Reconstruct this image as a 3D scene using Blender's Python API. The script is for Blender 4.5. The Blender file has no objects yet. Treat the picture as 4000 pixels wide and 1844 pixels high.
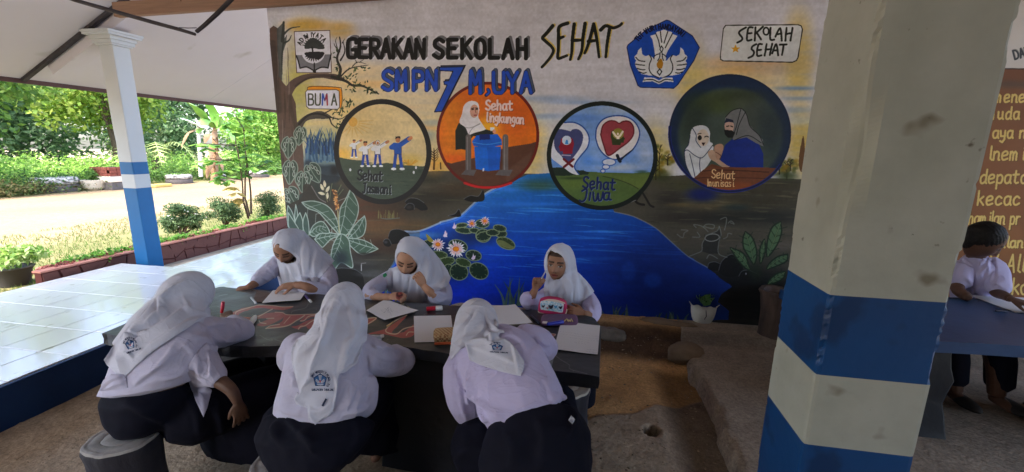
import bpy, bmesh, math, random
import numpy as np
from mathutils import Vector, Matrix
from mathutils.bvhtree import BVHTree
random.seed(7)
RNG = np.random.RandomState(11)
SC = bpy.context.scene
COL = SC.collection
R = math.radians

# ------------------------------------------------------------------ camera
F_PX, YAW, PITCH, ROLL, CAM_H = 1656.43, 0.173691, 0.204736, 0.014258, 1.70
_fw = Vector((-math.sin(YAW) * math.cos(PITCH), math.cos(YAW) * math.cos(PITCH), -math.sin(PITCH)))
_r = Vector((math.cos(YAW), math.sin(YAW), 0))
_u = _r.cross(_fw)
_c, _s = math.cos(ROLL), math.sin(ROLL)
CR = _c * _r + _s * _u
CU = -_s * _r + _c * _u
cam_data = bpy.data.cameras.new('camera')
cam = bpy.data.objects.new('camera', cam_data)
COL.objects.link(cam)
cam.matrix_world = Matrix(((CR.x, CU.x, -_fw.x, 0), (CR.y, CU.y, -_fw.y, 0), (CR.z, CU.z, -_fw.z, CAM_H), (0, 0, 0, 1)))
cam_data.sensor_width = 36
cam_data.lens = F_PX / 4000 * 36
cam_data.clip_start = 0.05
cam_data.clip_end = 400
SC.camera = cam

# ------------------------------------------------------------------ light
world = bpy.data.worlds.new('World')
SC.world = world
world.use_nodes = True
wn = world.node_tree.nodes
wl = world.node_tree.links
sky = wn.new('ShaderNodeTexSky')
sky.sky_type = 'NISHITA'
sky.sun_disc = False
SUN_EL, SUN_AZ = R(56), R(200)      # azimuth: direction the light comes from, from +Y clockwise
sky.sun_elevation = SUN_EL
sky.sun_rotation = SUN_AZ
sky.air_density = 1.0
sky.dust_density = 3.0
sky.ozone_density = 1.2
wl.new(sky.outputs[0], wn['Background'].inputs[0])
wn['Background'].inputs[1].default_value = 0.15
sun_data = bpy.data.lights.new('sun', 'SUN')
sun_data.energy = 1.2
sun_data.angle = R(14)
sun_data.color = (1.0, 0.97, 0.93)
sun = bpy.data.objects.new('sun', sun_data)
COL.objects.link(sun)
_d = Vector((math.sin(SUN_AZ) * math.cos(SUN_EL), math.cos(SUN_AZ) * math.cos(SUN_EL), math.sin(SUN_EL)))
sun.rotation_euler = _d.to_track_quat('Z', 'Y').to_euler()
sun.location = (-8, -4, 12)
SC.view_settings.view_transform = 'Standard'
SC.view_settings.look = 'None'
SC.view_settings.exposure = 2.9
SC.view_settings.gamma = 1.0
SC.view_settings.use_curve_mapping = False
SC.cycles.use_denoising = True
SC.cycles.max_bounces = 10
SC.cycles.diffuse_bounces = 6
SC.cycles.glossy_bounces = 3
SC.cycles.transmission_bounces = 4
SC.cycles.transparent_max_bounces = 6
SC.cycles.caustics_reflective = False
SC.cycles.caustics_refractive = False

# ------------------------------------------------------------------ picture point -> place
CAMP = Vector((0, 0, CAM_H))
def ray(x, y):
    return _fw + CR * ((x - 2000) / F_PX) - CU * ((y - 922) / F_PX)
def atY(x, y, Y):
    d = ray(x, y); return CAMP + d * (Y / d.y)
def atZ(x, y, Z):
    d = ray(x, y); return CAMP + d * ((Z - CAM_H) / d.z)
def atX(x, y, X):
    d = ray(x, y); return CAMP + d * (X / d.x)
_M = np.array([[CR.x, CR.y, CR.z], [CU.x, CU.y, CU.z], [_fw.x, _fw.y, _fw.z]])
def to_px(P):
    P = np.asarray(P, dtype=np.float64)
    q = (P - np.array([0, 0, CAM_H])) @ _M.T
    w = np.maximum(q[..., 2], 1e-3)
    return 2000 + F_PX * q[..., 0] / w, 922 - F_PX * q[..., 1] / w
def K(x0, y0, s):
    return lambda x, y: (x0 + x / s, y0 + y / s)

# ------------------------------------------------------------------ objects
def link(o, parent=None):
    COL.objects.link(o)
    if parent is not None:
        o.parent = parent
        o.matrix_parent_inverse = parent.matrix_basis.inverted()
    return o
def tag(o, label=None, cat=None, group=None, kind=None):
    if label: o['label'] = label
    if cat: o['category'] = cat
    if group: o['group'] = group
    if kind: o['kind'] = kind
    return o
def empty(name, loc, label=None, cat=None, group=None):
    o = bpy.data.objects.new(name, None); o.empty_display_size = 0.1
    o.location = loc
    COL.objects.link(o)
    return tag(o, label, cat, group)
def mesh_obj(name, verts, faces, mat, parent=None, smooth=False):
    me = bpy.data.meshes.new(name)
    me.from_pydata([tuple(v) for v in verts], [], [tuple(f) for f in faces])
    me.update()
    if mat: me.materials.append(mat)
    if smooth: me.polygons.foreach_set('use_smooth', [True] * len(me.polygons))
    o = bpy.data.objects.new(name, me)
    return link(o, parent)
def np_mesh(name, V, F, mat, smooth=True):
    """V (n,3), F (m,k) numpy -> mesh data"""
    me = bpy.data.meshes.new(name)
    V = np.asarray(V, dtype=np.float32); F = np.asarray(F, dtype=np.int32)
    k = F.shape[1]
    me.vertices.add(len(V)); me.vertices.foreach_set('co', V.ravel())
    me.loops.add(F.size); me.loops.foreach_set('vertex_index', F.ravel())
    me.polygons.add(len(F))
    me.polygons.foreach_set('loop_start', np.arange(0, F.size, k, dtype=np.int32))
    me.polygons.foreach_set('loop_total', np.full(len(F), k, dtype=np.int32))
    me.polygons.foreach_set('use_smooth', np.full(len(F), smooth))
    me.update(calc_edges=True); me.validate()
    if mat: me.materials.append(mat)
    return me

class MB:
    """collects simple shapes; build() links them as one mesh"""
    def __init__(s): s.v = []; s.f = []
    def add(s, V, F):
        b = len(s.v); s.v += [Vector(v) for v in V]; s.f += [[i + b for i in f] for f in F]; return s
    def box(s, x0, x1, y0, y1, z0, z1, M=None):
        V = [Vector((x, y, z)) for z in (z0, z1) for y in (y0, y1) for x in (x0, x1)]
        if M is not None: V = [M @ v for v in V]
        return s.add(V, [(0, 2, 3, 1), (4, 5, 7, 6), (0, 1, 5, 4), (2, 6, 7, 3), (0, 4, 6, 2), (1, 3, 7, 5)])
    def bar(s, a, b, w, h, up=(0, 0, 1)):
        a = Vector(a); b = Vector(b); d = (b - a).normalized()
        sd = d.cross(Vector(up)).normalized(); u = sd.cross(d)
        V = []
        for p in (a, b):
            for (i, j) in ((-1, -1), (1, -1), (1, 1), (-1, 1)):
                V.append(p + sd * (i * w / 2) + u * (j * h / 2))
        return s.add(V, [(0, 1, 2, 3), (7, 6, 5, 4), (0, 4, 5, 1), (1, 5, 6, 2), (2, 6, 7, 3), (3, 7, 4, 0)])
    def loft(s, rings, cap=True):
        n = len(rings[0]); b = []; F = []
        V = [p for r in rings for p in r]
        for k in range(len(rings) - 1):
            for i in range(n):
                j = (i + 1) % n
                F.append((k * n + i, k * n + j, (k + 1) * n + j, (k + 1) * n + i))
        if cap:
            F.append(tuple(reversed(range(n)))); F.append(tuple(range((len(rings) - 1) * n, len(rings) * n)))
        return s.add(V, F)
    def tube(s, pts, rad, n=8, flat=1.0):
        pts = [Vector(p) for p in pts]
        if not hasattr(rad, '__len__'): rad = [rad] * len(pts)
        rings = []; side = None
        for i, p in enumerate(pts):
            t = (pts[min(i + 1, len(pts) - 1)] - pts[max(i - 1, 0)])
            t = t.normalized() if t.length > 1e-9 else Vector((0, 0, 1))
            if side is None:
                side = t.cross(Vector((0, 0, 1)))
                if side.length < .1: side = t.cross(Vector((0, 1, 0)))
            side = (side - t * side.dot(t)).normalized(); up = side.cross(t)
            rings.append([p + side * (math.cos(2 * math.pi * k / n) * rad[i]) + up * (math.sin(2 * math.pi * k / n) * rad[i] * flat) for k in range(n)])
        # rings run so that normals face outward
        return s.loft([list(reversed(r)) for r in rings])
    def lathe(s, prof, c=(0, 0, 0), n=24, wob=None, cap=True):
        rings = []
        for k, (r, z) in enumerate(prof):
            rings.append([Vector((c[0] + math.cos(2 * math.pi * i / n) * r * (wob(i / n, z) if wob else 1),
                                  c[1] + math.sin(2 * math.pi * i / n) * r * (wob(i / n, z) if wob else 1), c[2] + z)) for i in range(n)])
        return s.loft(rings, cap)
    def prism(s, pts, z0, z1):
        n = len(pts); V = [Vector((p[0], p[1], z0)) for p in pts] + [Vector((p[0], p[1], z1)) for p in pts]
        F = [tuple(range(n, 2 * n)), tuple(reversed(range(n)))] + [(i, (i + 1) % n, n + (i + 1) % n, n + i) for i in range(n)]
        return s.add(V, F)
    def build(s, name, mat, parent=None, smooth=False, bevel=0, label=None):
        o = mesh_obj(name, s.v, s.f, mat, parent, smooth)
        if bevel:
            m = o.modifiers.new('bevel', 'BEVEL'); m.width = bevel; m.segments = 2; m.limit_method = 'ANGLE'
        if smooth: 
            try: o.data.set_sharp_from_angle(angle=R(50))
            except Exception: pass
        if label: o['label'] = label
        return o

# ------------------------------------------------------------------ materials
def s2l(c):
    c = [x / 255 for x in c]
    return tuple((x / 12.92 if x <= .04045 else ((x + .055) / 1.055) ** 2.4) for x in c)
MATS = {}
def mat(name, col, rough=.8, spots=None, scale=8, amt=.5, bump=0, bscale=40, col2=None, spec=.3, metal=0, detail=5, stretch=None, sheen=0, bdetail=6, trans=0):
    """col, col2 linear albedo; noise blends the two; bump gives relief"""
    if name in MATS: return MATS[name]
    m = bpy.data.materials.new(name); m.use_nodes = True; MATS[name] = m
    nt = m.node_tree; N = nt.nodes; L = nt.links; b = N['Principled BSDF']
    b.inputs['Base Color'].default_value = (*col, 1); b.inputs['Roughness'].default_value = rough
    b.inputs['Specular IOR Level'].default_value = spec; b.inputs['Metallic'].default_value = metal
    if sheen: b.inputs['Sheen Weight'].default_value = sheen
    if trans:
        b.inputs['Transmission Weight'].default_value = trans
    geo = N.new('ShaderNodeNewGeometry')
    vec = geo.outputs['Position']
    if stretch:
        mp = N.new('ShaderNodeMapping'); mp.inputs['Scale'].default_value = stretch; L.new(vec, mp.inputs[0]); vec = mp.outputs[0]
    if col2:
        n = N.new('ShaderNodeTexNoise'); n.inputs['Scale'].default_value = scale; n.inputs['Detail'].default_value = detail
        n.inputs['Roughness'].default_value = .6
        L.new(vec, n.inputs['Vector'])
        r = N.new('ShaderNodeValToRGB'); r.color_ramp.elements[0].position = .5 - amt / 2; r.color_ramp.elements[1].position = .5 + amt / 2
        r.color_ramp.elements[0].color = (*col, 1); r.color_ramp.elements[1].color = (*col2, 1)
        L.new(n.outputs['Fac'], r.inputs[0]); L.new(r.outputs[0], b.inputs['Base Color'])
        out = r.outputs[0]
        for sc, colS, thr in (spots if isinstance(spots, list) else [spots] if spots else []):
            n2 = N.new('ShaderNodeTexNoise'); n2.inputs['Scale'].default_value = sc; n2.inputs['Detail'].default_value = 3
            L.new(vec, n2.inputs['Vector'])
            r2 = N.new('ShaderNodeValToRGB'); r2.color_ramp.elements[0].position = thr; r2.color_ramp.elements[1].position = thr + .06
            L.new(n2.outputs['Fac'], r2.inputs[0])
            mx = N.new('ShaderNodeMixRGB'); L.new(r2.outputs[0], mx.inputs[0]); L.new(out, mx.inputs[1]); mx.inputs[2].default_value = (*colS, 1)
            L.new(mx.outputs[0], b.inputs['Base Color']); out = mx.outputs[0]
    if bump:
        n = N.new('ShaderNodeTexNoise'); n.inputs['Scale'].default_value = bscale; n.inputs['Detail'].default_value = bdetail
        L.new(vec, n.inputs['Vector'])
        bp = N.new('ShaderNodeBump'); bp.inputs['Strength'].default_value = 1; bp.inputs['Distance'].default_value = bump
        L.new(n.outputs['Fac'], bp.inputs['Height']); L.new(bp.outputs[0], b.inputs['Normal'])
    return m
def attr_mat(name, rough=.6, spec=.3, attr='paint', transl=0, bump=0, bscale=300, sheen=0, grit=0):
    if name in MATS: return MATS[name]
    m = bpy.data.materials.new(name); m.use_nodes = True; MATS[name] = m
    nt = m.node_tree; N = nt.nodes; L = nt.links; b = N['Principled BSDF']
    a = N.new('ShaderNodeAttribute'); a.attribute_name = attr
    L.new(a.outputs['Color'], b.inputs['Base Color'])
    b.inputs['Roughness'].default_value = rough; b.inputs['Specular IOR Level'].default_value = spec
    if sheen: b.inputs['Sheen Weight'].default_value = sheen
    if bump:
        geo = N.new('ShaderNodeNewGeometry')
        n = N.new('ShaderNodeTexNoise'); n.inputs['Scale'].default_value = bscale
        L.new(geo.outputs['Position'], n.inputs['Vector'])
        bp = N.new('ShaderNodeBump'); bp.inputs['Distance'].default_value = bump
        L.new(n.outputs['Fac'], bp.inputs['Height']); L.new(bp.outputs[0], b.inputs['Normal'])
    if grit:
        src = a.outputs['Color']
        for sc, dt, lo, hi in ((55, 6, 1 - grit, 1 + grit), (9, 5, 1 - grit * .7, 1 + grit * .5), (240, 2, 1 - grit * .6, 1 + grit * .6)):
            n = N.new('ShaderNodeTexNoise'); n.inputs['Scale'].default_value = sc; n.inputs['Detail'].default_value = dt; n.inputs['Roughness'].default_value = .7; L.new(geo.outputs['Position'], n.inputs['Vector'])
            r = N.new('ShaderNodeMapRange'); r.inputs[1].default_value = .35; r.inputs[2].default_value = .65; r.inputs[3].default_value = lo; r.inputs[4].default_value = hi; L.new(n.outputs['Fac'], r.inputs[0])
            v = N.new('ShaderNodeVectorMath'); v.operation = 'SCALE'; L.new(src, v.inputs[0]); L.new(r.outputs[0], v.inputs['Scale']); src = v.outputs[0]
        L.new(src, b.inputs['Base Color'])
    if transl:
        t = N.new('ShaderNodeBsdfTranslucent'); L.new(a.outputs['Color'], t.inputs[0])
        mx = N.new('ShaderNodeMixShader'); mx.inputs[0].default_value = transl
        L.new(b.outputs[0], mx.inputs[1]); L.new(t.outputs[0], mx.inputs[2]); L.new(mx.outputs[0], N['Material Output'].inputs[0])
    return m
def set_attr(me, cols, name='paint'):
    """cols (nverts,3) linear"""
    a = me.color_attributes.new(name, 'FLOAT_COLOR', 'POINT')
    c = np.ones((len(me.vertices), 4), dtype=np.float32); c[:, :3] = cols
    a.data.foreach_set('color', c.ravel())

# ------------------------------------------------------------------ noise and painting
def vnoise(h, w, ny, nx, seed, octv=4):
    out = np.zeros((h, w), np.float32); amp = 1; tot = 0
    rs = np.random.RandomState(seed)
    for o in range(octv):
        gy, gx = int(ny * 2 ** o) + 2, int(nx * 2 ** o) + 2
        g = rs.rand(gy, gx).astype(np.float32)
        yy = np.linspace(0, gy - 1.001, h); xx = np.linspace(0, gx - 1.001, w)
        yi = yy.astype(int); xi = xx.astype(int); fy = (yy - yi)[:, None]; fx = (xx - xi)[None]
        fy = fy * fy * (3 - 2 * fy); fx = fx * fx * (3 - 2 * fx)
        a = g[yi][:, xi]; b = g[yi][:, xi + 1]; c = g[yi + 1][:, xi]; d = g[yi + 1][:, xi + 1]
        out += amp * ((a * (1 - fx) + b * fx) * (1 - fy) + (c * (1 - fx) + d * fx) * fy)
        tot += amp; amp *= .55
    return out / tot
def spline(pts, k=6, closed=False):
    P = np.array(pts, dtype=float); n = len(P)
    if n < 3: return P
    out = []
    rng = range(n) if closed else range(n - 1)
    for i in rng:
        if closed: p0, p1, p2, p3 = P[(i - 1) % n], P[i], P[(i + 1) % n], P[(i + 2) % n]
        else: p0, p1, p2, p3 = P[max(i - 1, 0)], P[i], P[i + 1], P[min(i + 2, n - 1)]
        for t in np.linspace(0, 1, k, endpoint=False):
            out.append(.5 * ((2 * p1) + (p2 - p0) * t + (2 * p0 - 5 * p1 + 4 * p2 - p3) * t * t + (3 * p1 - p0 - 3 * p2 + p3) * t ** 3))
    if not closed: out.append(P[-1])
    return np.array(out)
def seg_dist(X, Y, pts, widths=None):
    """min distance to a polyline; also the parameter (0..1) of the nearest point"""
    best = np.full(X.shape, 1e9, np.float32); par = np.zeros(X.shape, np.float32); n = len(pts) - 1
    for i in range(n):
        ax, ay = pts[i]; bx, by = pts[i + 1]; dx, dy = bx - ax, by - ay
        L2 = dx * dx + dy * dy + 1e-9
        t = np.clip(((X - ax) * dx + (Y - ay) * dy) / L2, 0, 1)
        d = np.hypot(X - ax - t * dx, Y - ay - t * dy)
        m = d < best
        best = np.where(m, d, best); par = np.where(m, (i + t) / n, par)
    return best, par
def inside(X, Y, poly):
    r = np.zeros(X.shape, bool); n = len(poly)
    for i in range(n):
        x1, y1 = poly[i]; x2, y2 = poly[(i + 1) % n]
        if y1 == y2: continue
        c = ((y1 > Y) != (y2 > Y)) & (X < (x2 - x1) * (Y - y1) / (y2 - y1) + x1)
        r ^= c
    return r
class Canvas:
    """a painted flat surface: paint is placed in the surface's own plane; shapes are given as seen from the camera point"""
    def __init__(s, w, h, pos, base=(205, 203, 200)):
        # pos(u, v) -> world position arrays, u right 0..1, v up 0..1
        s.w, s.h = w, h
        U, V = np.meshgrid((np.arange(w) + .5) / w, (np.arange(h) + .5) / h)
        s.X, s.Y = to_px(pos(U, V))
        s.X = s.X.astype(np.float32); s.Y = s.Y.astype(np.float32)
        s.img = np.empty((h, w, 3), np.float32); s.img[:] = np.array(base, np.float32)
        s.K = lambda x, y: (x, y)
        s.step = 24
        s.cx = s.X[::s.step, ::s.step]; s.cy = s.Y[::s.step, ::s.step]
        s.noise = vnoise(h, w, h / 90, w / 90, 5, 4)
        s.streak = vnoise(h, w, h / 14, w / 160, 9, 3)
    def sl(s, x0, x1, y0, y1, pad=4):
        m = (s.cx > x0 - 60 - pad) & (s.cx < x1 + 60 + pad) & (s.cy > y0 - 60 - pad) & (s.cy < y1 + 60 + pad)
        if not m.any(): return None
        r = np.where(m.any(1))[0]; c = np.where(m.any(0))[0]; k = s.step
        return slice(max(0, (r[0] - 1) * k), min(s.h, (r[-1] + 2) * k)), slice(max(0, (c[0] - 1) * k), min(s.w, (c[-1] + 2) * k))
    def T(s, pts): return np.array([s.K(*p) for p in pts], dtype=float)
    def comp(s, sl, mask, col, alpha):
        m = (mask * alpha)[..., None]
        if callable(col): c = col(s.X[sl], s.Y[sl], sl)
        else: c = np.array(col, np.float32)
        s.img[sl] = s.img[sl] * (1 - m) + c * m
    def fill(s, pts, col, alpha=1., smooth=False, soft=0, rough=0, streak=0, clip=None, raw=False):
        p = np.array(pts, float) if raw else s.T(pts)
        if smooth: p = spline(p, 6, True)
        sl = s.sl(p[:, 0].min(), p[:, 0].max(), p[:, 1].min(), p[:, 1].max(), soft * 2)
        if sl is None: return
        X, Y = s.X[sl], s.Y[sl]
        if rough:
            X = X + (s.noise[sl] - .5) * rough * 2; Y = Y + (s.streak[sl] - .5) * rough * 2
        m = inside(X, Y, p).astype(np.float32)
        if soft:
            d, _ = seg_dist(X, Y, np.vstack([p, p[:1]])); m = np.clip(.5 + np.where(m > 0, d, -d) / (2 * soft), 0, 1)
            m = m * m * (3 - 2 * m)
        if streak: m = m * np.clip(1 - streak + streak * 2 * s.streak[sl], 0, 1)
        if clip is not None: m = m * clip[sl]
        s.comp(sl, m, col, alpha)
    def stroke(s, pts, w, col, alpha=1., smooth=True, taper=None, raw=False, k=5, soft=0, clip=None):
        p = np.array(pts, float) if raw else s.T(pts)
        if smooth and len(p) > 2: p = spline(p, k)
        sl = s.sl(p[:, 0].min(), p[:, 0].max(), p[:, 1].min(), p[:, 1].max(), w + soft)
        if sl is None: return
        d, t = seg_dist(s.X[sl], s.Y[sl], p)
        ww = w / 2
        if taper == 'end': ww = ww * (1 - .85 * t)
        elif taper == 'both': ww = ww * np.sin(np.pi * np.clip(t, .04, .96))
        elif taper is not None: ww = ww * (taper[0] + (taper[1] - taper[0]) * t)
        m = np.clip((ww - d) / (max(soft, .6)) + .5, 0, 1)
        if clip is not None: m = m * clip[sl]
        s.comp(sl, m, col, alpha)
    def blob(s, x, y, rx, ry, col, alpha=1., p=1.5, n=.0, clip=None, st=0):
        x, y = s.K(x, y); k = s.K(1, 0)[0] - s.K(0, 0)[0]; rx *= k; ry *= k
        sl = s.sl(x - 2.2 * rx, x + 2.2 * rx, y - 2.2 * ry, y + 2.2 * ry)
        if sl is None: return
        d = ((s.X[sl] - x) / rx) ** 2 + ((s.Y[sl] - y) / ry) ** 2
        m = np.exp(-d ** p)
        if n: m = m * np.clip(1 - n + 2 * n * s.noise[sl], 0, 1)
        if st: m = m * np.clip(1 - st + 2 * st * (s.streak[sl] - .2), 0, 1)
        if clip is not None: m = m * clip[sl]
        s.comp(sl, m, col, alpha)
    def ell(s, x, y, rx, ry, rot=0, n=40):
        a = np.linspace(0, 2 * np.pi, n, endpoint=False); c, q = math.cos(rot), math.sin(rot)
        return [(x + rx * math.cos(t) * c - ry * math.sin(t) * q, y + rx * math.cos(t) * q + ry * math.sin(t) * c) for t in a]
    def mask(s, pts, smooth=False):
        p = s.T(pts)
        if smooth: p = spline(p, 6, True)
        m = np.zeros((s.h, s.w), np.float32)
        sl = s.sl(p[:, 0].min(), p[:, 0].max(), p[:, 1].min(), p[:, 1].max())
        if sl: m[sl] = inside(s.X[sl], s.Y[sl], p)
        return m
    def text(s, txt, x, y, h, col, w=3, adv=.72, cw=.5, slant=0, rot=0, alpha=1., dx=0, dy=0, arc=None, yoff=None):
        """x, y = top left of the first letter, h = letter height, all in K units"""
        c, q = math.cos(rot), math.sin(rot); cur = 0
        for i, ch in enumerate(txt):
            if ch == ' ': cur += h * adv * .7; continue
            g = FONT.get(ch)
            if g is None: continue
            hh = h * (1 if ch.isupper() or ch.isdigit() else 1)
            for st in g:
                pts = []
                for (gx, gy) in st:
                    lx = cur + gx * cw * h + slant * (1 - gy) * h; ly = gy * hh + (yoff[i] * h if yoff else 0)
                    if arc:   # arc = (cx, cy, radius, angle0, angle per unit of h): letters stand on a circle
                        a = arc[3] + (cur + gx * cw * h) / arc[2]; rr = arc[2] + (.5 - gy) * h
                        pts.append((arc[0] + math.sin(a) * rr + dx, arc[1] - math.cos(a) * rr + dy))
                    else:
                        pts.append((x + lx * c - ly * q + dx, y + lx * q + ly * c + dy))
                s.stroke(pts, w, col, alpha, smooth=len(pts) > 4, k=3)
            cur += h * adv * (.55 if ch in 'il1I' else 1.25 if ch in 'mwMW' else 1)
    def image(s, name, gain=1.):
        im = bpy.data.images.new(name, s.w, s.h, alpha=False)
        a = np.ones((s.h, s.w, 4), np.float32); a[..., :3] = np.clip(s.img * gain / 255, 0, 1)
        im.pixels.foreach_set(a.ravel()); im.update(); im.pack()
        return im
FONT = {
 'A': [[(0, 1), (.5, 0), (1, 1)], [(.2, .64), (.8, .64)]],
 'B': [[(0, 0), (0, 1)], [(0, .02), (.7, .04), (.9, .25), (.7, .45), (.05, .48)], [(.05, .48), (.85, .52), (1, .75), (.8, .97), (0, 1)]],
 'C': [[(1, .15), (.6, 0), (.15, .2), (0, .5), (.15, .85), (.6, 1), (1, .85)]],
 'D': [[(0, 0), (0, 1)], [(0, 0), (.7, .08), (1, .5), (.7, .92), (0, 1)]],
 'E': [[(.95, .02), (.05, .02), (.05, .98), (.95, .98)], [(.05, .48), (.75, .48)]],
 'G': [[(1, .2), (.95, .03), (.5, 0), (.1, .1), (.02, .5), (.1, .92), (.5, 1), (.95, .95), (1, .6)], [(1, .58), (.6, .58)]],
 'H': [[(.05, 0), (.05, 1)], [(.95, 0), (.95, 1)], [(.05, .5), (.95, .5)]],
 'I': [[(.5, 0), (.5, 1)]],
 'J': [[(.2, .05), (.8, 0)], [(.6, .02), (.6, .8), (.45, 1), (.2, 1.05), (0, .95)]],
 'K': [[(.05, 0), (.05, 1)], [(.95, 0), (.1, .52)], [(.25, .42), (1, 1)]],
 'L': [[(.05, 0), (.05, .98), (.95, .98)]],
 'M': [[(0, 1), (.08, 0), (.5, .6), (.92, 0), (1, 1)]],
 'N': [[(0, 1), (.05, 0), (.95, 1), (1, 0)]],
 'O': [[(.5, 0), (.12, .12), (0, .5), (.12, .88), (.5, 1), (.88, .88), (1, .5), (.88, .12), (.5, 0)]],
 'P': [[(.05, 0), (.05, 1)], [(.05, .02), (.8, .05), (1, .28), (.8, .52), (.05, .55)]],
 'R': [[(.05, 0), (.05, 1)], [(.05, .02), (.8, .05), (1, .26), (.8, .48), (.05, .52)], [(.4, .52), (1, 1)]],
 'S': [[(1, .12), (.6, 0), (.15, .1), (.12, .35), (.5, .5), (.92, .65), (.9, .9), (.5, 1), (0, .85)]],
 'T': [[(0, .02), (1, .02)], [(.5, 0), (.5, 1)]],
 'U': [[(0, 0), (.02, .75), (.2, .98), (.5, 1), (.8, .98), (.98, .75), (1, 0)]],
 'V': [[(0, 0), (.5, 1), (1, 0)]],
 'W': [[(0, 0), (.25, 1), (.5, .3), (.75, 1), (1, 0)]],
 'X': [[(0, 0), (1, 1)], [(1, 0), (0, 1)]],
 'Y': [[(0, 0), (.5, .5), (1, 0)], [(.5, .5), (.5, 1)]],
 '7': [[(0, .05), (1, .05), (.45, 1)], [(.3, .45), (.8, .45)]],
 ',': [[(.3, .8), (.4, 1), (.1, 1.2)]], '-': [[(0, .55), (1, .55)]],
 'a': [[(.9, .45), (.5, .38), (.1, .5), (.05, .8), (.3, 1), (.7, .95), (.9, .75)], [(.92, .4), (.9, .85), (1.05, 1)]],
 'b': [[(.1, 0), (.1, 1), (.7, 1), (.95, .7), (.7, .42), (.1, .5)]],
 'c': [[(.9, .5), (.5, .38), (.1, .6), (.15, .9), (.5, 1), (.95, .88)]],
 'd': [[(.95, 0), (.9, .95), (1.05, 1)], [(.88, .48), (.5, .38), (.08, .6), (.15, .95), (.5, 1), (.88, .85)]],
 'e': [[(.1, .7), (.8, .62), (.85, .42), (.5, .36), (.1, .5), (.05, .8), (.3, 1), (.95, .9)]],
 'g': [[(.85, .45), (.4, .38), (.08, .6), (.3, .85), (.85, .8)], [(.9, .4), (.88, 1.1), (.6, 1.35), (.1, 1.25)]],
 'h': [[(.1, 0), (.1, 1)], [(.1, .6), (.4, .4), (.75, .42), (.85, .6), (.85, 1)]],
 'i': [[(.5, .4), (.5, .95), (.7, 1)], [(.5, .12), (.52, .16)]],
 'j': [[(.5, .4), (.5, 1.1), (.2, 1.3)]],
 'k': [[(.1, 0), (.1, 1)], [(.85, .4), (.15, .7)], [(.3, .62), (.95, 1)]],
 'l': [[(.3, 0), (.3, .9), (.6, 1)]],
 'm': [[(0, .4), (0, 1)], [(0, .55), (.25, .38), (.48, .5), (.48, 1)], [(.48, .55), (.75, .38), (1, .5), (1, 1)]],
 'n': [[(.08, .4), (.08, 1)], [(.08, .58), (.45, .38), (.85, .5), (.85, .95), (1.02, 1)]],
 'o': [[(.5, .38), (.1, .5), (.05, .75), (.3, 1), (.7, 1), (.95, .75), (.85, .48), (.5, .38)]],
 'p': [[(.1, .4), (.1, 1.4)], [(.1, .5), (.6, .38), (.95, .6), (.75, .98), (.1, .95)]],
 'r': [[(.1, .4), (.1, 1)], [(.1, .6), (.4, .4), (.8, .42)]],
 's': [[(.85, .45), (.4, .38), (.15, .55), (.75, .78), (.7, .98), (.05, .95)]],
 't': [[(.4, .1), (.35, .9), (.6, 1), (.9, .95)], [(0, .38), (.9, .35)]],
 'u': [[(.08, .4), (.08, .85), (.35, 1), (.8, .9)], [(.85, .4), (.85, .92), (1.02, 1)]],
 'w': [[(0, .4), (.1, .95), (.45, .95), (.5, .5)], [(.5, .5), (.6, .98), (.95, .9), (1, .4)]],
 'y': [[(.05, .4), (.15, .85), (.8, .85)], [(.88, .4), (.85, 1.1), (.5, 1.35), (.1, 1.25)]],
}
def uv_image_mat(name, img, rough=.7, spec=.25, bump=.0008, bscale=120, wear=None):
    m = bpy.data.materials.new(name); m.use_nodes = True; MATS[name] = m
    N = m.node_tree.nodes; L = m.node_tree.links; b = N['Principled BSDF']
    t = N.new('ShaderNodeTexImage'); t.image = img; t.extension = 'EXTEND'; t.interpolation = 'Linear'
    L.new(t.outputs[0], b.inputs['Base Color'])
    b.inputs['Roughness'].default_value = rough; b.inputs['Specular IOR Level'].default_value = spec
    geo = N.new('ShaderNodeNewGeometry')
    n = N.new('ShaderNodeTexNoise'); n.inputs['Scale'].default_value = bscale; n.inputs['Detail'].default_value = 6
    L.new(geo.outputs['Position'], n.inputs['Vector'])
    n3 = N.new('ShaderNodeTexNoise'); n3.inputs['Scale'].default_value = 6; n3.inputs['Detail'].default_value = 2
    L.new(geo.outputs['Position'], n3.inputs['Vector'])
    ad = N.new('ShaderNodeMath'); ad.operation = 'MULTIPLY_ADD'; ad.inputs[1].default_value = 6; L.new(n3.outputs[0], ad.inputs[0]); L.new(n.outputs[0], ad.inputs[2])
    bp = N.new('ShaderNodeBump'); bp.inputs['Distance'].default_value = bump
    L.new(ad.outputs[0], bp.inputs['Height']); L.new(bp.outputs[0], b.inputs['Normal'])
    return m
# ------------------------------------------------------------------ ground
ZP = 0.27            # porch floor level
WY = 4.0             # front face of the painted wall
def fbm(X, Y, s, seed):
    """cheap smooth noise over world coordinates, -1..1"""
    rs = np.random.RandomState(seed); out = np.zeros_like(X); a = 1.; tot = 0
    for o in range(4):
        for k in range(4):
            th = rs.rand() * 6.28; ph = rs.rand() * 6.28; f = s * 2 ** o * (.7 + .6 * rs.rand())
            th2 = rs.rand() * 6.28
            out += a * np.sin((X * math.cos(th) + Y * math.sin(th)) * f + ph + 1.3 * np.sin((X * math.cos(th2) + Y * math.sin(th2)) * f * .6 + ph * 2))
            tot += a * 2
        a *= .5
    return out / tot
m_far = mat('yard_soil', s2l((150, 130, 104)), .95, scale=.9, amt=.5, col2=s2l((170, 150, 122)), bump=.01, bscale=14)
ground = mesh_obj('ground', [(-120, -60, -.13), (60, -60, -.13), (60, 120, -.13), (-120, 120, -.13)], [(0, 1, 2, 3)], m_far)
tag(ground, kind='structure')

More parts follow.
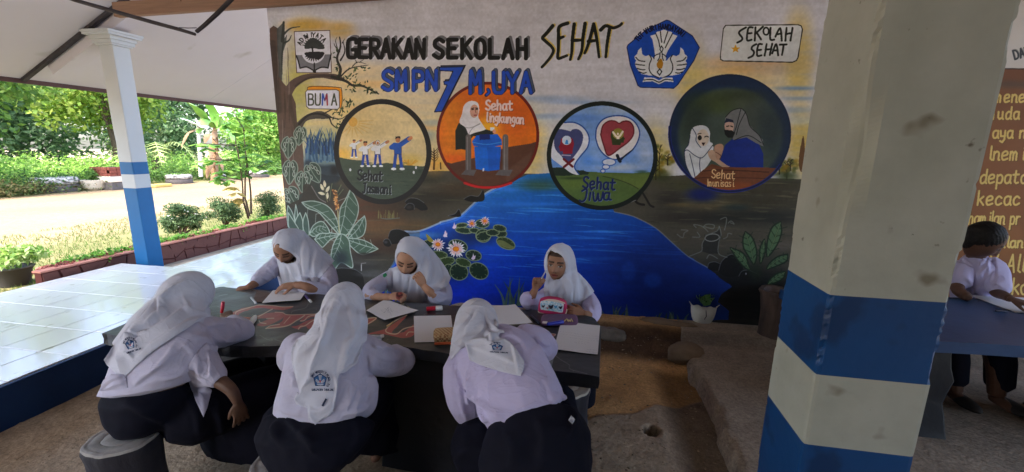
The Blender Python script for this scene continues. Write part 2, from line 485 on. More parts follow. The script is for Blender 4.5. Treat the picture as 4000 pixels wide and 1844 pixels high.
# the yard near the building: sand with a grassy margin
def grid_sheet(name, x0, x1, y0, y1, st, hfun, cfun, m, parent=None):
    xs = np.arange(x0, x1 + st / 2, st); ys = np.arange(y0, y1 + st / 2, st)
    X, Y = np.meshgrid(xs, ys); Z = hfun(X, Y)
    V = np.stack([X, Y, Z], -1).reshape(-1, 3); w = len(xs); h = len(ys)
    i = np.arange(h - 1)[:, None] * w + np.arange(w - 1)[None]
    F = np.stack([i, i + 1, i + w + 1, i + w], -1).reshape(-1, 4)
    me = np_mesh(name, V, F, m)
    set_attr(me, cfun(X, Y, Z).reshape(-1, 3))
    o = bpy.data.objects.new(name, me)
    return link(o, parent)
def mixc(a, b, t): return np.array(a) * (1 - t[..., None]) + np.array(b) * t[..., None]
def sstep(a, b, x): t = np.clip((x - a) / (b - a), 0, 1); return t * t * (3 - 2 * t)
soil = attr_mat('earth_paint', .95, .15, bump=.007, bscale=38, grit=.24)
def yard_h(X, Y): return .012 * fbm(X, Y, 1.2, 3) + .0
def yard_c(X, Y, Z):
    n = fbm(X, Y, 1.6, 4); n2 = fbm(X, Y, 5, 8)
    sand = mixc(s2l((132, 111, 84)), s2l((156, 134, 105)), np.clip(.5 + n, 0, 1))
    grass = mixc(s2l((88, 98, 52)), s2l((122, 116, 76)), np.clip(.5 + n2, 0, 1))
    t = sstep(-9.6, -8.2, X + .9 * n + .5 * n2) * .85
    t = np.maximum(t, sstep(.35, .6, n2) * .35)
    t = np.maximum(t, sstep(-17.0, -17.9, X + .5 * n2))
    return mixc(1, 1, t) * 0 + sand * (1 - t[..., None]) + grass * t[..., None]
yard = grid_sheet('yard_ground', -24, -5.2, -1, 30, .12, yard_h, yard_c, soil); tag(yard, kind='structure')

crack = [atZ(x, y, 0) for x, y in ((1900, 1700), (2290, 1640), (2340, 1622), (2480, 1615), (2560, 1580), (2640, 1575), (2720, 1552), (2790, 1540))]
crack = np.array([(p.x, p.y) for p in crack])
hole_c = atZ(2545, 1688, 0)
def floor_h(X, Y):
    n = fbm(X, Y, 3, 21); n2 = fbm(X, Y, 14, 22); n3 = fbm(X, Y, 40, 23)
    z = .010 * n + .007 * n2 + .004 * n3 + .003 * np.sign(fbm(X, Y, 26, 61) - .22)
    # eroded bank under the wall
    b = sstep(3.28, 3.72, Y + .10 * n + .07 * n2 + .02 * n3); lip = sstep(3.70, 3.80, Y + .03 * n2)
    on = sstep(-1.6, -1.2, X)
    z = z + on * (b * .06 + lip * .07 + b * (1 - lip) * (.06 * n2 + .03 * n3))
    # cement patch edge along the crack
    yc = np.interp(X, crack[:, 0], crack[:, 1])
    z = z + .012 * sstep(.012, -.012, Y - yc + .02 * n3) * sstep(-.6, -.3, X)
    d = np.hypot(X - hole_c.x, Y - hole_c.y) + .008 * n3 + .006 * n2
    z = z - .09 * sstep(.05, .032, d) + .004 * sstep(.11, .055, d) 
    # trench beside the slab
    z = z - .05 * sstep(.50, .72, X + .03 * n2) * sstep(3.35, 3.2, Y)
    return z
def floor_c(X, Y, Z):
    n = fbm(X, Y, 3, 31); n2 = fbm(X, Y, 11, 32); n3 = fbm(X, Y, 37, 33)
    sand = mixc(s2l((176, 136, 88)), s2l((212, 170, 118)), np.clip(.5 + n2 + .3 * n3, 0, 1))
    cem = mixc(s2l((134, 116, 96)), s2l((186, 168, 144)), np.clip(.5 + .8 * n + .6 * n3, 0, 1))
    yc = np.interp(X, crack[:, 0], crack[:, 1])
    t = sstep(.02, -.02, Y - yc + .03 * n3)
    t = np.where(X < -.3, sstep(-.1, .1, n2 + .45), t)
    c = sand * (1 - t[..., None]) + cem * t[..., None]
    dark_patch = sstep(.22, .42, n2) * sstep(1.0, 2.4, Y)  # random darker patches, stronger towards the wall
    c = c * (1 - .45 * dark_patch[..., None])
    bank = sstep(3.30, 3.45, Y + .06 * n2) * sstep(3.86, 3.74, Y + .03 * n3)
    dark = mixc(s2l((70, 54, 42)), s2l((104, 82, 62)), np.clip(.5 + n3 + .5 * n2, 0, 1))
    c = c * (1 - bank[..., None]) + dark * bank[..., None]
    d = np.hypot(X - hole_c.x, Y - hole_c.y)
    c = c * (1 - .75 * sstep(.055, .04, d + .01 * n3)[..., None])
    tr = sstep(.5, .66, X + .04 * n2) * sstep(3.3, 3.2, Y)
    c = c * (1 - .55 * tr[..., None])  # shade along the slab side painted into the floor colour
    return c
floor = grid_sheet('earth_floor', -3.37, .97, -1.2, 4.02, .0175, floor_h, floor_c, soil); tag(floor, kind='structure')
# raised cement slab on the right
def slab_edge(y): return .87 + .018 * math.sin(y * 5) + .01 * math.sin(y * 17 + 1) + .006 * math.sin(y * 41)
def slab_h(X, Y):
    e = np.vectorize(slab_edge)(Y)
    n = fbm(X, Y, 4, 41)
    return .075 + .005 * n + .003 * fbm(X, Y, 20, 42) - .16 * sstep(.018, -.012, X - e) + .055 * sstep(3.62, 3.74, Y + .02 * fbm(X, Y, 9, 4))
def slab_c(X, Y, Z):
    n = fbm(X, Y, 3, 51); n2 = fbm(X, Y, 12, 52); n3 = fbm(X, Y, 40, 53)
    c = mixc(s2l((126, 112, 98)), s2l((172, 158, 140)), np.clip(.5 + n + .4 * n3, 0, 1))
    s = sstep(.3, .42, n2); c = c * (1 - .3 * s[..., None])
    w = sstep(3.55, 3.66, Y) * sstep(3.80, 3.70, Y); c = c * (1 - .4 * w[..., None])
    return c
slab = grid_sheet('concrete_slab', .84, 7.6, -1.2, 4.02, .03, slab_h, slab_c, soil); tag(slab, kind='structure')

# ------------------------------------------------------------------ porch with white tiles
blue_p = mat('blue_paint', s2l((8, 68, 124)), .5, scale=3, amt=.6, col2=s2l((6, 54, 104)), spots=[(16, s2l((50, 82, 114)), .73), (5, s2l((6, 46, 90)), .6)], bump=.0012, bscale=25, spec=.4)
blue_d = mat('dark_blue_paint', s2l((22, 64, 116)), .55, scale=4, amt=.8, col2=s2l((12, 42, 84)), bump=.0016, bscale=30, spec=.35)
conc_l = mat('pale_concrete', s2l((172, 158, 140)), .9, scale=5, amt=.6, col2=s2l((200, 188, 170)), bump=.002, bscale=60)
grout = mat('grout', s2l((150, 150, 148)), .9)
tile_m = mat('white_glazed_tile', s2l((230, 228, 224)), .07, scale=2.4, amt=.7, col2=s2l((236, 234, 230)), spec=.6, bump=.0003, bscale=5, spots=(9, s2l((205, 200, 190)), .66))
XO1, XO2, XI = -5.52, -4.80, -3.37
pf = MB(); pf.box(XO1, XI - .031, -1.2, 4.05, -.05, ZP - .012); pf.box(XO2, XI - .031, 4.051, 12, -.05, ZP - .012)
porch = pf.build('porch_floor', grout); tag(porch, kind='structure')
def tile_mesh(w, d):
    b = MB(); e = .003; z = ZP
    b.v = [Vector(v) for v in [(0, 0, z - .011), (w, 0, z - .011), (w, d, z - .011), (0, d, z - .011), (e, e, z), (w - e, e, z), (w - e, d - e, z), (e, d - e, z),
                               (0, 0, z - .003), (w, 0, z - .003), (w, d, z - .003), (0, d, z - .003)]]
    b.f = [[4, 5, 6, 7], [8, 9, 5, 4], [9, 10, 6, 5], [10, 11, 7, 6], [11, 8, 4, 7], [0, 1, 9, 8], [1, 2, 10, 9], [2, 3, 11, 10], [3, 0, 8, 11]]
    me = bpy.data.meshes.new('tile'); me.from_pydata([tuple(v) for v in b.v], [], b.f); me.materials.append(tile_m); return me
T0, g = .335, .0022
tmesh = {}
def put_tile(x0, x1, y0, y1, parent):
    w, d = round(x1 - x0 - 2 * g, 4), round(y1 - y0 - 2 * g, 4)
    if w < .02 or d < .02: return
    if (w, d) not in tmesh: tmesh[(w, d)] = tile_mesh(w, d)
    o = bpy.data.objects.new('tile', tmesh[(w, d)]); o.location = (x0 + g, y0 + g, random.uniform(-.0006, .0006))
    o.rotation_euler = (random.gauss(0, .0012), random.gauss(0, .0012), 0)
    link(o, parent)
xs = [-4.02 + T0 * k for k in range(-8, 4)]; ys = [3.11 + T0 * k for k in range(-14, 20)]
for x in xs:
    for y in ys:
        a, b = x, x + T0; c, d = y, y + T0
        b = min(b, XI - .03)
        if c >= 4.05 - .001: a2 = max(a, XO2 + .03)
        else: a2 = max(a, XO1 + .02)
        if c < 4.05 < d:
            put_tile(max(a, XO1 + .02), b, c, 4.05, porch)
            put_tile(max(a, XO2 + .03), b, 4.05, d, porch)
        elif a2 < b - .02: put_tile(a2, b, c, d, porch)
sf = MB(); sf.box(XI - .03, XI, -1.2, 12, -.06, ZP - .006)
stepw = sf.build('porch_step', blue_d, bevel=.006); tag(stepw, kind='structure')
ap = MB(); ap.box(-5.56, XO2 - .002, 4.05, 12, -.1, .09)
apron = ap.build('concrete_apron', conc_l); tag(apron, kind='structure')

# ------------------------------------------------------------------ roof
soffit_m = mat('soffit_board', s2l((180, 174, 180)), .9, scale=1.3, amt=.9, col2=s2l((192, 187, 191)), spots=(1.4, s2l((160, 154, 148)), .68))
batten_m = mat('dark_batten', s2l((66, 62, 66)), .8, scale=12, col2=s2l((44, 40, 44)), stretch=(1, 1, 1))
wood_m = mat('beam_wood', s2l((150, 118, 96)), .85, scale=9, amt=.7, col2=s2l((118, 90, 74)), stretch=(.4, 3, 8), bump=.001, bscale=20)
brown_m = mat('eave_board', s2l((86, 62, 58)), .8, scale=6, col2=s2l((70, 50, 48)))
EX, EZ, SLP = -6.45, 2.40, .5
def soff(x, y, dz=0): return Vector((x, y, EZ + SLP * (x - EX) + dz))
ceil = empty('ceiling', (EX, 0, EZ)); tag(ceil, kind='structure')
jy = [-4.2, -.7, 1.7, 4.10, 6.5, 8.9, 11.3, 13.7]
for k in range(len(jy) - 1):
    a, b = jy[k] + .003, jy[k + 1] - .003
    V = [soff(EX, a), soff(-2.9, a), soff(-2.9, b), soff(EX, b), soff(EX, a, .02), soff(-2.9, a, .02), soff(-2.9, b, .02), soff(EX, b, .02)]
    mesh_obj('panel', V, [(0, 3, 2, 1), (4, 5, 6, 7), (0, 1, 5, 4), (1, 2, 6, 5), (2, 3, 7, 6), (3, 0, 4, 7)], soffit_m, ceil)
up = MB(); up.box(-2.9, 7.5, -4.2, 4.6, 3.9, 3.93)
up.build('upper_panel', soffit_m, ceil)
for y in (1.7, 4.07, 8.9):
    mb = MB(); mb.bar(soff(EX + .01, y, -.018), soff(-2.95, y, -.018), .045, .034); mb.build('batten', batten_m, ceil)
fb = MB(); fb.box(EX - .03, EX - .004, -4.2, 13.3, EZ - .05, EZ + .09); fb.build('eave_board', brown_m, ceil)
# unseen wall added behind the camera to keep frontal light out
rear = MB().box(-3.3, 7.5, -4.2, -4.05, -.05, 3.9).build('light_block_wall', mat('light_block_grey', s2l((104, 102, 92)), .9)); tag(rear, 'plain unseen wall added behind the camera to hold back light', 'wall')
# sloping rafter over the small column
rb = MB(); rb.bar(soff(-6.1, 4.20, -.07), soff(-4.75, 4.20, -.07), .17, .13)
raf = rb.build('rafter', soffit_m, ceil)
wb = MB(); wb.bar(atY(452, 40, 3.9), atY(1500, -36, 3.9), .06, .135)
beam = wb.build('wooden_beam', wood_m, bevel=.004); tag(beam, 'raw brown wooden beam running level from the small column to the painted wall', 'beam')
hb = MB(); hb.box(-4.05, -3.98, 3.86, 3.94, 3.05, 3.5); 
hb.build('hanger', wood_m, beam)
rod = empty('hanging_rod', atY(600, 60, 2.9), 'long dark thin rod dangling below the ceiling in front of the soffit', 'rod', 'dark rods hanging from the ceiling')
MB().tube([atY(120, -60, 2.9), atY(290, 0, 2.9), atY(430, 40, 2.9), atY(600, 88, 2.9), atY(700, 115, 2.9), atY(762, 134, 2.9)], [.014, .014, .015, .014, .013, .011], 8).build('rod_shaft', batten_m, rod, True)
MB().tube([atY(700, 108, 2.88), atY(735, 110, 2.88), atY(768, 109, 2.88)], .003, 5).build('wire', batten_m, rod, True)
rod2 = MB().tube([atY(768, 124, 2.88), atY(800, 98, 2.88), atY(850, 52, 2.88), atY(905, -4, 2.88), atY(960, -70, 2.88)], [.013, .014, .015, .015, .014], 8).build('hanging_rod', batten_m, smooth=True)
tag(rod2, 'short dark rod slanting up to the ceiling beside the long one', 'rod', 'dark rods hanging from the ceiling')

# ------------------------------------------------------------------ columns
grey_w = mat('old_white_paint', s2l((172, 174, 166)), .8, scale=3.2, amt=.5, col2=s2l((144, 148, 138)), spots=[(5.5, s2l((118, 114, 100)), .655), (22, s2l((96, 92, 82)), .72), (60, s2l((80, 76, 68)), .74)], bump=.003, bscale=16)
def column(name, x0, x1, y0, y1, zs, mats, parent, chip=0, seed=1, st=.02):
    """square shaft: zs = band limits bottom to top, one material per band; corners can be chipped"""
    rs = np.random.RandomState(seed)
    V = []; F = []; MI = []
    rows = [zs[0]]
    for a, b in zip(zs[:-1], zs[1:]):
        k = max(1, int((b - a) / st)); rows += list(np.linspace(a, b, k + 1)[1:])
    nx = 6
    per = [(x0 + (x1 - x0) * i / nx, y0) for i in range(nx)] + [(x1, y0 + (y1 - y0) * i / nx) for i in range(nx)] + \
          [(x1 - (x1 - x0) * i / nx, y1) for i in range(nx)] + [(x0, y1 - (y1 - y0) * i / nx) for i in range(nx)]
    # extra points beside each corner
    e = .012; per2 = []; corner = []
    for i, (x, y) in enumerate(per):
        if i % nx == 0:
            px, py = per[i - 1]; qx, qy = per[(i + 1) % len(per)]
            d0 = math.hypot(px - x, py - y); d1 = math.hypot(qx - x, qy - y)
            per2 += [(x + (px - x) / d0 * e, y + (py - y) / d0 * e), (x, y), (x + (qx - x) / d1 * e, y + (qy - y) / d1 * e)]; corner += [1, 2, 1]
        else: per2.append((x, y)); corner.append(0)
    n = len(per2); cx, cy = (x0 + x1) / 2, (y0 + y1) / 2
    walk = 0
    for r, z in enumerate(rows):
        for i, (x, y) in enumerate(per2):
            if corner[i]:
                k = (.003 if corner[i] == 2 else 0)
                c = 0
                if chip:
                    c = chip * max(0, math.sin(z * 7 + seed) * .5 + math.sin(z * 23 + i // 9) * .4 + rs.rand() * .6 - .35) * (1 if corner[i] == 2 else .12)
                    zc = (z - 1.70) / .12
                    if i < 4: c += chip * 2.4 * math.exp(-zc * zc) * (1 if corner[i] == 2 else .75)
                k += c
                dx, dy = cx - x, cy - y; L = math.hypot(dx, dy); x += dx / L * k; y += dy / L * k
            V.append((x, y, z))
        if r:
            zm = (z + rows[r - 1]) / 2; bi = [j for j in range(len(zs) - 1) if zs[j] <= zm <= zs[j + 1]][0]
            for i in range(n):
                j = (i + 1) % n; F.append(((r - 1) * n + i, (r - 1) * n + j, r * n + j, r * n + i)); MI.append(bi)
    o = mesh_obj(name, V, F, None, parent)
    um = []
    for m in mats:
        if m not in um: um.append(m); o.data.materials.append(m)
    o.data.polygons.foreach_set('material_index', [um.index(mats[b]) for b in MI])
    return o
clean_w = mat('pale_grey_paint', s2l((186, 188, 190)), .75, scale=2, col2=s2l((178, 180, 182)), bump=.001, bscale=20); blue_b = mat('bright_blue_paint', s2l((4, 92, 146)), .5, scale=3, col2=s2l((6, 82, 132)), bump=.001, bscale=20)
c1 = empty('small_column', (-5.25, 4.2, .09), 'slim square column with blue bands and moulded capital at the porch edge', 'column')
cx1 = atY(581, 1034, 4.12).x; cw = .185
column('shaft', cx1 - cw, cx1, 4.12, 4.12 + cw, [.05, 1.175, 1.335, 1.478, 2.744], [blue_b, clean_w, blue_b, clean_w], c1, chip=.002, seed=3)
cap = MB()
for (e, za, zb) in ((.02, 2.745, 2.762), (.035, 2.763, 2.80), (.05, 2.801, 2.84), (.085, 2.841, 2.865), (.095, 2.866, 2.89)):
    cap.box(cx1 - cw - e, cx1 + e, 4.12 - e, 4.12 + cw + e, za, zb)
cap.build('capital', clean_w, c1)
c2 = empty('big_column', (.82, 1.38, .08), 'thick white and blue square column with chipped edge close to the camera', 'column')
column('shaft', .673, .962, 1.25, 1.52, [-.02, .848, 1.075, 1.315, 3.9], [blue_p, grey_w, blue_p, grey_w], c2, chip=.017, seed=5, st=.012)
# ------------------------------------------------------------------ painted wall
plaster = mat('wall_plaster', s2l((192, 192, 202)), .85, scale=1.2, amt=.9, col2=s2l((200, 200, 210)), bump=.0006, bscale=80)
WX0 = atY(1084, 480, WY).x
wall_o = MB().box(WX0, 7.5, WY + .003, WY + .15, -.05, 3.9).build('mural_wall', plaster)
tag(wall_o, 'long wall covered by the school health mural of lake, tree and round pictures', 'wall')
MX1, MZ0, MZ1 = 1.95, 0.0, 3.2
CW_, CH_ = 1664, 1040
mc = Canvas(CW_, CH_, lambda U, V: np.stack([WX0 + U * (MX1 - WX0), np.full_like(U, WY), MZ0 + V * (MZ1 - MZ0)], -1), (208, 206, 206))
A = K(1000, 0, 1.485); B = K(2000, 0, 1.3975); C7 = K(1050, 600, 1.98); D8 = K(2400, 750, 2.16); E3 = K(1100, 60, 2.7); E4 = K(2400, 50, 3.22)
F1 = K(1150, 550, 1.98); F2 = K(1400, 60, 2.453); F3 = K(1050, 500, 1.98); F4 = K(1900, 380, 2.527); G5 = K(1500, 850, 2.97); D3 = K(1700, 900, 2.376)
PX = lambda x, y: (x, y)
# --- sky washes
mc.K = PX
for (x, y, rx, ry, c, a) in ((1650, 470, 380, 170, (232, 208, 150), .8), (1300, 470, 200, 200, (226, 200, 128), .8), (1450, 300, 220, 60, (230, 204, 150), .7), (1800, 560, 240, 110, (232, 206, 130), .7),
                             (1500, 330, 160, 16, (222, 178, 112), .5), (1620, 500, 200, 14, (224, 176, 112), .5), (1480, 420, 130, 12, (220, 170, 110), .5), (2060, 580, 80, 150, (232, 196, 90), .8),
                             (1200, 100, 90, 28, (196, 150, 56), .95), (1330, 120, 60, 34, (200, 156, 66), .8), (1180, 260, 70, 160, (196, 176, 96), .8), (1150, 400, 60, 150, (176, 176, 96), .7),
                             (2850, 330, 240, 90, (222, 190, 110), .75), (2950, 250, 200, 40, (214, 160, 90), .7), (2700, 300, 60, 150, (206, 184, 100), .6), (3120, 220, 60, 170, (206, 176, 80), .8),
                             (2560, 600, 70, 120, (206, 180, 84), .75), (3130, 560, 60, 140, (204, 170, 60), .85), (1330, 560, 80, 60, (206, 196, 130), .7), (1730, 660, 60, 60, (232, 170, 60), .8)):
    mc.blob(x, y, rx, ry, c, a, p=1.6, n=.35, st=.35)
for (x, y, rx, ry, c, a) in ((2150, 385, 150, 12, (120, 150, 184), .8), (2280, 400, 170, 9, (134, 158, 186), .8), (2120, 455, 120, 12, (132, 158, 186), .75), (2080, 420, 110, 20, (208, 208, 200), .6), (2200, 470, 160, 16, (200, 204, 200), .6),
                             (1650, 530, 60, 26, (136, 156, 172), .7), (1690, 480, 50, 14, (150, 166, 178), .6), (3110, 345, 80, 9, (120, 146, 170), .85), (3120, 385, 70, 8, (126, 150, 172), .8), (3110, 430, 60, 12, (150, 168, 178), .8), (3120, 470, 70, 20, (196, 202, 196), .7),
                             (2330, 440, 120, 10, (150, 168, 184), .6)):
    mc.blob(x, y, rx, ry, c, a, p=1.4, n=.3, st=.5)
# --- bushes near the horizon
mc.blob(1270, 560, 90, 60, (150, 160, 130), .8, n=.5)
mc.blob(1250, 640, 120, 50, (70, 100, 110), .7, n=.4)
# --- land
mc.fill([(1040, 690), (1180, 668), (1330, 690), (1560, 672), (1720, 668), (1990, 676), (2240, 684), (2560, 688), (2760, 684), (3160, 702), (3200, 1400), (1040, 1400)], (84, 80, 68), rough=8)
mc.fill([(1040, 700), (1300, 720), (1380, 760), (1350, 860), (1200, 1000), (1040, 1050)], (52, 62, 58), .9, soft=20, rough=10)
for (x, y, rx, ry, c, a) in ((1420, 830, 160, 80, (104, 62, 42), .8), (1560, 880, 200, 26, (128, 96, 60), .7), (1600, 800, 160, 40, (62, 50, 38), .8), (1700, 770, 120, 30, (44, 44, 36), .9), (1560, 920, 160, 30, (122, 92, 56), .8),
                             (1480, 960, 120, 40, (70, 46, 34), .9), (1400, 1050, 120, 60, (44, 44, 46), .9), (1500, 1060, 120, 26, (74, 74, 70), .8), (1350, 1150, 120, 60, (34, 38, 42), .9), (1800, 740, 130, 30, (74, 58, 40), .8), (1640, 700, 90, 18, (48, 50, 38), .9),
                             (2950, 770, 240, 60, (60, 56, 40), .9), (2760, 800, 120, 24, (108, 96, 66), .7), (2700, 850, 160, 30, (50, 46, 42), .9), (2950, 850, 200, 34, (34, 38, 36), .9), (2800, 930, 260, 40, (84, 78, 68), .8), (3000, 960, 160, 20, (112, 104, 94), .6),
                             (2850, 1130, 220, 120, (20, 22, 26), .95), (3000, 1180, 200, 120, (22, 24, 24), .95), (2700, 720, 120, 26, (74, 76, 44), .8), (3050, 720, 120, 20, (66, 62, 42), .8), (2620, 780, 60, 40, (44, 42, 40), .8)):
    mc.blob(x, y, rx, ry, c, a, p=1.4, n=.5, st=.45)
for k in range(190):
    rx_ = RNG.rand(6)
    x = 1380 + rx_[0] * 500 if k < 55 else 2500 + rx_[0] * 620; y = 700 + rx_[1] * (330 if k < 55 else 280)
    L_ = 30 + rx_[2] * 90; c = (52 + 70 * rx_[3], 52 + 66 * rx_[3], 42 + 48 * rx_[3])
    mc.stroke([(x, y), (x + L_ / 2, y + 4 * rx_[4] - 2), (x + L_, y + 8 * rx_[5] - 2)], 3 + 6 * rx_[4], c, .3, taper='both')
# --- lake
water = [(1640, 905), (1720, 870), (1790, 850), (1850, 800), (1905, 752), (1990, 715), (2060, 682), (2150, 676), (2330, 690), (2400, 828), (2475, 846), (2560, 890), (2622, 945), (2688, 1002), (2766, 1046), (2810, 1085), (2860, 1120),
         (2815, 1150), (2800, 1180), (2845, 1215), (2846, 1246), (2500, 1260), (1400, 1260), (1430, 1130), (1500, 1085), (1540, 1030), (1560, 985), (1640, 930)]
mc.fill(water, (14, 74, 178), raw=True, smooth=False, rough=5)
wm = mc.mask(water)
mc.comp((slice(None), slice(None)), wm, lambda X, Y, sl: np.stack([18 + 30 * np.clip((1100 - Y) / 420, 0, 1) * np.clip((2500 - X) / 700, 0, 1), 58 + 72 * np.clip((1150 - Y) / 470, 0, 1) * np.clip((2800 - X) / 900, 0, 1), 118 + 76 * np.clip((2800 - X) / 1000, 0, 1) * np.clip(1.3 - np.abs(Y - 800) / 700, 0, 1)], -1).astype(np.float32), 1.)
for k in range(150):
    r_ = RNG.rand(7); y = 690 + r_[0] ** 1.3 * 420; x = 1750 + r_[1] * 900; L_ = 40 + 190 * r_[2]
    lt = r_[3] ** 2; c = (36 + 90 * lt, 100 + 96 * lt, 184 + 50 * lt)
    if x > 2450 and lt > .3: c = (20, 70, 150)
    mc.stroke([(x - L_ / 2, y), (x, y + 5 * r_[4] - 1), (x + L_ / 2, y + 6 * r_[5] + 4)], 2 + 6 * r_[6] * (1.2 - lt), c, .5, taper='both', clip=wm)
for (x, y, rx, ry) in ((2020, 700, 70, 12), (1990, 740, 60, 12), (2050, 800, 160, 10), (2200, 820, 200, 5), (2260, 930, 120, 6), (2320, 1010, 110, 8), (2250, 975, 160, 4), (2380, 905, 120, 4)):
    mc.blob(x, y, rx, ry, (70, 140, 216), .6, st=.6, clip=wm)
for (x, y, rx, ry) in ((2560, 1050, 200, 120), (2700, 1150, 160, 90)): mc.blob(x, y, rx, ry, (12, 40, 96), .75, clip=wm)
mc.blob(2550, 1095, 36, 30, (40, 96, 180), .35, p=3, clip=wm); mc.blob(2455, 1060, 30, 40, (34, 90, 176), .35, p=3, clip=wm)
mc.blob(2110, 720, 90, 26, (70, 92, 60), .8, clip=wm, st=.4); mc.blob(2230, 1180, 400, 40, (10, 40, 110), .5, clip=wm)
shore = [(1720, 868), (1792, 846), (1850, 796), (1905, 750), (1990, 712)]
mc.stroke(shore, 7, (170, 190, 214), .8); mc.stroke([(x, y + 9) for x, y in shore], 6, (90, 150, 220), .6)
mc.stroke([(1580, 904), (1640, 902), (1720, 870)], 7, (180, 196, 216), .8); mc.blob(1650, 920, 90, 14, (96, 150, 206), .8)
mc.stroke([(2400, 828), (2475, 846), (2560, 890), (2622, 945), (2688, 1002), (2766, 1046)], 5, (150, 156, 160), .5)
mc.stroke([(1430, 1130), (1500, 1080), (1540, 1030), (1556, 985), (1580, 950)], 12, (96, 140, 190), .6)
# --- rocks at the water side
rk = (22, 22, 24)
for (K_, pts) in ((C7, [(925, 640), (945, 595), (1000, 585), (1050, 600), (1090, 640), (1010, 690), (960, 700), (935, 690)]), (C7, [(885, 680), (900, 662), (930, 665), (948, 700), (930, 720), (895, 710)]),
                  (C7, [(1055, 370), (1090, 345), (1150, 350), (1200, 380), (1230, 430), (1180, 440), (1140, 420), (1080, 400)]), (C7, [(1048, 420), (1080, 385), (1120, 395), (1125, 430), (1080, 440)]),
                  (C7, [(1510, 350), (1560, 325), (1620, 330), (1650, 285), (1665, 300), (1660, 365), (1560, 372)]), (C7, [(1390, 480), (1440, 465), (1470, 430), (1488, 470), (1470, 490)]),
                  (D8, [(785, 640), (800, 600), (850, 590), (900, 610), (890, 655), (830, 665)]), (D8, [(880, 660), (910, 580), (990, 525), (1040, 570), (1085, 640), (1050, 700), (980, 718), (910, 700)]), (D8, [(1050, 710), (1075, 670), (1130, 660), (1200, 690), (1215, 740), (1120, 752)]),
                  (C7, [(500, 900), (560, 885), (660, 895), (720, 930), (740, 1040), (700, 1060), (480, 1060), (480, 960)]), (C7, [(300, 990), (330, 740), (380, 700), (430, 800), (480, 900), (500, 1060), (300, 1100)])):
    mc.K = K_
    mc.fill(pts, rk, 1, smooth=True); mc.stroke(pts[:4], 3, (120, 124, 126), .6)
mc.K = C7; mc.blob(905, 685, 16, 12, (74, 78, 84), .8); mc.blob(1085, 415, 24, 16, (66, 64, 62), .7)
# --- grass at the waterline
for (x0, x1, yb, hh, n) in ((1700, 1790, 1235, 70, 9), (1960, 2040, 1190, 110, 8), (2330, 2480, 1245, 60, 12), (2540, 2680, 1250, 40, 10), (1470, 1560, 1180, 110, 6), (1850, 1890, 1210, 70, 4)):
    mc.K = PX
    for k in range(n):
        r_ = RNG.rand(5); x = x0 + (x1 - x0) * r_[0]; h_ = hh * (.5 + .5 * r_[1]); s_ = (r_[2] - .5) * hh * .8
        c = (54 + 50 * r_[3], 72 + 54 * r_[3], 58 + 50 * r_[3])
        mc.stroke([(x, yb), (x + s_ * .3, yb - h_ * .5), (x + s_, yb - h_)], 12, c, .9, taper=(1, .1))
# --- stump and big leaves on the right
mc.K = D8
mc.fill([(740, 500), (745, 430), (765, 400), (760, 360), (830, 345), (870, 320), (885, 290), (895, 340), (905, 380), (885, 420), (880, 480), (885, 520), (800, 522)], (52, 52, 48), smooth=False)
mc.stroke(mc.ell(825, 385, 60, 30, -.1) + [(885, 385)], 4, (150, 150, 142), .8)
for s_ in ([(760, 400), (740, 440), (738, 495), (690, 520), (625, 545)], [(885, 290), (900, 360), (880, 430), (880, 520), (950, 552)], [(770, 365), (830, 345), (870, 325), (885, 290)], [(780, 560), (800, 530), (835, 540), (870, 562)], [(690, 300), (670, 275), (740, 290), (790, 335)], [(750, 295), (780, 272), (840, 280), (830, 310), (760, 292)],
           [(565, 320), (620, 325), (590, 345), (575, 385), (530, 358)], [(660, 380), (720, 380), (700, 340)], [(895, 230), (940, 215), (945, 250), (930, 320)], [(920, 395), (950, 380), (960, 350), (990, 355)], [(980, 260), (1010, 270), (985, 245), (960, 262)]):
    mc.stroke(s_, 4, (120, 124, 116), .7)
leafg = (66, 86, 58)
def leaf(c, pts, col, edge, ew=4, mid=None, vein=0):
    c.fill(pts, col, smooth=True); c.stroke(list(pts) + [pts[0]], ew, edge, .9)
    if mid:
        c.stroke(mid, ew * .8, edge, .8)
        if vein:
            a, b = np.array(mid[0], float), np.array(mid[-1], float); d = b - a; nn = np.array([-d[1], d[0]]) * .22
            for t in np.linspace(.15, .8, vein):
                p = a + d * t
                for s_ in (1, -1): c.stroke([tuple(p), tuple(p + nn * s_ + d * .16)], ew * .6, edge, .6)
for pts, mid in (([(1105, 335), (1160, 380), (1195, 470), (1200, 550), (1175, 610), (1130, 540), (1090, 470), (1085, 390)], [(1175, 600), (1150, 480), (1108, 345)]),
                 ([(978, 472), (1060, 500), (1110, 550), (1140, 655), (1090, 630), (1030, 560)], [(1138, 650), (1080, 560), (985, 478)]),
                 ([(1265, 400), (1275, 470), (1255, 560), (1230, 600), (1225, 500), (1245, 430)], [(1235, 590), (1265, 410)]),
                 ([(1400, 250), (1410, 340), (1370, 450), (1290, 545), (1290, 420), (1330, 300)], [(1295, 540), (1350, 400), (1400, 260)]),
                 ([(1460, 525), (1380, 545), (1310, 600), (1290, 650), (1380, 620), (1455, 580)], [(1295, 645), (1370, 580), (1455, 545)]),
                 ([(1440, 668), (1370, 690), (1310, 740), (1295, 780), (1370, 760), (1430, 720)], [(1300, 775), (1370, 720), (1435, 680)])):
    leaf(mc, pts, (84, 108, 78), (34, 50, 36), 6, mid, 4)
    mc.stroke(mid, 3, (120, 140, 100), .8)
mc.blob(1190, 680, 60, 80, (38, 50, 34), .8); mc.blob(1110, 690, 6, 10, (190, 190, 190), .8)
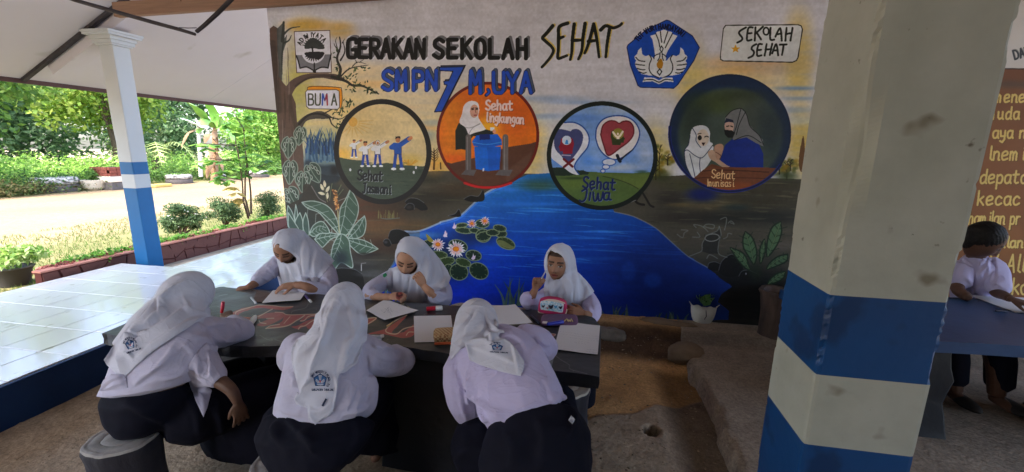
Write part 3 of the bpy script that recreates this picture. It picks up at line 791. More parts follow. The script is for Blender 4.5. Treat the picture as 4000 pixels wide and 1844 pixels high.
# faint roots left of the circle three
mc.K = D8
mc.stroke([(220, 20), (190, 60), (180, 80), (210, 100), (250, 108)], 9, (30, 28, 26), .9); mc.stroke([(240, 10), (270, 60), (300, 110), (330, 126)], 8, (28, 28, 26), .8); mc.stroke([(10, 138), (60, 115), (140, 85), (180, 70)], 3, (150, 150, 148), .7)
mc.blob(740, 20, 130, 60, (18, 34, 96), .9); mc.blob(1030, 130, 110, 28, (46, 58, 56), .9, n=.5); mc.blob(540, 110, 120, 18, (120, 104, 66), .7, st=.5)
# --- lily pads and flowers
def pad(K_, cx, cy, rx, ry, rot, c=(44, 66, 50), e=(150, 160, 120)):
    mc.K = K_; p = mc.ell(cx, cy, rx, ry, rot, 24); mc.fill(p, c)
    mc.stroke(p + [p[0]], 4, e, .85)
    for k in range(0, 24, 3):
        q = p[k]; mc.stroke([(cx * .3 + q[0] * .7, cy * .3 + q[1] * .7), (cx * .08 + q[0] * .92, cy * .08 + q[1] * .92)], 3, e, .5)
def flower(K_, cx, cy, r, n=15, sq=.95):
    mc.K = K_
    for k in range(n):
        a = 2 * math.pi * k / n + .2 * RNG.rand(); L_ = r * (.85 + .25 * RNG.rand()); ux, uy = math.cos(a), math.sin(a) * sq
        mc.fill([(cx + ux * r * .25 - uy * r * .09, cy + uy * r * .25 + ux * r * .09), (cx + ux * L_ * .7 - uy * r * .1, cy + uy * L_ * .7 + ux * r * .1), (cx + ux * L_, cy + uy * L_), (cx + ux * L_ * .7 + uy * r * .1, cy + uy * L_ * .7 - ux * r * .1), (cx + ux * r * .25 + uy * r * .09, cy + uy * r * .25 - ux * r * .09)], (240, 232, 232))
        mc.stroke([(cx + ux * r * .3, cy + uy * r * .3), (cx + ux * r * .6, cy + uy * r * .6)], 3, (226, 140, 120), .7)
    mc.fill(mc.ell(cx, cy, r * .3, r * .24), (232, 150, 40)); mc.stroke(mc.ell(cx, cy, r * .3, r * .24, 0, 12), 3, (200, 90, 50), .6)
mc.K = G5; mc.blob(720, 480, 330, 260, (10, 34, 60), .8); mc.blob(1080, 200, 280, 110, (10, 40, 80), .8)
for a in ((520, 300, 60, 40, .2), (860, 330, 110, 70, .3), (640, 430, 95, 42, .1), (720, 510, 100, 48, -.2), (1040, 440, 90, 60, .2), (740, 620, 60, 80, .2), (870, 630, 105, 95, .3), (920, 520, 90, 46, .3), (1100, 620, 115, 90, .5)):
    pad(G5, *a, c=(58, 76, 44) if a[0] in (640, 720, 920) else (36, 58, 46))
for a in ((900, 90, 70, 26, -.1), (930, 150, 100, 34, .1), (1050, 150, 60, 30, .1), (1140, 70, 80, 50, 0), (1150, 210, 85, 76, .2)): pad(G5, *a)
for a in ((450, 55, 70, 42, -.2), (610, 30, 55, 36, .1), (655, 120, 90, 50, .4), (535, 20, 60, 30, 0), (600, -20, 60, 30, .2)): pad(D3, *a, c=(60, 74, 46) if a[0] > 640 else (40, 60, 48))
mc.K = D3; mc.fill([(575, 100), (630, 95), (720, 150), (735, 168), (680, 168), (600, 140)], (138, 140, 90), .8, smooth=True)
flower(G5, 625, 312, 88); flower(G5, 835, 365, 112, 18); flower(G5, 1020, 70, 60, 13); flower(G5, 1170, 40, 62, 13); 
mc.K = G5
mc.fill([(490, 190), (540, 230), (572, 270), (540, 285), (505, 255)], (160, 150, 70), smooth=True)
for (x, y) in ((708, 195), (815, 100), (1035, 458)): mc.fill([(x - 25, y + 20), (x - 8, y - 10), (x, y - 45), (x + 10, y - 10), (x + 28, y - 20), (x + 22, y + 20), (x, y + 34)], (226, 206, 214), smooth=False)
mc.K = D3; mc.fill([(80, 60), (85, 20), (97, 0), (108, 30), (112, 62)], (228, 214, 220))
# --- the tree on the left
mc.K = A
mc.blob(110, 700, 46, 500, (64, 84, 60), .7, p=3)
mc.fill([(78, 165), (100, 150), (130, 165), (128, 300), (150, 470), (195, 520), (230, 600), (240, 720), (270, 820), (280, 980), (300, 1100), (150, 1190), (60, 1190), (100, 900), (110, 640), (84, 400)], (98, 80, 70), rough=2)
mc.fill([(170, 520), (200, 470), (270, 435), (360, 425), (470, 432), (520, 470), (440, 462), (380, 452), (300, 462), (240, 500), (205, 560), (195, 640), (190, 560)], (98, 82, 74), smooth=True)
mc.fill([(225, 740), (260, 690), (320, 655), (380, 645), (440, 680), (400, 690), (340, 690), (290, 705), (262, 760), (255, 800)], (84, 78, 70), smooth=True)
mc.fill([(120, 170), (138, 150), (160, 128), (165, 150), (160, 230), (180, 200), (175, 250), (158, 300), (150, 470), (128, 440)], (80, 84, 80), .9)
for p_ in ([(160, 130), (160, 230), (150, 330), (152, 430)], [(160, 200), (200, 165), (255, 155)], [(160, 250), (190, 235), (205, 205)], [(150, 240), (155, 170), (163, 122)]):
    mc.stroke(p_, 9, (58, 62, 58), .9, taper=(1, .3))
for k in range(26):
    r_ = RNG.rand(5); x = 95 + 120 * r_[0] ** 1.4; y0_ = 250 + 700 * r_[1]; L_ = 90 + 160 * r_[2]
    x += .09 * (y0_ - 300)
    if x > 270: continue
    mc.stroke([(x, y0_), (x + 8 * r_[3], y0_ + L_ / 2), (x + 6 * r_[4] - 2, y0_ + L_)], 2 + 5 * r_[3], (66, 54, 48) if r_[4] > .4 else (140, 124, 116), .55, taper='both')
mc.stroke([(98, 250), (120, 480), (132, 640)], 24, (60, 52, 48), .55, soft=8)
mc.stroke([(195, 560), (205, 640), (240, 760)], 16, (70, 58, 50), .6, soft=6)
mc.stroke([(230, 500), (300, 455), (380, 440), (470, 445)], 8, (60, 50, 48), .6, soft=3)
# branches
br = (44, 42, 40)
for p_, w_ in (([(440, 445), (520, 470), (560, 495), (620, 500), (690, 535), (712, 545)], 12), ([(480, 450), (490, 400), (470, 340), (490, 270), (485, 215)], 13), ([(490, 350), (515, 300), (505, 240)], 7), ([(485, 300), (460, 270), (452, 250)], 5), ([(495, 440), (540, 400), (600, 385), (650, 378)], 6), ([(560, 385), (590, 360), (640, 372)], 4), ([(585, 365), (575, 345)], 4), ([(600, 362), (625, 345)], 3),
               ([(250, 720), (300, 670), (360, 660), (420, 680), (440, 720), (470, 745)], 10), ([(380, 665), (430, 640), (500, 600)], 6), ([(430, 680), (490, 690), (530, 665)], 5), ([(500, 250), (515, 225)], 4), ([(475, 290), (462, 240), (470, 215)], 4)):
    mc.stroke(p_, w_, br, .95, taper=(1, .35))
for (cx, cy, sx, sy, n) in ((450, 310, 30, 60, 10), (540, 440, 50, 30, 12), (600, 480, 60, 40, 18), (660, 530, 50, 20, 14), (600, 395, 60, 14, 10), (470, 390, 22, 24, 6), (540, 600, 30, 34, 12), (470, 660, 40, 50, 16), (510, 640, 40, 50, 12), (480, 720, 30, 30, 9), (560, 520, 40, 20, 8)):
    for k in range(n):
        r_ = RNG.randn(4); x = cx + r_[0] * sx * .55; y = cy + r_[1] * sy * .55; a = r_[2] * 1.5; L_ = 9 + 3 * abs(r_[3])
        ux, uy = math.cos(a) * L_, math.sin(a) * L_
        mc.fill([(x - ux, y - uy), (x - uy * .35, y + ux * .35), (x + ux, y + uy), (x + uy * .35, y - ux * .35)], (46, 62, 40) if k % 3 else (84, 98, 62))
# blue grass tuft
for k in range(120):
    r_ = RNG.rand(5); x = 290 + 180 * r_[0]; y = 940 - 20 * r_[1]; h_ = 60 + 90 * r_[2]; s_ = (r_[3] - .5) * 80
    if k % 2: y -= 40
    c = ((60, 92, 116), (36, 62, 84), (104, 132, 148), (44, 84, 130))[k % 4]
    mc.stroke([(x, y), (x + s_ * .4, y - h_ * .6), (x + s_, y - h_)], 8, c, .85, taper=(1, .1))
mc.fill([(290, 930), (380, 960), (470, 960), (480, 1050), (350, 1060), (290, 1000)], (40, 54, 64), .85, smooth=True, soft=8)
mc.blob(455, 990, 24, 26, (22, 26, 30), .9)
# small bare trees between the circles
for (x, y, h_, c) in ((1032, 980, 120, (58, 36, 20)),):
    mc.stroke([(x, y), (x + 2, y - h_ * .5), (x, y - h_)], 9, c, 1, taper=(1, .3))
    for k in range(9):
        t = .35 + .06 * k; s_ = -1 if k % 2 else 1
        mc.stroke([(x, y - h_ * t), (x + s_ * 16, y - h_ * t - 12), (x + s_ * 26, y - h_ * t - 30)], 4, c, .9, taper=(1, .4))
mc.stroke([(1072, 980), (1070, 945)], 5, (60, 40, 22)); mc.blob(1035, 960, 60, 60, (222, 160, 50), .3)
mc.K = B
for (x, y, h_) in ((805, 960, 170), (850, 900, 60), (1500, 980, 110), (1520, 930, 60), (1460, 950, 70), (785, 980, 80)):
    for k in range(26):
        r_ = RNG.randn(2); mc.blob(x + r_[0] * 22, y - h_ * .5 + r_[1] * h_ * .26, 12, 10, ((150, 120, 30), (110, 104, 36), (70, 80, 34))[k % 3], .5, p=2)
    mc.stroke([(x, y), (x, y - h_ * .5), (x + 6, y - h_)], 6, (50, 42, 26), .9, taper=(1, .3))
    for k in range(4): mc.stroke([(x, y - h_ * (.4 + .15 * k)), (x + (14 if k % 2 else -14), y - h_ * (.55 + .15 * k))], 3, (50, 42, 26), .9)
mc.blob(1500, 960, 60, 26, (60, 74, 40), .8); mc.blob(820, 960, 50, 30, (64, 70, 36), .8); mc.fill([(1565, 880), (1590, 740), (1600, 880), (1580, 940)], (96, 64, 34), .9, smooth=True)
# monstera leaves
mc.K = F3
for (cx, cy, rx, ry, rot) in ((240, 60, 50, 72, .2), (152, 150, 58, 82, .1), (162, 340, 60, 92, .1), (345, 350, 66, 82, -.5), (262, 415, 60, 80, .1), (175, 530, 66, 76, -.4)):
    p = [(-.75, -.75), (-.3, -1), (0, -.8), (.3, -1), (.8, -.75), (1, -.2), (.7, .4), (.1, 1.05), (-.5, .5), (-1, -.1)]
    c_, q_ = math.cos(rot), math.sin(rot); tr = lambda u, v: (cx + u * rx * c_ - v * ry * q_, cy + u * rx * q_ + v * ry * c_)
    mc.fill([tr(*a) for a in p], (66, 82, 70), .95, smooth=True); pp = [tr(*a) for a in p]; mc.stroke(pp + [pp[0]], 4, (150, 164, 148), .8)
    mc.stroke([tr(0, -.8), tr(-.05, 0), tr(.1, .95)], 3.5, (140, 154, 138), .8)
    for (u, v) in ((-.55, -.25), (.5, -.3), (.55, .15), (-.45, .2), (-.25, -.6), (.25, -.6)):
        e_ = [tr(u + .13 * math.cos(t), v + .2 * math.sin(t)) for t in np.linspace(0, 6.28, 9)]
        mc.fill(e_, (48, 50, 44)); mc.stroke(e_, 3, (172, 182, 166), .9)
# roots of the tree
mc.fill([(270, 440), (340, 450), (380, 540), (450, 590), (380, 560), (300, 560), (180, 620), (130, 600), (250, 540)], (58, 54, 46), .9, smooth=True)
mc.stroke([(330, 450), (360, 500), (390, 545), (440, 575)], 4, (140, 134, 128), .7)
# the large plant
pg = (76, 98, 82); pe = (172, 186, 172)
for pts, mid in (([(255, 575), (340, 565), (430, 590), (490, 640), (530, 720), (548, 820), (500, 780), (430, 700), (380, 650), (300, 620)], [(260, 578), (400, 650), (500, 740), (546, 820)]),
                 ([(630, 475), (660, 520), (690, 590), (690, 660), (660, 740), (600, 830), (555, 820), (545, 720), (555, 620), (590, 560)], [(632, 480), (600, 580), (580, 700), (552, 815)]),
                 ([(740, 680), (752, 740), (735, 820), (690, 850), (610, 860), (640, 790), (680, 735)], [(738, 688), (690, 780), (612, 858)]),
                 ([(845, 935), (790, 960), (720, 980), (650, 930), (600, 860), (700, 860), (780, 890)], [(840, 935), (740, 910), (610, 865)]),
                 ([(355, 860), (400, 815), (470, 810), (545, 830), (480, 860), (420, 920), (400, 910)], [(360, 862), (450, 840), (545, 830)]),
                 ([(315, 820), (340, 760), (390, 725), (430, 735), (470, 810), (400, 815), (350, 840)], [(320, 815), (380, 760), (440, 770)]),
                 ([(485, 960), (500, 900), (540, 830), (580, 825), (620, 870), (630, 950), (648, 1080), (560, 1040), (500, 1100), (480, 1020)], [(560, 830), (545, 900), (500, 1000)])):
    leaf(mc, pts, pg, pe, 4, mid, 4)
mc.blob(560, 1010, 60, 60, (40, 52, 58), .9)
for pts in ([(148, 600), (180, 650), (200, 720), (190, 790), (150, 760), (140, 680)], [(208, 592), (222, 660), (215, 730), (200, 690)], [(240, 655), (262, 720), (262, 800), (215, 770), (205, 720)], [(285, 655), (305, 720), (310, 830), (270, 790), (265, 720)], [(150, 655), (180, 700), (205, 740), (230, 790), (160, 780)]):
    leaf(mc, pts, (70, 92, 82), pe, 3.5)
for (x, y, a) in ((432, 435, -.1), (412, 460, -.4), (455, 475, .5), (410, 507, -1.3), (452, 528, .1)):
    c_, q_ = math.cos(a), math.sin(a); tr = lambda u, v: (x + u * c_ - v * q_, y + u * q_ + v * c_)
    mc.fill([tr(0, -30), tr(11, -8), tr(9, 14), tr(0, 24), tr(-9, 14), tr(-11, -8)], (216, 208, 176), smooth=True)
mc.stroke([(432, 460), (440, 520), (455, 570)], 3, (120, 120, 90))
for k in range(80):
    r_ = RNG.rand(3); t = r_[0]; mc.blob(505 + 26 * t + (r_[1] - .5) * 40 * (1 - .5 * t), 480 + 150 * t, 7, 5, ((196, 140, 80), (224, 180, 120), (120, 70, 40))[k % 3], .9, p=3)
mc.stroke([(534, 640), (538, 720), (546, 810)], 4, (170, 170, 130))
for p_ in ([(470, 560), (480, 480), (490, 430)], [(530, 500), (560, 440)], [(540, 520), (575, 475)]): mc.stroke(p_, 3, (120, 128, 96), .8)
mc.K = C7
mc.stroke([(716, 905), (716, 850), (750, 846)], 3.5, (190, 190, 186), .9, smooth=False)
mc.blob(760, 840, 120, 24, (90, 88, 84), .8, st=.6); mc.blob(820, 930, 140, 26, (104, 106, 104), .8, st=.6); mc.blob(760, 780, 100, 14, (50, 48, 46), .8)
for k in range(24):
    r_ = RNG.rand(3); x = 840 + 160 * r_[0]; mc.stroke([(x, 500), (x + 10 * (r_[1] - .5), 500 - 24 - 40 * r_[2])], 2.5, (128, 124, 80), .7)
mc.stroke([(870, 500), (920, 506), (1010, 498)], 4, (110, 130, 126), .6)
# ------------------------------------------------ circle one: exercise
mc.K = A
ring1 = mc.ell(735, 880, 268, 291, -.12)
mc.fill(mc.ell(735, 880, 256, 278, -.12), (222, 200, 150)); cm1 = mc.mask(mc.ell(735, 880, 256, 278, -.12))
for (x, y, rx, ry, c, a) in ((620, 720, 200, 100, (216, 186, 120), .6), (800, 700, 200, 120, (224, 206, 160), .5), (880, 930, 90, 40, (232, 196, 90), .8), (500, 900, 60, 50, (226, 180, 80), .8), (740, 860, 160, 60, (226, 206, 160), .6)):
    mc.blob(x, y, rx, ry, c, a, n=.3, st=.3, clip=cm1)
mc.fill(mc.ell(563, 708, 26, 28), (214, 168, 84), .9)
for a in np.linspace(-.1, 2.2, 9): mc.stroke([(563 + 36 * math.cos(a), 708 + 36 * math.sin(a)), (563 + 120 * math.cos(a), 708 + 90 * math.sin(a))], 6, (206, 168, 96), .6, taper=(1, .2), clip=cm1)
for k in range(26):
    r_ = RNG.rand(2); x = 840 + 100 * r_[0]; mc.stroke([(890, 965), (x, 925 + 10 * r_[1])], 3, (214, 160, 60), .5, clip=cm1)
mc.fill([(440, 905), (500, 915), (560, 925), (620, 930), (640, 955), (700, 950), (760, 945), (860, 960), (960, 965), (1010, 960), (1010, 1200), (440, 1200)], (76, 88, 74), rough=5, clip=cm1)
for k in range(60):
    r_ = RNG.rand(5); x = 480 + 500 * r_[0]; y = 935 + 220 * r_[1]; mc.stroke([(x, y), (x + 40, y + 4 * r_[2])], 6, (58, 72, 62) if r_[3] > .5 else (92, 100, 82), .45, taper='both', clip=cm1)
mc.stroke(ring1 + ring1[:2], 20, (34, 34, 36))
def figure(x, y, h, top, bot, skin=(190, 130, 90), scarf=False):
    u = h / 10.
    for s_ in (-1, 1):
        mc.fill([(x + s_ * u * .1, y - 4.8 * u), (x + s_ * u * 1.1, y - 4.8 * u), (x + s_ * u * 1.6, y - .4 * u), (x + s_ * u * .7, y - .4 * u)], bot)
        mc.fill(mc.ell(x + s_ * 1.3 * u, y - .1 * u, .8 * u, .4 * u), (236, 236, 236))
    mc.fill([(x - 1.2 * u, y - 8 * u), (x + 1.1 * u, y - 8.1 * u), (x + 1.1 * u, y - 4.6 * u), (x - 1.1 * u, y - 4.6 * u)], top); mc.stroke([(x - 1.2 * u, y - 8 * u), (x - 1.1 * u, y - 4.6 * u), (x + 1.1 * u, y - 4.6 * u), (x + 1.1 * u, y - 7.6 * u)], 2, (60, 50, 50), .7, smooth=False)
    mc.stroke([(x + .9 * u, y - 7.6 * u), (x + 3.4 * u, y - 9.3 * u)], 1.0 * u, top); mc.stroke([(x + 3.4 * u, y - 9.2 * u), (x + 4 * u, y - 9.6 * u)], .7 * u, skin)
    mc.stroke([(x - 1 * u, y - 7.5 * u), (x - 2 * u, y - 6.7 * u), (x, y - 6.4 * u)], .9 * u, top, smooth=False); mc.stroke([(x + .9 * u, y - 8.1 * u), (x + 3.4 * u, y - 9.8 * u)], 2, (60, 50, 50), .6)
    mc.fill(mc.ell(x, y - 9.1 * u, .75 * u, .95 * u), skin if not scarf else (228, 222, 216)); 
    if scarf: mc.fill(mc.ell(x, y - 9. * u, .45 * u, .6 * u), skin); mc.stroke(mc.ell(x, y - 9.1 * u, .8 * u, 1 * u, 0, 14), 2, (60, 50, 50), .6)
    else: mc.fill([(x - .8 * u, y - 9.2 * u), (x - .7 * u, y - 10 * u), (x + .7 * u, y - 10.1 * u), (x + .8 * u, y - 9.3 * u), (x, y - 9.6 * u)], (40, 30, 28))
blu = (46, 78, 158); wht = (226, 222, 216)
figure(569, 914, 104, wht, blu); figure(634, 965, 145, wht, blu); figure(706, 965, 150, wht, blu, scarf=True); figure(823, 982, 190, (44, 96, 172), (44, 84, 160))
for (x, y) in ((547, 985), (928, 972), (915, 1000)): mc.fill(mc.ell(x, y, 6, 9), (220, 220, 214))
for dx, c in ((3, (150, 156, 156)), (0, (34, 40, 44))):
    mc.text('Sehat', 592, 985, 58, c, 7, adv=.52, cw=.4, rot=.05, dx=dx, dy=dx); mc.text('Jasmani', 622, 1062, 54, c, 6.5, adv=.44, cw=.36, rot=.05, dx=dx, dy=dx)
# ------------------------------------------------ circle two: bin
ring2 = mc.ell(1345, 785, 290, 303, -.05)
mc.fill(ring2, (222, 120, 34)); cm2 = mc.mask(ring2)
for (x, y, rx, ry, c, a) in ((1340, 640, 250, 120, (206, 110, 36), .8), (1400, 760, 200, 100, (236, 160, 40), .8), (1150, 850, 90, 120, (236, 150, 46), .8), (1500, 700, 120, 160, (200, 96, 34), .8), (1130, 640, 80, 100, (226, 150, 50), .7), (1350, 730, 60, 60, (240, 190, 60), .7), (1150, 920, 80, 30, (226, 100, 30), .8)):
    mc.blob(x, y, rx, ry, c, a, n=.3, st=.3, clip=cm2)
mc.fill([(1060, 930), (1130, 950), (1250, 920), (1450, 860), (1640, 820), (1650, 900), (1560, 1060), (1345, 1120), (1180, 1060)], (96, 64, 48), clip=cm2, rough=5)
mc.fill([(1440, 1000), (1600, 880), (1580, 960), (1460, 1060)], (112, 84, 70), .6, clip=cm2, soft=6)
mc.stroke(ring2 + ring2[:2], 11, (112, 34, 26)); mc.stroke([(1210, 1062), (1290, 1085), (1400, 1085), (1480, 1062)], 9, (196, 40, 44), .9)
# woman
mc.fill([(1158, 870), (1156, 760), (1175, 715), (1230, 700), (1330, 750), (1385, 762), (1378, 778), (1330, 790), (1260, 790), (1225, 830), (1215, 870), (1190, 865)], (38, 44, 40), smooth=False)
mc.fill([(1180, 710), (1195, 660), (1205, 615), (1230, 590), (1262, 586), (1288, 600), (1295, 640), (1290, 680), (1320, 730), (1330, 752), (1270, 770), (1235, 780), (1215, 740)], (230, 224, 220), smooth=True)
mc.fill(mc.ell(1266, 645, 25, 38, .05), (206, 160, 136)); mc.stroke([(1252, 636), (1262, 634)], 4, (40, 30, 30)); mc.stroke([(1275, 634), (1285, 634)], 4, (40, 30, 30)); mc.stroke([(1266, 668), (1280, 668)], 4, (150, 50, 50)); mc.stroke([(1272, 640), (1276, 655)], 2.5, (130, 80, 60))
mc.stroke([(1250, 630), (1264, 626)], 3, (50, 34, 30)); mc.stroke([(1272, 626), (1286, 628)], 3, (50, 34, 30))
mc.stroke([(1215, 740), (1250, 740), (1300, 715)], 3, (160, 156, 156), .8); mc.stroke([(1235, 775), (1260, 740), (1300, 720)], 2.5, (150, 146, 146), .8)
mc.fill([(1358, 740), (1382, 738), (1384, 758), (1360, 760)], (226, 224, 224)); mc.fill(mc.ell(1382, 762, 10, 12), (206, 150, 120))
# bin
for x in (1232, 1447): mc.stroke([(x, 795), (x, 1000)], 22, (112, 104, 100), smooth=False); mc.stroke([(x - 6, 795), (x - 6, 1000)], 3, (160, 154, 150), .7, smooth=False)
mc.fill([(1190, 1012), (1215, 985), (1280, 985), (1262, 1020)], (104, 98, 96)); mc.fill([(1388, 1015), (1412, 985), (1490, 985), (1470, 1022)], (104, 98, 96))
mc.fill([(1266, 850), (1422, 850), (1412, 985), (1345, 993), (1275, 980)], (26, 112, 200)); mc.fill([(1340, 855), (1422, 850), (1412, 985), (1350, 992)], (20, 92, 178), .7)
mc.fill([(1254, 820), (1280, 785), (1400, 778), (1425, 812), (1426, 842), (1340, 858), (1262, 846)], (24, 100, 190)); mc.fill([(1295, 780), (1355, 778), (1358, 808), (1298, 812)], (14, 44, 110)); mc.stroke([(1256, 826), (1340, 838), (1426, 824)], 4, (90, 170, 230), .7)
mc.stroke([(1320, 980), (1318, 990)], 6, (226, 226, 226))
for dx, c, a in ((4, (110, 40, 26), .9), (0, (236, 208, 196), 1)):
    mc.K = F2
    mc.text('Sehat', 1222, 815, 92, c, 8, adv=.58, cw=.44, rot=.0, dx=dx, dy=dx, alpha=a); mc.text('lingkungan', 1228, 930, 88, c, 7, adv=.46, cw=.36, rot=.06, dx=dx, dy=dx, alpha=a)
# ------------------------------------------------ circle three
mc.K = F4
ring3 = mc.ell(1143, 577, 526, 516, -.02); mc.fill(ring3, (126, 160, 206)); cm3 = mc.mask(ring3)
for (x, y, rx, ry, c, a) in ((1000, 130, 260, 60, (150, 176, 206), .8), (1300, 120, 200, 60, (196, 204, 208), .8), (950, 200, 160, 40, (96, 136, 196), .8), (1560, 400, 120, 200, (180, 190, 204), .8), (1020, 620, 80, 60, (90, 140, 206), .8), (1080, 520, 70, 120, (150, 178, 212), .7), (700, 640, 80, 60, (100, 144, 200), .7), (1350, 690, 240, 40, (206, 208, 206), .8), (1200, 660, 120, 30, (90, 140, 200), .6), (1580, 600, 80, 80, (190, 196, 206), .8)):
    mc.blob(x, y, rx, ry, c, a, n=.4, st=.3, clip=cm3)
mc.fill([(600, 720), (700, 700), (850, 712), (1000, 735), (1100, 740), (1250, 745), (1450, 750), (1620, 745), (1700, 760), (1700, 1150), (600, 1150)], (90, 110, 62), rough=4, clip=cm3)
mc.fill([(600, 750), (640, 695), (760, 690), (880, 725), (960, 720), (1020, 745), (1000, 770), (700, 770)], (36, 52, 44), .95, clip=cm3, rough=8); mc.blob(1530, 735, 60, 16, (60, 84, 66), .9, clip=cm3, n=.5)
mc.fill([(1100, 760), (1250, 790), (1400, 850), (1500, 905), (1640, 850), (1640, 760)], (112, 126, 66), .7, clip=cm3, soft=5); mc.blob(900, 850, 180, 50, (112, 130, 62), .7, clip=cm3, st=.4); mc.blob(860, 800, 120, 14, (50, 66, 40), .8, clip=cm3, st=.4)
mc.stroke([(1150, 780), (1300, 815), (1420, 860), (1500, 905)], 4, (60, 66, 36), .7, clip=cm3)
# left bubble
lb = [(640, 480), (700, 300), (770, 250), (870, 250), (960, 300), (1010, 390), (990, 500), (920, 590), (880, 650), (870, 700), (915, 765), (840, 750), (770, 700), (690, 640), (640, 590)]
mc.fill(lb, (222, 222, 222), smooth=True, clip=cm3); mc.stroke([(770, 250), (870, 250), (960, 300), (1012, 390), (1000, 490), (930, 580), (880, 650), (872, 700), (915, 760)], 5, (36, 76, 150), .9, clip=cm3)
mc.fill([(668, 420), (690, 330), (730, 315), (790, 325), (830, 335), (850, 318), (900, 315), (940, 345), (955, 400), (930, 490), (860, 590), (800, 650), (740, 580), (680, 510)], (78, 84, 122), smooth=True, clip=cm3)
def headp(cx, cy, s, flip, col):
    p = [(-.9, -.2), (-.8, -.8), (-.3, -1.1), (.3, -1.1), (.8, -.8), (.95, -.2), (.8, .3), (.7, .9), (-.5, .95), (-.55, .6), (-.95, .6), (-1, .25), (-1.15, .15)]
    mc.fill([(cx + (-u if flip else u) * s, cy + v * s * 1.15) for u, v in p], col, smooth=False)
headp(795, 480, 74, False, (150, 40, 60)); mc.fill(mc.ell(792, 425, 46, 46), (216, 226, 232)); mc.fill([(775, 460), (785, 425), (795, 418), (805, 430), (810, 465)], (70, 150, 206))
mc.stroke([(745, 572), (830, 575)], 4, (226, 210, 214), .8, smooth=False)
mc.stroke([(764, 610), (850, 685)], 9, (110, 30, 40), smooth=False); mc.stroke([(860, 612), (766, 688)], 9, (110, 30, 40), smooth=False)
# right bubble
rb_ = [(1078, 400), (1090, 300), (1150, 220), (1250, 185), (1370, 190), (1460, 240), (1510, 330), (1500, 420), (1450, 510), (1370, 580), (1270, 615), (1180, 580), (1110, 500)]
mc.fill(rb_, (224, 218, 210), smooth=True); mc.stroke(rb_ + [rb_[0]], 5, (36, 70, 140), .9)
mc.fill([(1128, 370), (1150, 280), (1210, 235), (1270, 236), (1310, 258), (1350, 238), (1410, 240), (1450, 290), (1450, 370), (1400, 440), (1320, 500), (1205, 575), (1160, 480)], (156, 74, 80), smooth=True)
hh_ = [(1128, 370), (1150, 280), (1210, 235), (1270, 236), (1310, 258), (1350, 238), (1410, 240), (1450, 290), (1450, 370), (1400, 440), (1320, 500), (1205, 575), (1160, 480)]
mc.stroke(hh_ + [hh_[0]], 5, (100, 30, 40), .9)
headp(1290, 400, 68, True, (62, 70, 40)); mc.fill(mc.ell(1300, 360, 54, 54), (150, 140, 66)); mc.stroke([(1250, 345), (1280, 385), (1300, 395), (1320, 380), (1345, 340)], 8, (236, 220, 196), smooth=False); mc.fill(mc.ell(1298, 362, 11, 12), (236, 220, 196)); mc.fill([(1282, 380), (1318, 380), (1312, 412), (1286, 412)], (236, 220, 196))
mc.stroke([(1292, 575), (1310, 620), (1320, 632)], 12, (24, 30, 44), smooth=False); mc.stroke([(1315, 630), (1370, 575), (1455, 508)], 8, (24, 34, 54), taper=(1, .3))
for a in ((1210, 640, 66, 34), (1180, 688, 36, 22), (1150, 728, 22, 18)):
    mc.fill(mc.ell(*a), (206, 208, 212)); e_ = mc.ell(*a, 0, 16); mc.stroke(e_ + [e_[0]], 4, (60, 100, 170), .9)
mc.stroke(ring3 + ring3[:2], 17, (24, 34, 30))
for dx, c in ((3, (136, 150, 170)), (0, (24, 40, 92))):
    mc.text('Sehat', 960, 782, 112, c, 7.5, adv=.60, cw=.44, rot=.07, dx=dx, dy=dx)
    for s_ in ([(945, 925), (990, 908), (978, 1000), (945, 1030), (920, 1018)], [(1028, 940), (1016, 1015)], [(1036, 908), (1038, 914)], [(1055, 938), (1062, 1015), (1085, 1015), (1102, 950)], [(1102, 950), (1110, 1015), (1135, 1010), (1152, 938)], [(1212, 945), (1170, 950), (1162, 1005), (1198, 1008), (1214, 950)], [(1214, 945), (1208, 1002), (1230, 1012)]):
        mc.stroke([(x + dx, y + dx) for x, y in s_], 7.5, c)
# ------------------------------------------------ circle four
mc.K = B
ring4 = mc.ell(1190, 727, 330, 318, -.05)
mc.fill(ring4, (30, 50, 76)); mc.fill(mc.ell(1190, 745, 285, 265, -.05), (78, 90, 78), soft=14); cm4 = mc.mask(ring4)
for (x, y, rx, ry, c, a) in ((1100, 560, 160, 60, (74, 86, 40), .8), (1250, 530, 120, 40, (56, 64, 40), .8), (1330, 640, 100, 120, (70, 76, 68), .8), (1000, 650, 90, 120, (44, 56, 48), .8), (1100, 720, 70, 80, (74, 84, 76), .8), (1420, 720, 80, 160, (44, 56, 60), .8), (1240, 560, 60, 30, (96, 104, 84), .6)):
    mc.blob(x, y, rx, ry, c, a, n=.3, st=.2, clip=cm4)
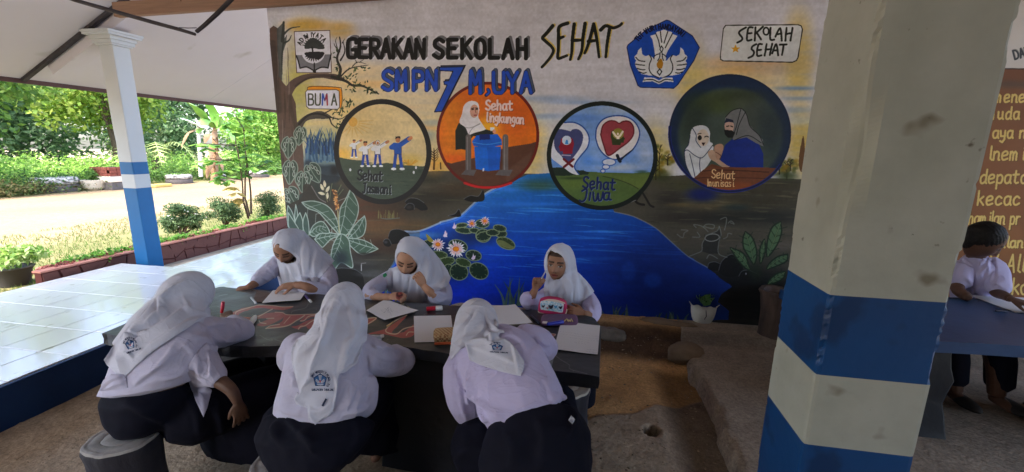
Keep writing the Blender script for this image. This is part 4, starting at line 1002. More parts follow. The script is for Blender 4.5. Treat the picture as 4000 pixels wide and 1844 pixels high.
# teacher
mc.fill([(1135, 880), (1150, 830), (1165, 790), (1200, 760), (1290, 745), (1350, 790), (1372, 840), (1372, 915), (1180, 912)], (26, 52, 122), smooth=False)
mc.fill([(1160, 690), (1165, 640), (1200, 605), (1250, 592), (1280, 620), (1296, 680), (1330, 720), (1370, 765), (1372, 800), (1330, 780), (1280, 750), (1210, 765), (1180, 730)], (118, 118, 114), smooth=False)
mc.fill(mc.ell(1186, 690, 26, 34), (196, 166, 146)); mc.fill([(1158, 708), (1200, 712), (1218, 725), (1205, 752), (1180, 752), (1162, 735)], (20, 22, 24)); mc.fill([(1158, 672), (1170, 645), (1205, 655), (1212, 670), (1185, 665)], (34, 40, 60))
mc.stroke([(1172, 690), (1184, 688)], 4, (20, 20, 20)); mc.stroke([(1194, 688), (1204, 692)], 4, (20, 20, 20))
for p_ in ([(1165, 640), (1200, 605), (1250, 592), (1280, 625), (1300, 690), (1350, 740), (1372, 790)], [(1250, 592), (1235, 650), (1222, 700), (1200, 760)], [(1275, 610), (1240, 680), (1225, 735)], [(1215, 765), (1290, 740), (1360, 780)]): mc.stroke(p_, 3, (34, 36, 36), .9)
# pupil
mc.fill([(942, 830), (985, 800), (1060, 790), (1100, 800), (1095, 860), (1070, 900), (1030, 950), (985, 975), (950, 900)], (206, 206, 200), smooth=False)
mc.fill([(972, 740), (985, 700), (1020, 685), (1060, 690), (1080, 720), (1080, 770), (1095, 790), (1040, 840), (1000, 830), (942, 825), (965, 790)], (206, 206, 202), smooth=True)
mc.fill(mc.ell(1043, 752, 32, 46), (206, 190, 168)); mc.fill(mc.ell(1025, 752, 11, 14), (30, 26, 26)); mc.stroke([(1052, 748), (1062, 744), (1072, 748)], 4, (30, 26, 26)); mc.fill([(1034, 778), (1056, 778), (1044, 797)], (50, 20, 20)); mc.stroke([(1014, 732), (1032, 728)], 3, (30, 26, 26))
for p_ in ([(942, 825), (960, 820), (1000, 850), (1040, 860), (1090, 800)], [(985, 700), (1005, 735), (1005, 770), (1030, 805)], [(970, 840), (985, 900), (1000, 970)], [(1028, 860), (1024, 900), (1030, 950)], [(972, 740), (962, 790), (942, 825), (950, 900), (985, 975)]): mc.stroke(p_, 3, (40, 50, 76), .9)
mc.fill([(1070, 830), (1100, 820), (1120, 860), (1170, 900), (1190, 910), (1150, 912), (1110, 885), (1080, 865)], (186, 156, 130), smooth=True); mc.fill([(1105, 800), (1135, 785), (1155, 800), (1140, 855), (1120, 872), (1108, 840)], (176, 140, 114), smooth=True)
mc.stroke([(1112, 830), (1140, 850), (1135, 868)], 3, (90, 60, 46), .8)
mc.fill([(990, 975), (1040, 930), (1090, 895), (1150, 912), (1380, 915), (1450, 918), (1400, 985), (1330, 1030), (1200, 1046), (1080, 1025)], (112, 70, 46), clip=cm4)
mc.stroke([(1040, 935), (1150, 928), (1400, 940)], 4, (64, 38, 26), .8, clip=cm4); mc.stroke([(1000, 975), (1100, 968), (1390, 975)], 3, (70, 42, 28), .8, clip=cm4); mc.fill([(1040, 1000), (1150, 990), (1300, 1000), (1330, 1045), (1100, 1045)], (150, 80, 40), .5, clip=cm4, soft=12)
mc.stroke(mc.ell(1190, 727, 330, 318, -.05)[4:22], 12, (34, 46, 120), .9); mc.stroke(ring4 + ring4[:2], 6, (20, 30, 60), .9)
for dx, c in ((2, (60, 34, 20)), (0, (214, 178, 130))):
    mc.text('Sehat', 1092, 925, 46, c, 4.5, adv=.58, cw=.45, rot=.06, dx=dx, dy=dx); mc.text('Imunisasi', 1062, 978, 38, c, 4, adv=.5, cw=.4, rot=.02, dx=dx, dy=dx)
# ------------------------------------------------ lettering
mc.K = A
def big(txt, x, y, h, col, side, w, adv, cw, depth, dirx=1, halo=None, rot=0, out=None):
    if halo: mc.text(txt, x + depth * .4, y - depth * .4, h, halo, w + 12, adv=adv, cw=cw, rot=rot)
    if out:
        for k in range(0, depth + 1, 3): mc.text(txt, x, y, h, out, w + 4, adv=adv, cw=cw, dx=k * dirx, dy=-k, rot=rot)
    for k in range(depth, 0, -2): mc.text(txt, x, y, h, side, w, adv=adv, cw=cw, dx=k * dirx, dy=-k, rot=rot)
    mc.text(txt, x, y, h, out or col, w + 3.2, adv=adv, cw=cw, rot=rot); mc.text(txt, x, y, h, col, w, adv=adv, cw=cw, rot=rot)
big('GERAKAN', 531, 226, 108, (18, 18, 20), (116, 116, 118), 12, .61, .46, 14, halo=(222, 222, 222), rot=.008)
big('SEKOLAH', 1032, 228, 108, (18, 18, 20), (116, 116, 118), 13, .745, .50, 14, halo=(222, 222, 222), rot=.005)
big('SMPN', 735, 410, 112, (44, 86, 176), (84, 92, 104), 13.5, .70, .5, 12, halo=(214, 218, 226), out=(20, 26, 50))
mc.K = F2
for k, c in ((1, (84, 92, 104)), (0, (44, 90, 180))):
    d_ = k * 14
    p7 = [(776, 498), (1012, 492), (1000, 520), (800, 920), (728, 926), (850, 668), (822, 662), (818, 632), (866, 626), (905, 536), (780, 530)]
    p7 = [(x + d_, y - d_) for x, y in p7]; mc.fill(p7, c); mc.stroke(p7 + [p7[0]], 3.5, (20, 26, 50), smooth=False)
mc.K = A
big('M', 1243, 412, 128, (44, 86, 176), (84, 92, 104), 13.5, .8, .46, 12, out=(20, 26, 50)); big('UYA', 1378, 420, 118, (44, 86, 176), (84, 92, 104), 13.5, .67, .5, 12, out=(20, 26, 50))
mc.stroke([(1346, 520), (1352, 535), (1336, 552)], 14, (20, 26, 50)); mc.stroke([(1346, 520), (1352, 535), (1338, 550)], 9, (44, 86, 176))
mc.K = F2
sg = [[(1862, 100), (1800, 175), (1765, 215), (1790, 245), (1850, 300), (1868, 345), (1830, 415), (1758, 496)], [(2005, 75), (1925, 110), (1918, 200), (1915, 330), (1912, 410), (1960, 400), (1998, 385)], [(1920, 222), (1965, 205)],
      [(2068, 85), (2050, 240), (2045, 350), (2030, 425)], [(2172, 78), (2150, 230), (2140, 340), (2108, 420)], [(2050, 240), (2150, 238)], [(2255, 85), (2225, 200), (2195, 300), (2168, 362)], [(2255, 85), (2285, 230), (2306, 400)], [(2205, 250), (2285, 240)],
      [(2322, 140), (2370, 100), (2440, 120), (2500, 100), (2524, 78)], [(2410, 115), (2385, 260), (2370, 400)]]
for k in (14, 9): 
    for s_ in sg: mc.stroke([(x + k, y - k * .5) for x, y in s_], 13, (206, 176, 60) if k > 10 else (214, 196, 120), .9, taper=(.9, .7))
for s_ in sg: mc.stroke(s_, 13.5, (24, 28, 22), taper=(1.05, .75))
# emblem
mc.K = E4
mc.fill([(655, 92), (690, 100), (980, 290), (1070, 437), (1000, 600), (800, 900), (745, 950), (330, 938), (295, 915), (200, 660), (158, 435), (170, 405), (400, 215)], (34, 84, 168)); pe_ = [(655, 92), (690, 100), (980, 290), (1070, 437), (1000, 600), (800, 900), (745, 950), (330, 938), (295, 915), (200, 660), (158, 435), (170, 405), (400, 215), (655, 92)]
mc.stroke(pe_, 3.5, (20, 34, 80), smooth=False)
W_ = (222, 222, 216)
mc.fill([(510, 530), (500, 460), (480, 340), (448, 290), (520, 270), (530, 240), (575, 230), (622, 207), (670, 230), (720, 240), (735, 268), (795, 290), (720, 400), (670, 480), (645, 540), (590, 500)], W_)
for p_ in ([(578, 232), (585, 300), (595, 370)], [(672, 235), (650, 300), (625, 380)], [(520, 262), (555, 350), (570, 430)], [(730, 262), (690, 340), (640, 440)]): mc.stroke(p_, 4, (24, 30, 40))
for s_ in (1, -1):
    ox = 582
    def m_(x, y): return (ox + (x - ox) * s_ + (6 if s_ < 0 else 0), y)
    wing = [(338, 432), (300, 470), (285, 520), (255, 545), (255, 580), (275, 600), (255, 640), (275, 690), (300, 730), (340, 770), (440, 790), (480, 790), (560, 820), (600, 800), (600, 600), (550, 600), (510, 600), (480, 560), (440, 530), (390, 545), (350, 520)]
    mc.fill([m_(*p) for p in wing], W_)
    for p_ in ([(270, 560), (310, 600), (382, 612)], [(262, 645), (320, 655), (378, 660)], [(285, 700), (340, 715), (385, 715)], [(310, 742), (360, 760), (400, 752)], [(440, 530), (465, 580), (440, 650), (440, 720), (480, 780), (560, 818)]): mc.stroke([m_(*p) for p in p_], 4, (24, 30, 40))
mc.fill(mc.ell(575, 570, 78, 50), W_); mc.stroke(mc.ell(575, 568, 78, 50, 0, 30)[14:31], 3.5, (24, 30, 40))
mc.fill([(592, 418), (612, 450), (595, 500), (598, 560), (612, 640), (572, 700), (536, 650), (560, 560), (570, 500), (572, 455)], W_); mc.stroke([(592, 418), (614, 450), (594, 500), (572, 458), (592, 418)], 3.5, (24, 30, 40), smooth=False)
mc.stroke([(575, 500), (568, 560), (545, 600)], 3.5, (24, 30, 40)); mc.stroke([(600, 505), (606, 570), (620, 600)], 3.5, (24, 30, 40))
mc.fill([(582, 575), (612, 630), (600, 690), (572, 705), (545, 690), (534, 640)], (176, 130, 40), smooth=True); mc.stroke([(570, 705), (596, 740), (568, 785), (538, 745), (570, 705)], 4, (24, 30, 40), smooth=False)
mc.fill([(378, 812), (450, 812), (510, 822), (560, 850), (620, 815), (730, 815), (745, 872), (640, 862), (560, 900), (480, 862), (352, 870)], W_); mc.stroke([(370, 845), (480, 840), (562, 872), (640, 838), (738, 848)], 4, (24, 30, 40))
arcw = (560, 640, 470)
mc.text('TUT WURI HANDAYANI', 0, 0, 62, (12, 18, 50), 4.5, adv=.66, cw=.46, arc=(605, 575, 402, -.96))
# plate SEKOLAH SEHAT
rr = [(1400, 158), (2310, 150), (2350, 165), (2365, 210), (2310, 560), (2290, 600), (2240, 622), (1370, 605), (1335, 585), (1333, 540), (1370, 200)]
mc.fill(rr, (214, 214, 206)); mc.stroke(rr + [rr[0]], 4, (34, 34, 30), smooth=False)
dk = (26, 30, 24)
for s_ in ([(1655, 185), (1585, 225), (1568, 260), (1605, 310), (1600, 345), (1545, 376)], [(1740, 185), (1685, 195), (1668, 340), (1725, 340)], [(1678, 262), (1725, 255)], [(1775, 185), (1765, 350)], [(1868, 175), (1775, 262)], [(1790, 250), (1845, 335)], [(1965, 190), (1960, 330), (2010, 338)], [(2025, 300), (2085, 195), (2105, 350)], [(2045, 270), (2100, 262)], [(2165, 190), (2150, 352)], [(2240, 190), (2215, 350)], [(2155, 268), (2230, 255)],
           [(1785, 395), (1740, 420), (1725, 455), (1755, 490), (1740, 540), (1685, 568)], [(1855, 395), (1810, 405), (1795, 535), (1850, 535)], [(1800, 470), (1845, 465)], [(1915, 395), (1890, 538)], [(1985, 390), (1955, 530)], [(1900, 465), (1975, 455)], [(1985, 510), (2035, 395), (2060, 535)], [(2000, 475), (2055, 470)], [(2080, 402), (2165, 398)], [(2130, 400), (2108, 530)]):
    mc.stroke(s_, 7.5, dk)
e_ = mc.ell(1908, 232, 34, 46, 0, 20); mc.stroke(e_ + [e_[0]], 6.5, dk)
mc.fill([(1523 + r_ * math.sin(k * math.pi / 5) * 1.0, 455 - r_ * math.cos(k * math.pi / 5) * .9) for k, r_ in enumerate([62, 26] * 5)], (206, 158, 50)); 
# ADIWIYATA plate
mc.K = E3
mc.fill([(133, 172), (508, 158), (526, 604), (160, 606)], (222, 220, 220)); mc.stroke([(133, 172), (508, 158), (526, 604), (160, 606), (133, 172)], 2.5, (60, 30, 30), smooth=False)
mc.fill([(155, 420), (520, 410), (490, 555), (430, 545), (345, 590), (270, 550), (190, 560)], (128, 128, 130))
mc.fill(mc.ell(335, 392, 122, 116), (222, 220, 220))
for p_ in ([(155, 425), (175, 480), (195, 558)], [(520, 415), (505, 480), (490, 555)], [(195, 558), (265, 545), (340, 585)], [(490, 555), (420, 548), (345, 585)], [(345, 505), (345, 590)]): mc.stroke(p_, 5, (30, 30, 34))
mc.fill([(325, 600), (340, 570), (360, 575), (365, 603)], (30, 30, 34))
mc.fill([(240, 340), (255, 290), (300, 245), (350, 240), (400, 270), (440, 310), (450, 350), (400, 358), (340, 348), (330, 375), (318, 350), (260, 355)], (64, 68, 66), smooth=True)
for a in np.linspace(-1.35, 1.35, 11): mc.stroke([(335 + 60 * math.sin(a), 330 - 50 * math.cos(a)), (335 + 118 * math.sin(a), 335 - 98 * math.cos(a))], 6, (60, 64, 62), taper=(1.2, .4))
mc.fill([(245, 395), (330, 385), (445, 390), (430, 440), (380, 470), (345, 440), (300, 450), (260, 430)], (36, 36, 40), smooth=True)
for a in np.linspace(-1.1, 1.1, 9): mc.stroke([(340 + 40 * math.sin(a), 400 + 30 * math.cos(a)), (338 + 98 * math.sin(a), 400 + 84 * math.cos(a))], 7, (36, 36, 40), taper=(1.2, .4))
mc.stroke([(322, 340), (328, 380), (320, 400)], 6, (36, 36, 40))
mc.text('ADIWIYATA', 0, 0, 44, (26, 26, 28), 3.6, adv=.96, cw=.62, arc=(330, 360, 156, -1.22))
# BUMA plate
mc.fill([(270, 790), (285, 755), (400, 748), (600, 760), (632, 780), (640, 900), (628, 975), (600, 980)], (222, 150, 40)); mc.stroke([(270, 790), (285, 755), (400, 748), (600, 760), (632, 780), (640, 900), (628, 975)], 2.5, (60, 40, 20))
bp_ = [(252, 810), (270, 788), (580, 785), (606, 800), (612, 970), (590, 990), (290, 985), (262, 960)]
mc.fill(bp_, (224, 222, 224)); mc.stroke(bp_ + [bp_[0]], 2.5, (60, 50, 50), smooth=False)
for ch, x, c in (('B', 284, (70, 76, 62)), ('U', 356, (70, 76, 62)), ('M', 430, (50, 90, 170)), ('A', 528, (70, 76, 62))): mc.text(ch, x, 828, 118, c, 5.5, adv=.7, cw=.44)
mc.stroke([(477, 832), (482, 945)], 5.5, (160, 50, 60), smooth=False); mc.stroke([(476, 835), (458, 895)], 5.5, (150, 60, 80), smooth=False)
# dirt, mottling, brush marks over everything
mc.img *= (1 + .14 * (mc.noise - .5))[..., None] * (1 + .11 * (mc.streak - .5))[..., None] * (1 + .10 * (vnoise(CH_, CW_, 160, 260, 77, 2) - .5))[..., None]
_l3 = mc.img.mean(-1, keepdims=True); mc.img = _l3 + (mc.img - _l3) * 1.12; mc.img = 255 * np.clip(mc.img / 255, 0, 1) ** (1.16 - .16 * (_l3 / 255)) * np.array([1.03, 1.05, 1.12], np.float32)
mural_img = mc.image('mural_paint')
mural_m = uv_image_mat('mural_paint', mural_img, .55, .3)
def flat_panel(name, x0, x1, z0, z1, y, m, parent, t=.003):
    o = mesh_obj(name, [(x0, y, z0), (x1, y, z0), (x1, y, z1), (x0, y, z1), (x0, y + t, z0), (x1, y + t, z0), (x1, y + t, z1), (x0, y + t, z1)], [(0, 1, 2, 3), (1, 5, 6, 2), (4, 0, 3, 7), (3, 2, 6, 7), (4, 5, 1, 0)], m, parent)
    uv = o.data.uv_layers.new(name='UVMap'); co = {0: (0, 0), 1: (1, 0), 2: (1, 1), 3: (0, 1), 4: (0, 0), 5: (1, 0), 6: (1, 1), 7: (0, 1)}
    for l in o.data.loops: uv.data[l.index].uv = co[l.vertex_index]
    return o
flat_panel('mural', WX0, MX1, MZ0, MZ1, WY, mural_m, wall_o)
# second painted text board on the same wall
TX0, TX1 = 2.45, 3.75
tc = Canvas(520, 1200, lambda U, V: np.stack([TX0 + U * (TX1 - TX0), np.full_like(U, WY), .1 + V * 2.9], -1), (208, 206, 206))
H1 = K(3600, 0, 1.32); H2 = K(3550, 800, 2.64)
tc.K = PX
tc.fill([(3400, 262), (4200, 272), (4200, 1400), (3400, 1400)], (126, 78, 42)); tc.fill([(3400, 262), (4200, 272), (4200, 340), (3400, 325)], (116, 70, 40)); tc.stroke([(3400, 262), (4200, 272)], 5, (60, 40, 28)); tc.blob(3950, 330, 200, 16, (84, 70, 60), .6)
tc.blob(3900, 700, 200, 240, (142, 88, 44), .6, n=.4); tc.blob(3900, 950, 160, 120, (150, 96, 46), .6, n=.4)
yl = (226, 196, 110)
tc.K = H1
for dx, c, w_ in ((4, (110, 74, 30), 9), (0, yl, 8)):
    tc.text('mene', 376, 465, 62, c, w_, adv=.62, cw=.46, slant=.1, dx=dx, dy=dx * .6)
    tc.text('muda', 340, 552, 62, c, w_, adv=.66, cw=.46, slant=.1, dx=dx, dy=dx * .6)
    tc.text('aya n', 366, 650, 62, c, w_, adv=.6, cw=.46, slant=.1, dx=dx, dy=dx * .6)
    tc.text('lnemi', 344, 755, 70, c, w_, adv=.62, cw=.46, slant=.12, dx=dx, dy=dx * .6)
    tc.text('depata', 300, 875, 70, c, w_, adv=.60, cw=.46, slant=.12, dx=dx, dy=dx * .6)
    tc.text('kecac', 285, 985, 72, c, w_, adv=.64, cw=.48, slant=.12, dx=dx, dy=dx * .6)
    tc.text('hamilan pr', 240, 1090, 66, c, w_ - 1, adv=.46, cw=.36, slant=.12, dx=dx, dy=dx * .6)
tc.K = H2
for dx, c, w_ in ((6, (110, 74, 30), 9), (0, yl, 8)):
    tc.text('malan', 840, 330, 110, c, w_, adv=.66, cw=.5, slant=.12, dx=dx, dy=dx * .5)
    tc.text('V-Alla', 820, 515, 180, c, w_, adv=.52, cw=.42, slant=.16, dx=dx, dy=dx * .5)
    tc.text('arkoba', 880, 760, 160, c, w_, adv=.56, cw=.46, slant=.12, dx=dx, dy=dx * .5)
tc.K = H1
for dx, c in ((3, (150, 150, 150)), (0, (50, 56, 66))): tc.text('DAN', 470, 262, 46, c, 7, adv=.66, cw=.5, dx=dx, dy=-dx, rot=-.25)
tc.img *= (1 + .10 * (tc.noise - .5))[..., None]
flat_panel('text_board', TX0, TX1, .1, 3.0, WY, uv_image_mat('board_paint', tc.image('board_paint'), .6, .3), wall_o)
# ------------------------------------------------------------------ vegetation
def leaf_mat(name, transl=.5): return attr_mat(name, .55, .25, transl=transl)
LEAF = leaf_mat('leaf_surface'); BARK = mat('bark', s2l((108, 92, 76)), .9, scale=14, col2=s2l((70, 58, 48)), stretch=(3, 3, .6), bump=.006, bscale=30)
def leaves_arrays(cl, n, size, cols, rs, up=.35, aspect=.5, shell=.55, tri=False, droop=.0):
    """cl: list of (x,y,z,rx,ry,rz) clumps. returns V,F,C"""
    cl = np.array(cl, float); w = (cl[:, 3] * cl[:, 4] * cl[:, 5]) ** .67; idx = rs.choice(len(cl), n, p=w / w.sum())
    d = rs.randn(n, 3); d /= np.linalg.norm(d, axis=1)[:, None]
    r = (shell + (1 - shell) * rs.rand(n)) ; r = np.where(rs.rand(n) < .3, rs.rand(n) * r, r)
    P = cl[idx, :3] + d * r[:, None] * cl[idx, 3:6]
    nrm = d * (1 - up) + rs.randn(n, 3) * .5 + np.array([0, 0, up]); nrm /= np.linalg.norm(nrm, axis=1)[:, None]
    a = np.cross(nrm, rs.randn(n, 3)); a[:, 2] -= droop; a -= nrm * (a * nrm).sum(1)[:, None]; a /= np.linalg.norm(a, axis=1)[:, None] + 1e-9
    b = np.cross(nrm, a)
    s = size * (.6 + .8 * rs.rand(n)); L = a * s[:, None]; Wd = b * (s * aspect)[:, None]
    V = np.stack([P - L * .5, P + Wd * .5 - nrm * (s * .06)[:, None], P + L * .5 - nrm * (s * .18)[:, None], P - Wd * .5 - nrm * (s * .06)[:, None]], 1)
    cols = np.array(cols, float); cc = rs.rand(len(cl)); base = cols[np.minimum((cc[idx] * .55 + rs.rand(n) * .45) * len(cols), len(cols) - 1).astype(int)]
    base = base * (.8 + .4 * rs.rand(n))[:, None]
    F = np.arange(n * 4).reshape(n, 4)
    return V.reshape(-1, 3), F, np.repeat(base, 4, 0)
def leaf_obj(name, cl, n, size, cols, parent=None, seed=0, m=None, **kw):
    rs = np.random.RandomState(seed); V, F, C = leaves_arrays(cl, n, size, [s2l(c) for c in cols], rs, **kw)
    me = np_mesh(name, V, F, m or LEAF, False); set_attr(me, C); o = bpy.data.objects.new(name, me); return link(o, parent)
G_BRIGHT = [(116, 158, 62), (138, 174, 76), (100, 146, 56), (152, 180, 92)]
G_MID = [(96, 134, 62), (116, 152, 74), (84, 120, 58), (130, 164, 86)]
G_HAZY = [(96, 128, 84), (118, 146, 100), (80, 112, 72), (138, 162, 118)]  # paled greens: distant haze put into the leaf colour
G_YEL = [(128, 156, 62), (148, 172, 74), (112, 144, 58), (160, 174, 84)]
def crown_clumps(c, R_, rz, k, rs, s=.42):
    out = []
    for i in range(k):
        d = rs.randn(3); d /= np.linalg.norm(d); r = rs.rand() ** .4 * .8
        q = s * (.7 + .6 * rs.rand())
        out.append((c[0] + d[0] * R_ * r, c[1] + d[1] * R_ * r, c[2] + d[2] * rz * r, R_ * q, R_ * q, rz * q * .9))
    return out
def tree(name, label, base, h, R_, cols, n, size, seed, group=None, trunk=True, lean=(0, 0), k=16, rz=None, cat='tree', **kw):
    rs = np.random.RandomState(seed)
    t = empty(name, base, label, cat, group)
    rz = rz or h * .36; c = (base[0] + lean[0], base[1] + lean[1], base[2] + h - rz)
    cl = crown_clumps(c, R_, rz, k, rs)
    if trunk:
        tb = MB(); b0 = Vector(base); top = Vector(c); r0 = .035 * h * .5
        tb.tube([b0 - Vector((0, 0, .1)), b0.lerp(top, .35) + Vector((rs.randn() * .1, rs.randn() * .1, 0)), b0.lerp(top, .8), top], [r0, r0 * .8, r0 * .5, r0 * .2], 8)
        for i in range(6):
            q = cl[i % len(cl)]; s_ = b0.lerp(top, .35 + .09 * i); e_ = Vector(q[:3])
            tb.tube([s_, s_.lerp(e_, .5) + Vector((0, 0, .1)), e_], [r0 * .45, r0 * .3, r0 * .1], 6)
        tb.build('trunk', BARK, t, True)
    leaf_obj('crown', cl, n, size, cols, t, seed, **kw)
    return t
# far wood seen under the eave
rs0 = np.random.RandomState(77)
wood_spots = [(-26, 6, 9.5, 2.8), (-30, 9.5, 12, 3.2), (-27, 12, 10.5, 3.0), (-32, 14, 12, 3.4), (-28, 17, 10, 3.0), (-33, 20, 13, 3.6), (-29, 22.5, 10, 3.1), (-30, 27, 11, 3.4), (-27, 31, 11, 3.3), (-34, 26, 13, 3.6), (-24, 35, 11, 3.4), (-31, 5, 12, 3.4)]
lab = ['dense dark tree of the far wood behind the shrubs', 'pale green tall tree of the far wood']
WOODL = ['tall dark tree at the left end of the far wood', 'tall feathery dark tree second from the left in the far wood', 'mid green tree of the far wood behind the pale yellow tree', 'dark tree showing left of the small column in the far wood', 'dark tree just right of the small column in the far wood', 'tallest dark tree behind the banana plant', 'bushy dark tree behind the broken banana leaf', 'mid green tree behind the slim sapling', 'tree of the far wood by the mural wall edge', 'far tree peeping above the banana plant', 'last tree of the far wood beside the wall', 'back row tree at the far left of the wood']
for i, (x, y, h, r) in enumerate(wood_spots):
    tree('wood_tree', WOODL[i], (x, y, 0), h, r, G_HAZY if i % 3 else G_MID, 4200, .38, 100 + i, 'trees of the far wood', k=20, rz=h * .46, shell=.4)
# undergrowth wall at the wood's foot and the bright low shrubs in front: nobody could count them
def shrubs(name, label, x0, x1, y0, y1, h, n, size, cols, seed, k=60, cat='shrubs'):
    rs = np.random.RandomState(seed); cl = []
    for i in range(k):
        r = .55 + .5 * rs.rand(); x = x0 + (x1 - x0) * rs.rand(); y = y0 + (y1 - y0) * rs.rand(); hh = h * (.6 + .5 * rs.rand())
        cl.append((x, y, hh * .5, r, r * 1.2, hh * .55))
    o = leaf_obj(name, cl, n, size, cols, None, seed, up=.6, aspect=.45); tag(o, label, cat, None, 'stuff'); return o
shrubs('undergrowth', 'dark tangle of undergrowth at the foot of the far wood', -27.5, -24.5, 4, 36, 4.2, 16000, .3, G_HAZY, 5, 70, 'undergrowth')
shrubs('low_shrubs', 'bright green low shrubs filling the plot behind the sandy yard', -24.5, -18.8, 7, 33, 1.25, 42000, .13, [(150, 190, 88), (170, 206, 104), (134, 176, 80), (186, 214, 124)], 6, 240)
shrubs('hedge_growth', 'darker weeds and low hedge along the edge of the sandy yard', -19.0, -17.9, 7.5, 24, .85, 15000, .10, [(74, 108, 52), (94, 128, 60), (60, 90, 46), (120, 140, 70)], 8, 80, 'hedge')
shrubs('dry_weeds', 'brownish dry weeds at the left end of the sandy yard', -18.2, -17.3, 5, 12.0, .55, 7000, .09, [(120, 104, 70), (96, 92, 58), (84, 100, 56), (140, 120, 84)], 9, 34, 'weeds')
# individual trees in front of the wood
ty = atX(440, 560, -21.5)
tree('light_green_tree', 'yellow green spreading tree behind the small column', (-21.5, ty.y, 0), 7.0, 2.7, G_YEL, 7500, .22, 201, k=26, rz=2.6, aspect=.6, up=.5)
ty = atX(30, 560, -18.5)
tree('broadleaf_tree', 'broad leaved green tree at the left edge of the view', (-19.0, ty.y - .3, 0), 6.0, 2.3, [(110, 146, 68), (92, 128, 58), (134, 160, 80), (92, 128, 56), (104, 140, 64)], 5200, .22, 202, k=22, rz=2.3, aspect=.55, up=.5)
ty = atX(1040, 560, -19)
tree('yellow_green_bush_tree', 'bright yellow green young tree beside the mural wall edge', (-19.5, ty.y + .6, 0), 5.6, 2.3, G_BRIGHT, 6000, .2, 203, k=22, rz=2.6, aspect=.55)
# coconut frond plant low behind the column
pm = empty('palm', atZ(575, 640, 0) if False else (-20.5, atX(600, 600, -20.5).y, 0), 'small palm with arching pale fronds right of the small column', 'palm')
pb = Vector(pm.location)
def frond(mbs, b0, d, L, rise, droop, n=14, w=.22):
    d = Vector(d).normalized(); pts = [b0 + d * (L * t) + Vector((0, 0, rise * math.sin(t * 2.2) - droop * t * t)) for t in np.linspace(0, 1, n)]
    side = d.cross(Vector((0, 0, 1)))
    for i in range(1, n - 1):
        for s_ in (1, -1):
            a = pts[i]; e_ = a + side * (s_ * w * 2.2 * math.sin(math.pi * i / n)) + d * .18 - Vector((0, 0, .18)); q = (pts[i + 1] - a) * .35
            mbs.add([a, a + q, e_], [(0, 1, 2)])
    return pts
pst = mat('palm_leaf', s2l((150, 170, 96)), .6, scale=9, col2=s2l((180, 190, 120)))
for k in range(7):
    a = k * .9 + .3; f_ = MB(); b0 = pb + Vector((0, 0, 1.0)); pts = frond(f_, b0, (math.cos(a), math.sin(a), 0), 1.9, 1.2, 1.3)
    f_.tube(pts, [.02] * 13 + [.005], 4); f_.build('frond', pst, pm)
MB().tube([pb, pb + Vector((0, 0, 1.0))], [.16, .12], 8).build('trunk', BARK, pm, True)
# banana
bl = mat('banana_leaf', s2l((150, 190, 100)), .5, scale=5, col2=s2l((120, 168, 84)), stretch=(6, 6, 1)); bpale = mat('pale_banana_leaf', s2l((206, 218, 206)), .5, scale=5, col2=s2l((180, 204, 176)))
bdead = mat('dead_leaf', s2l((168, 136, 104)), .9, scale=6, col2=s2l((120, 92, 70)))
BX = -17.2
def blade(name, pts, w, m, parent, vs=None):
    pts = [Vector(p) for p in pts]; V = []; F = []; n = 12
    P = [Vector(q) for q in spline(pts, 4)]; n = len(P)
    for i, p in enumerate(P):
        t = (P[min(i + 1, n - 1)] - P[max(i - 1, 0)]).normalized(); s_ = t.cross(Vector((.3, .2, 1))).normalized(); u = s_.cross(t)
        ww = w * math.sin(math.pi * min(.98, .06 + .92 * i / (n - 1))) ** .6
        V += [p - s_ * ww - u * ww * .25 + Vector((0, 0, .02 * math.sin(i * 2))), p, p + s_ * ww - u * ww * .25]
        if i: F += [(3 * i - 3, 3 * i - 2, 3 * i + 1, 3 * i), (3 * i - 2, 3 * i - 1, 3 * i + 2, 3 * i + 1)]
    return mesh_obj(name, V, F, m, parent, True)
bn = empty('banana_plant', atX(835, 680, BX), 'banana plant with ragged dead leaves and green leaves on top', 'banana plant')
bn.location.z = 0
b0 = Vector(bn.location); topb = atX(840, 500, BX)
MB().tube([b0, b0.lerp(topb, .5), topb], [.16, .13, .09], 10).build('stem', bdead, bn, True)
for (a_, m_, w_) in ((((845, 505), (800, 455), (775, 420), (735, 400)), bl, .28), (((845, 500), (860, 450), (900, 410), (950, 400)), bl, .26), (((842, 500), (838, 440), (815, 400), (790, 370)), bl, .26), (((845, 520), (880, 500), (905, 520), (915, 560)), bl, .18), (((842, 500), (820, 470), (800, 470), (770, 520)), bl, .2)):
    blade('leaf', [atX(x, y, BX + .25 * i) for i, (x, y) in enumerate(a_)], w_, m_, bn)
rsb = np.random.RandomState(4)
for k in range(16):
    y0 = 520 + 9 * k; x0 = 838; dx = rsb.randint(-46, 46); blade('dead_leaf', [atX(x0, y0, BX + .1), atX(x0 + dx * .7, y0 - 4, BX + .4 * rsb.rand()), atX(x0 + dx, y0 + 22 + rsb.randint(30), BX + .5 * rsb.rand())], .08 + .05 * rsb.rand(), bdead, bn)
pl = MB().tube([atX(785, 690, -16.6), atX(774, 478, -16.6)], [.075, .065], 8).build('post', mat('pale_post', s2l((186, 182, 176)), .9), smooth=True); tag(pl, 'pale upright post left of the banana plant', 'post')
bw = empty('fallen_banana_leaf', atX(760, 500, -16.4), 'large whitish torn banana leaf hanging on the pale post', 'leaf')
blade('leaf_blade', [atX(x, y, -16.4) for x, y in ((812, 492), (780, 490), (745, 472), (704, 460))], .24, bpale, bw); blade('leaf_blade', [atX(x, y, -16.4) for x, y in ((775, 505), (735, 520), (708, 575))], .05, bdead, bw)
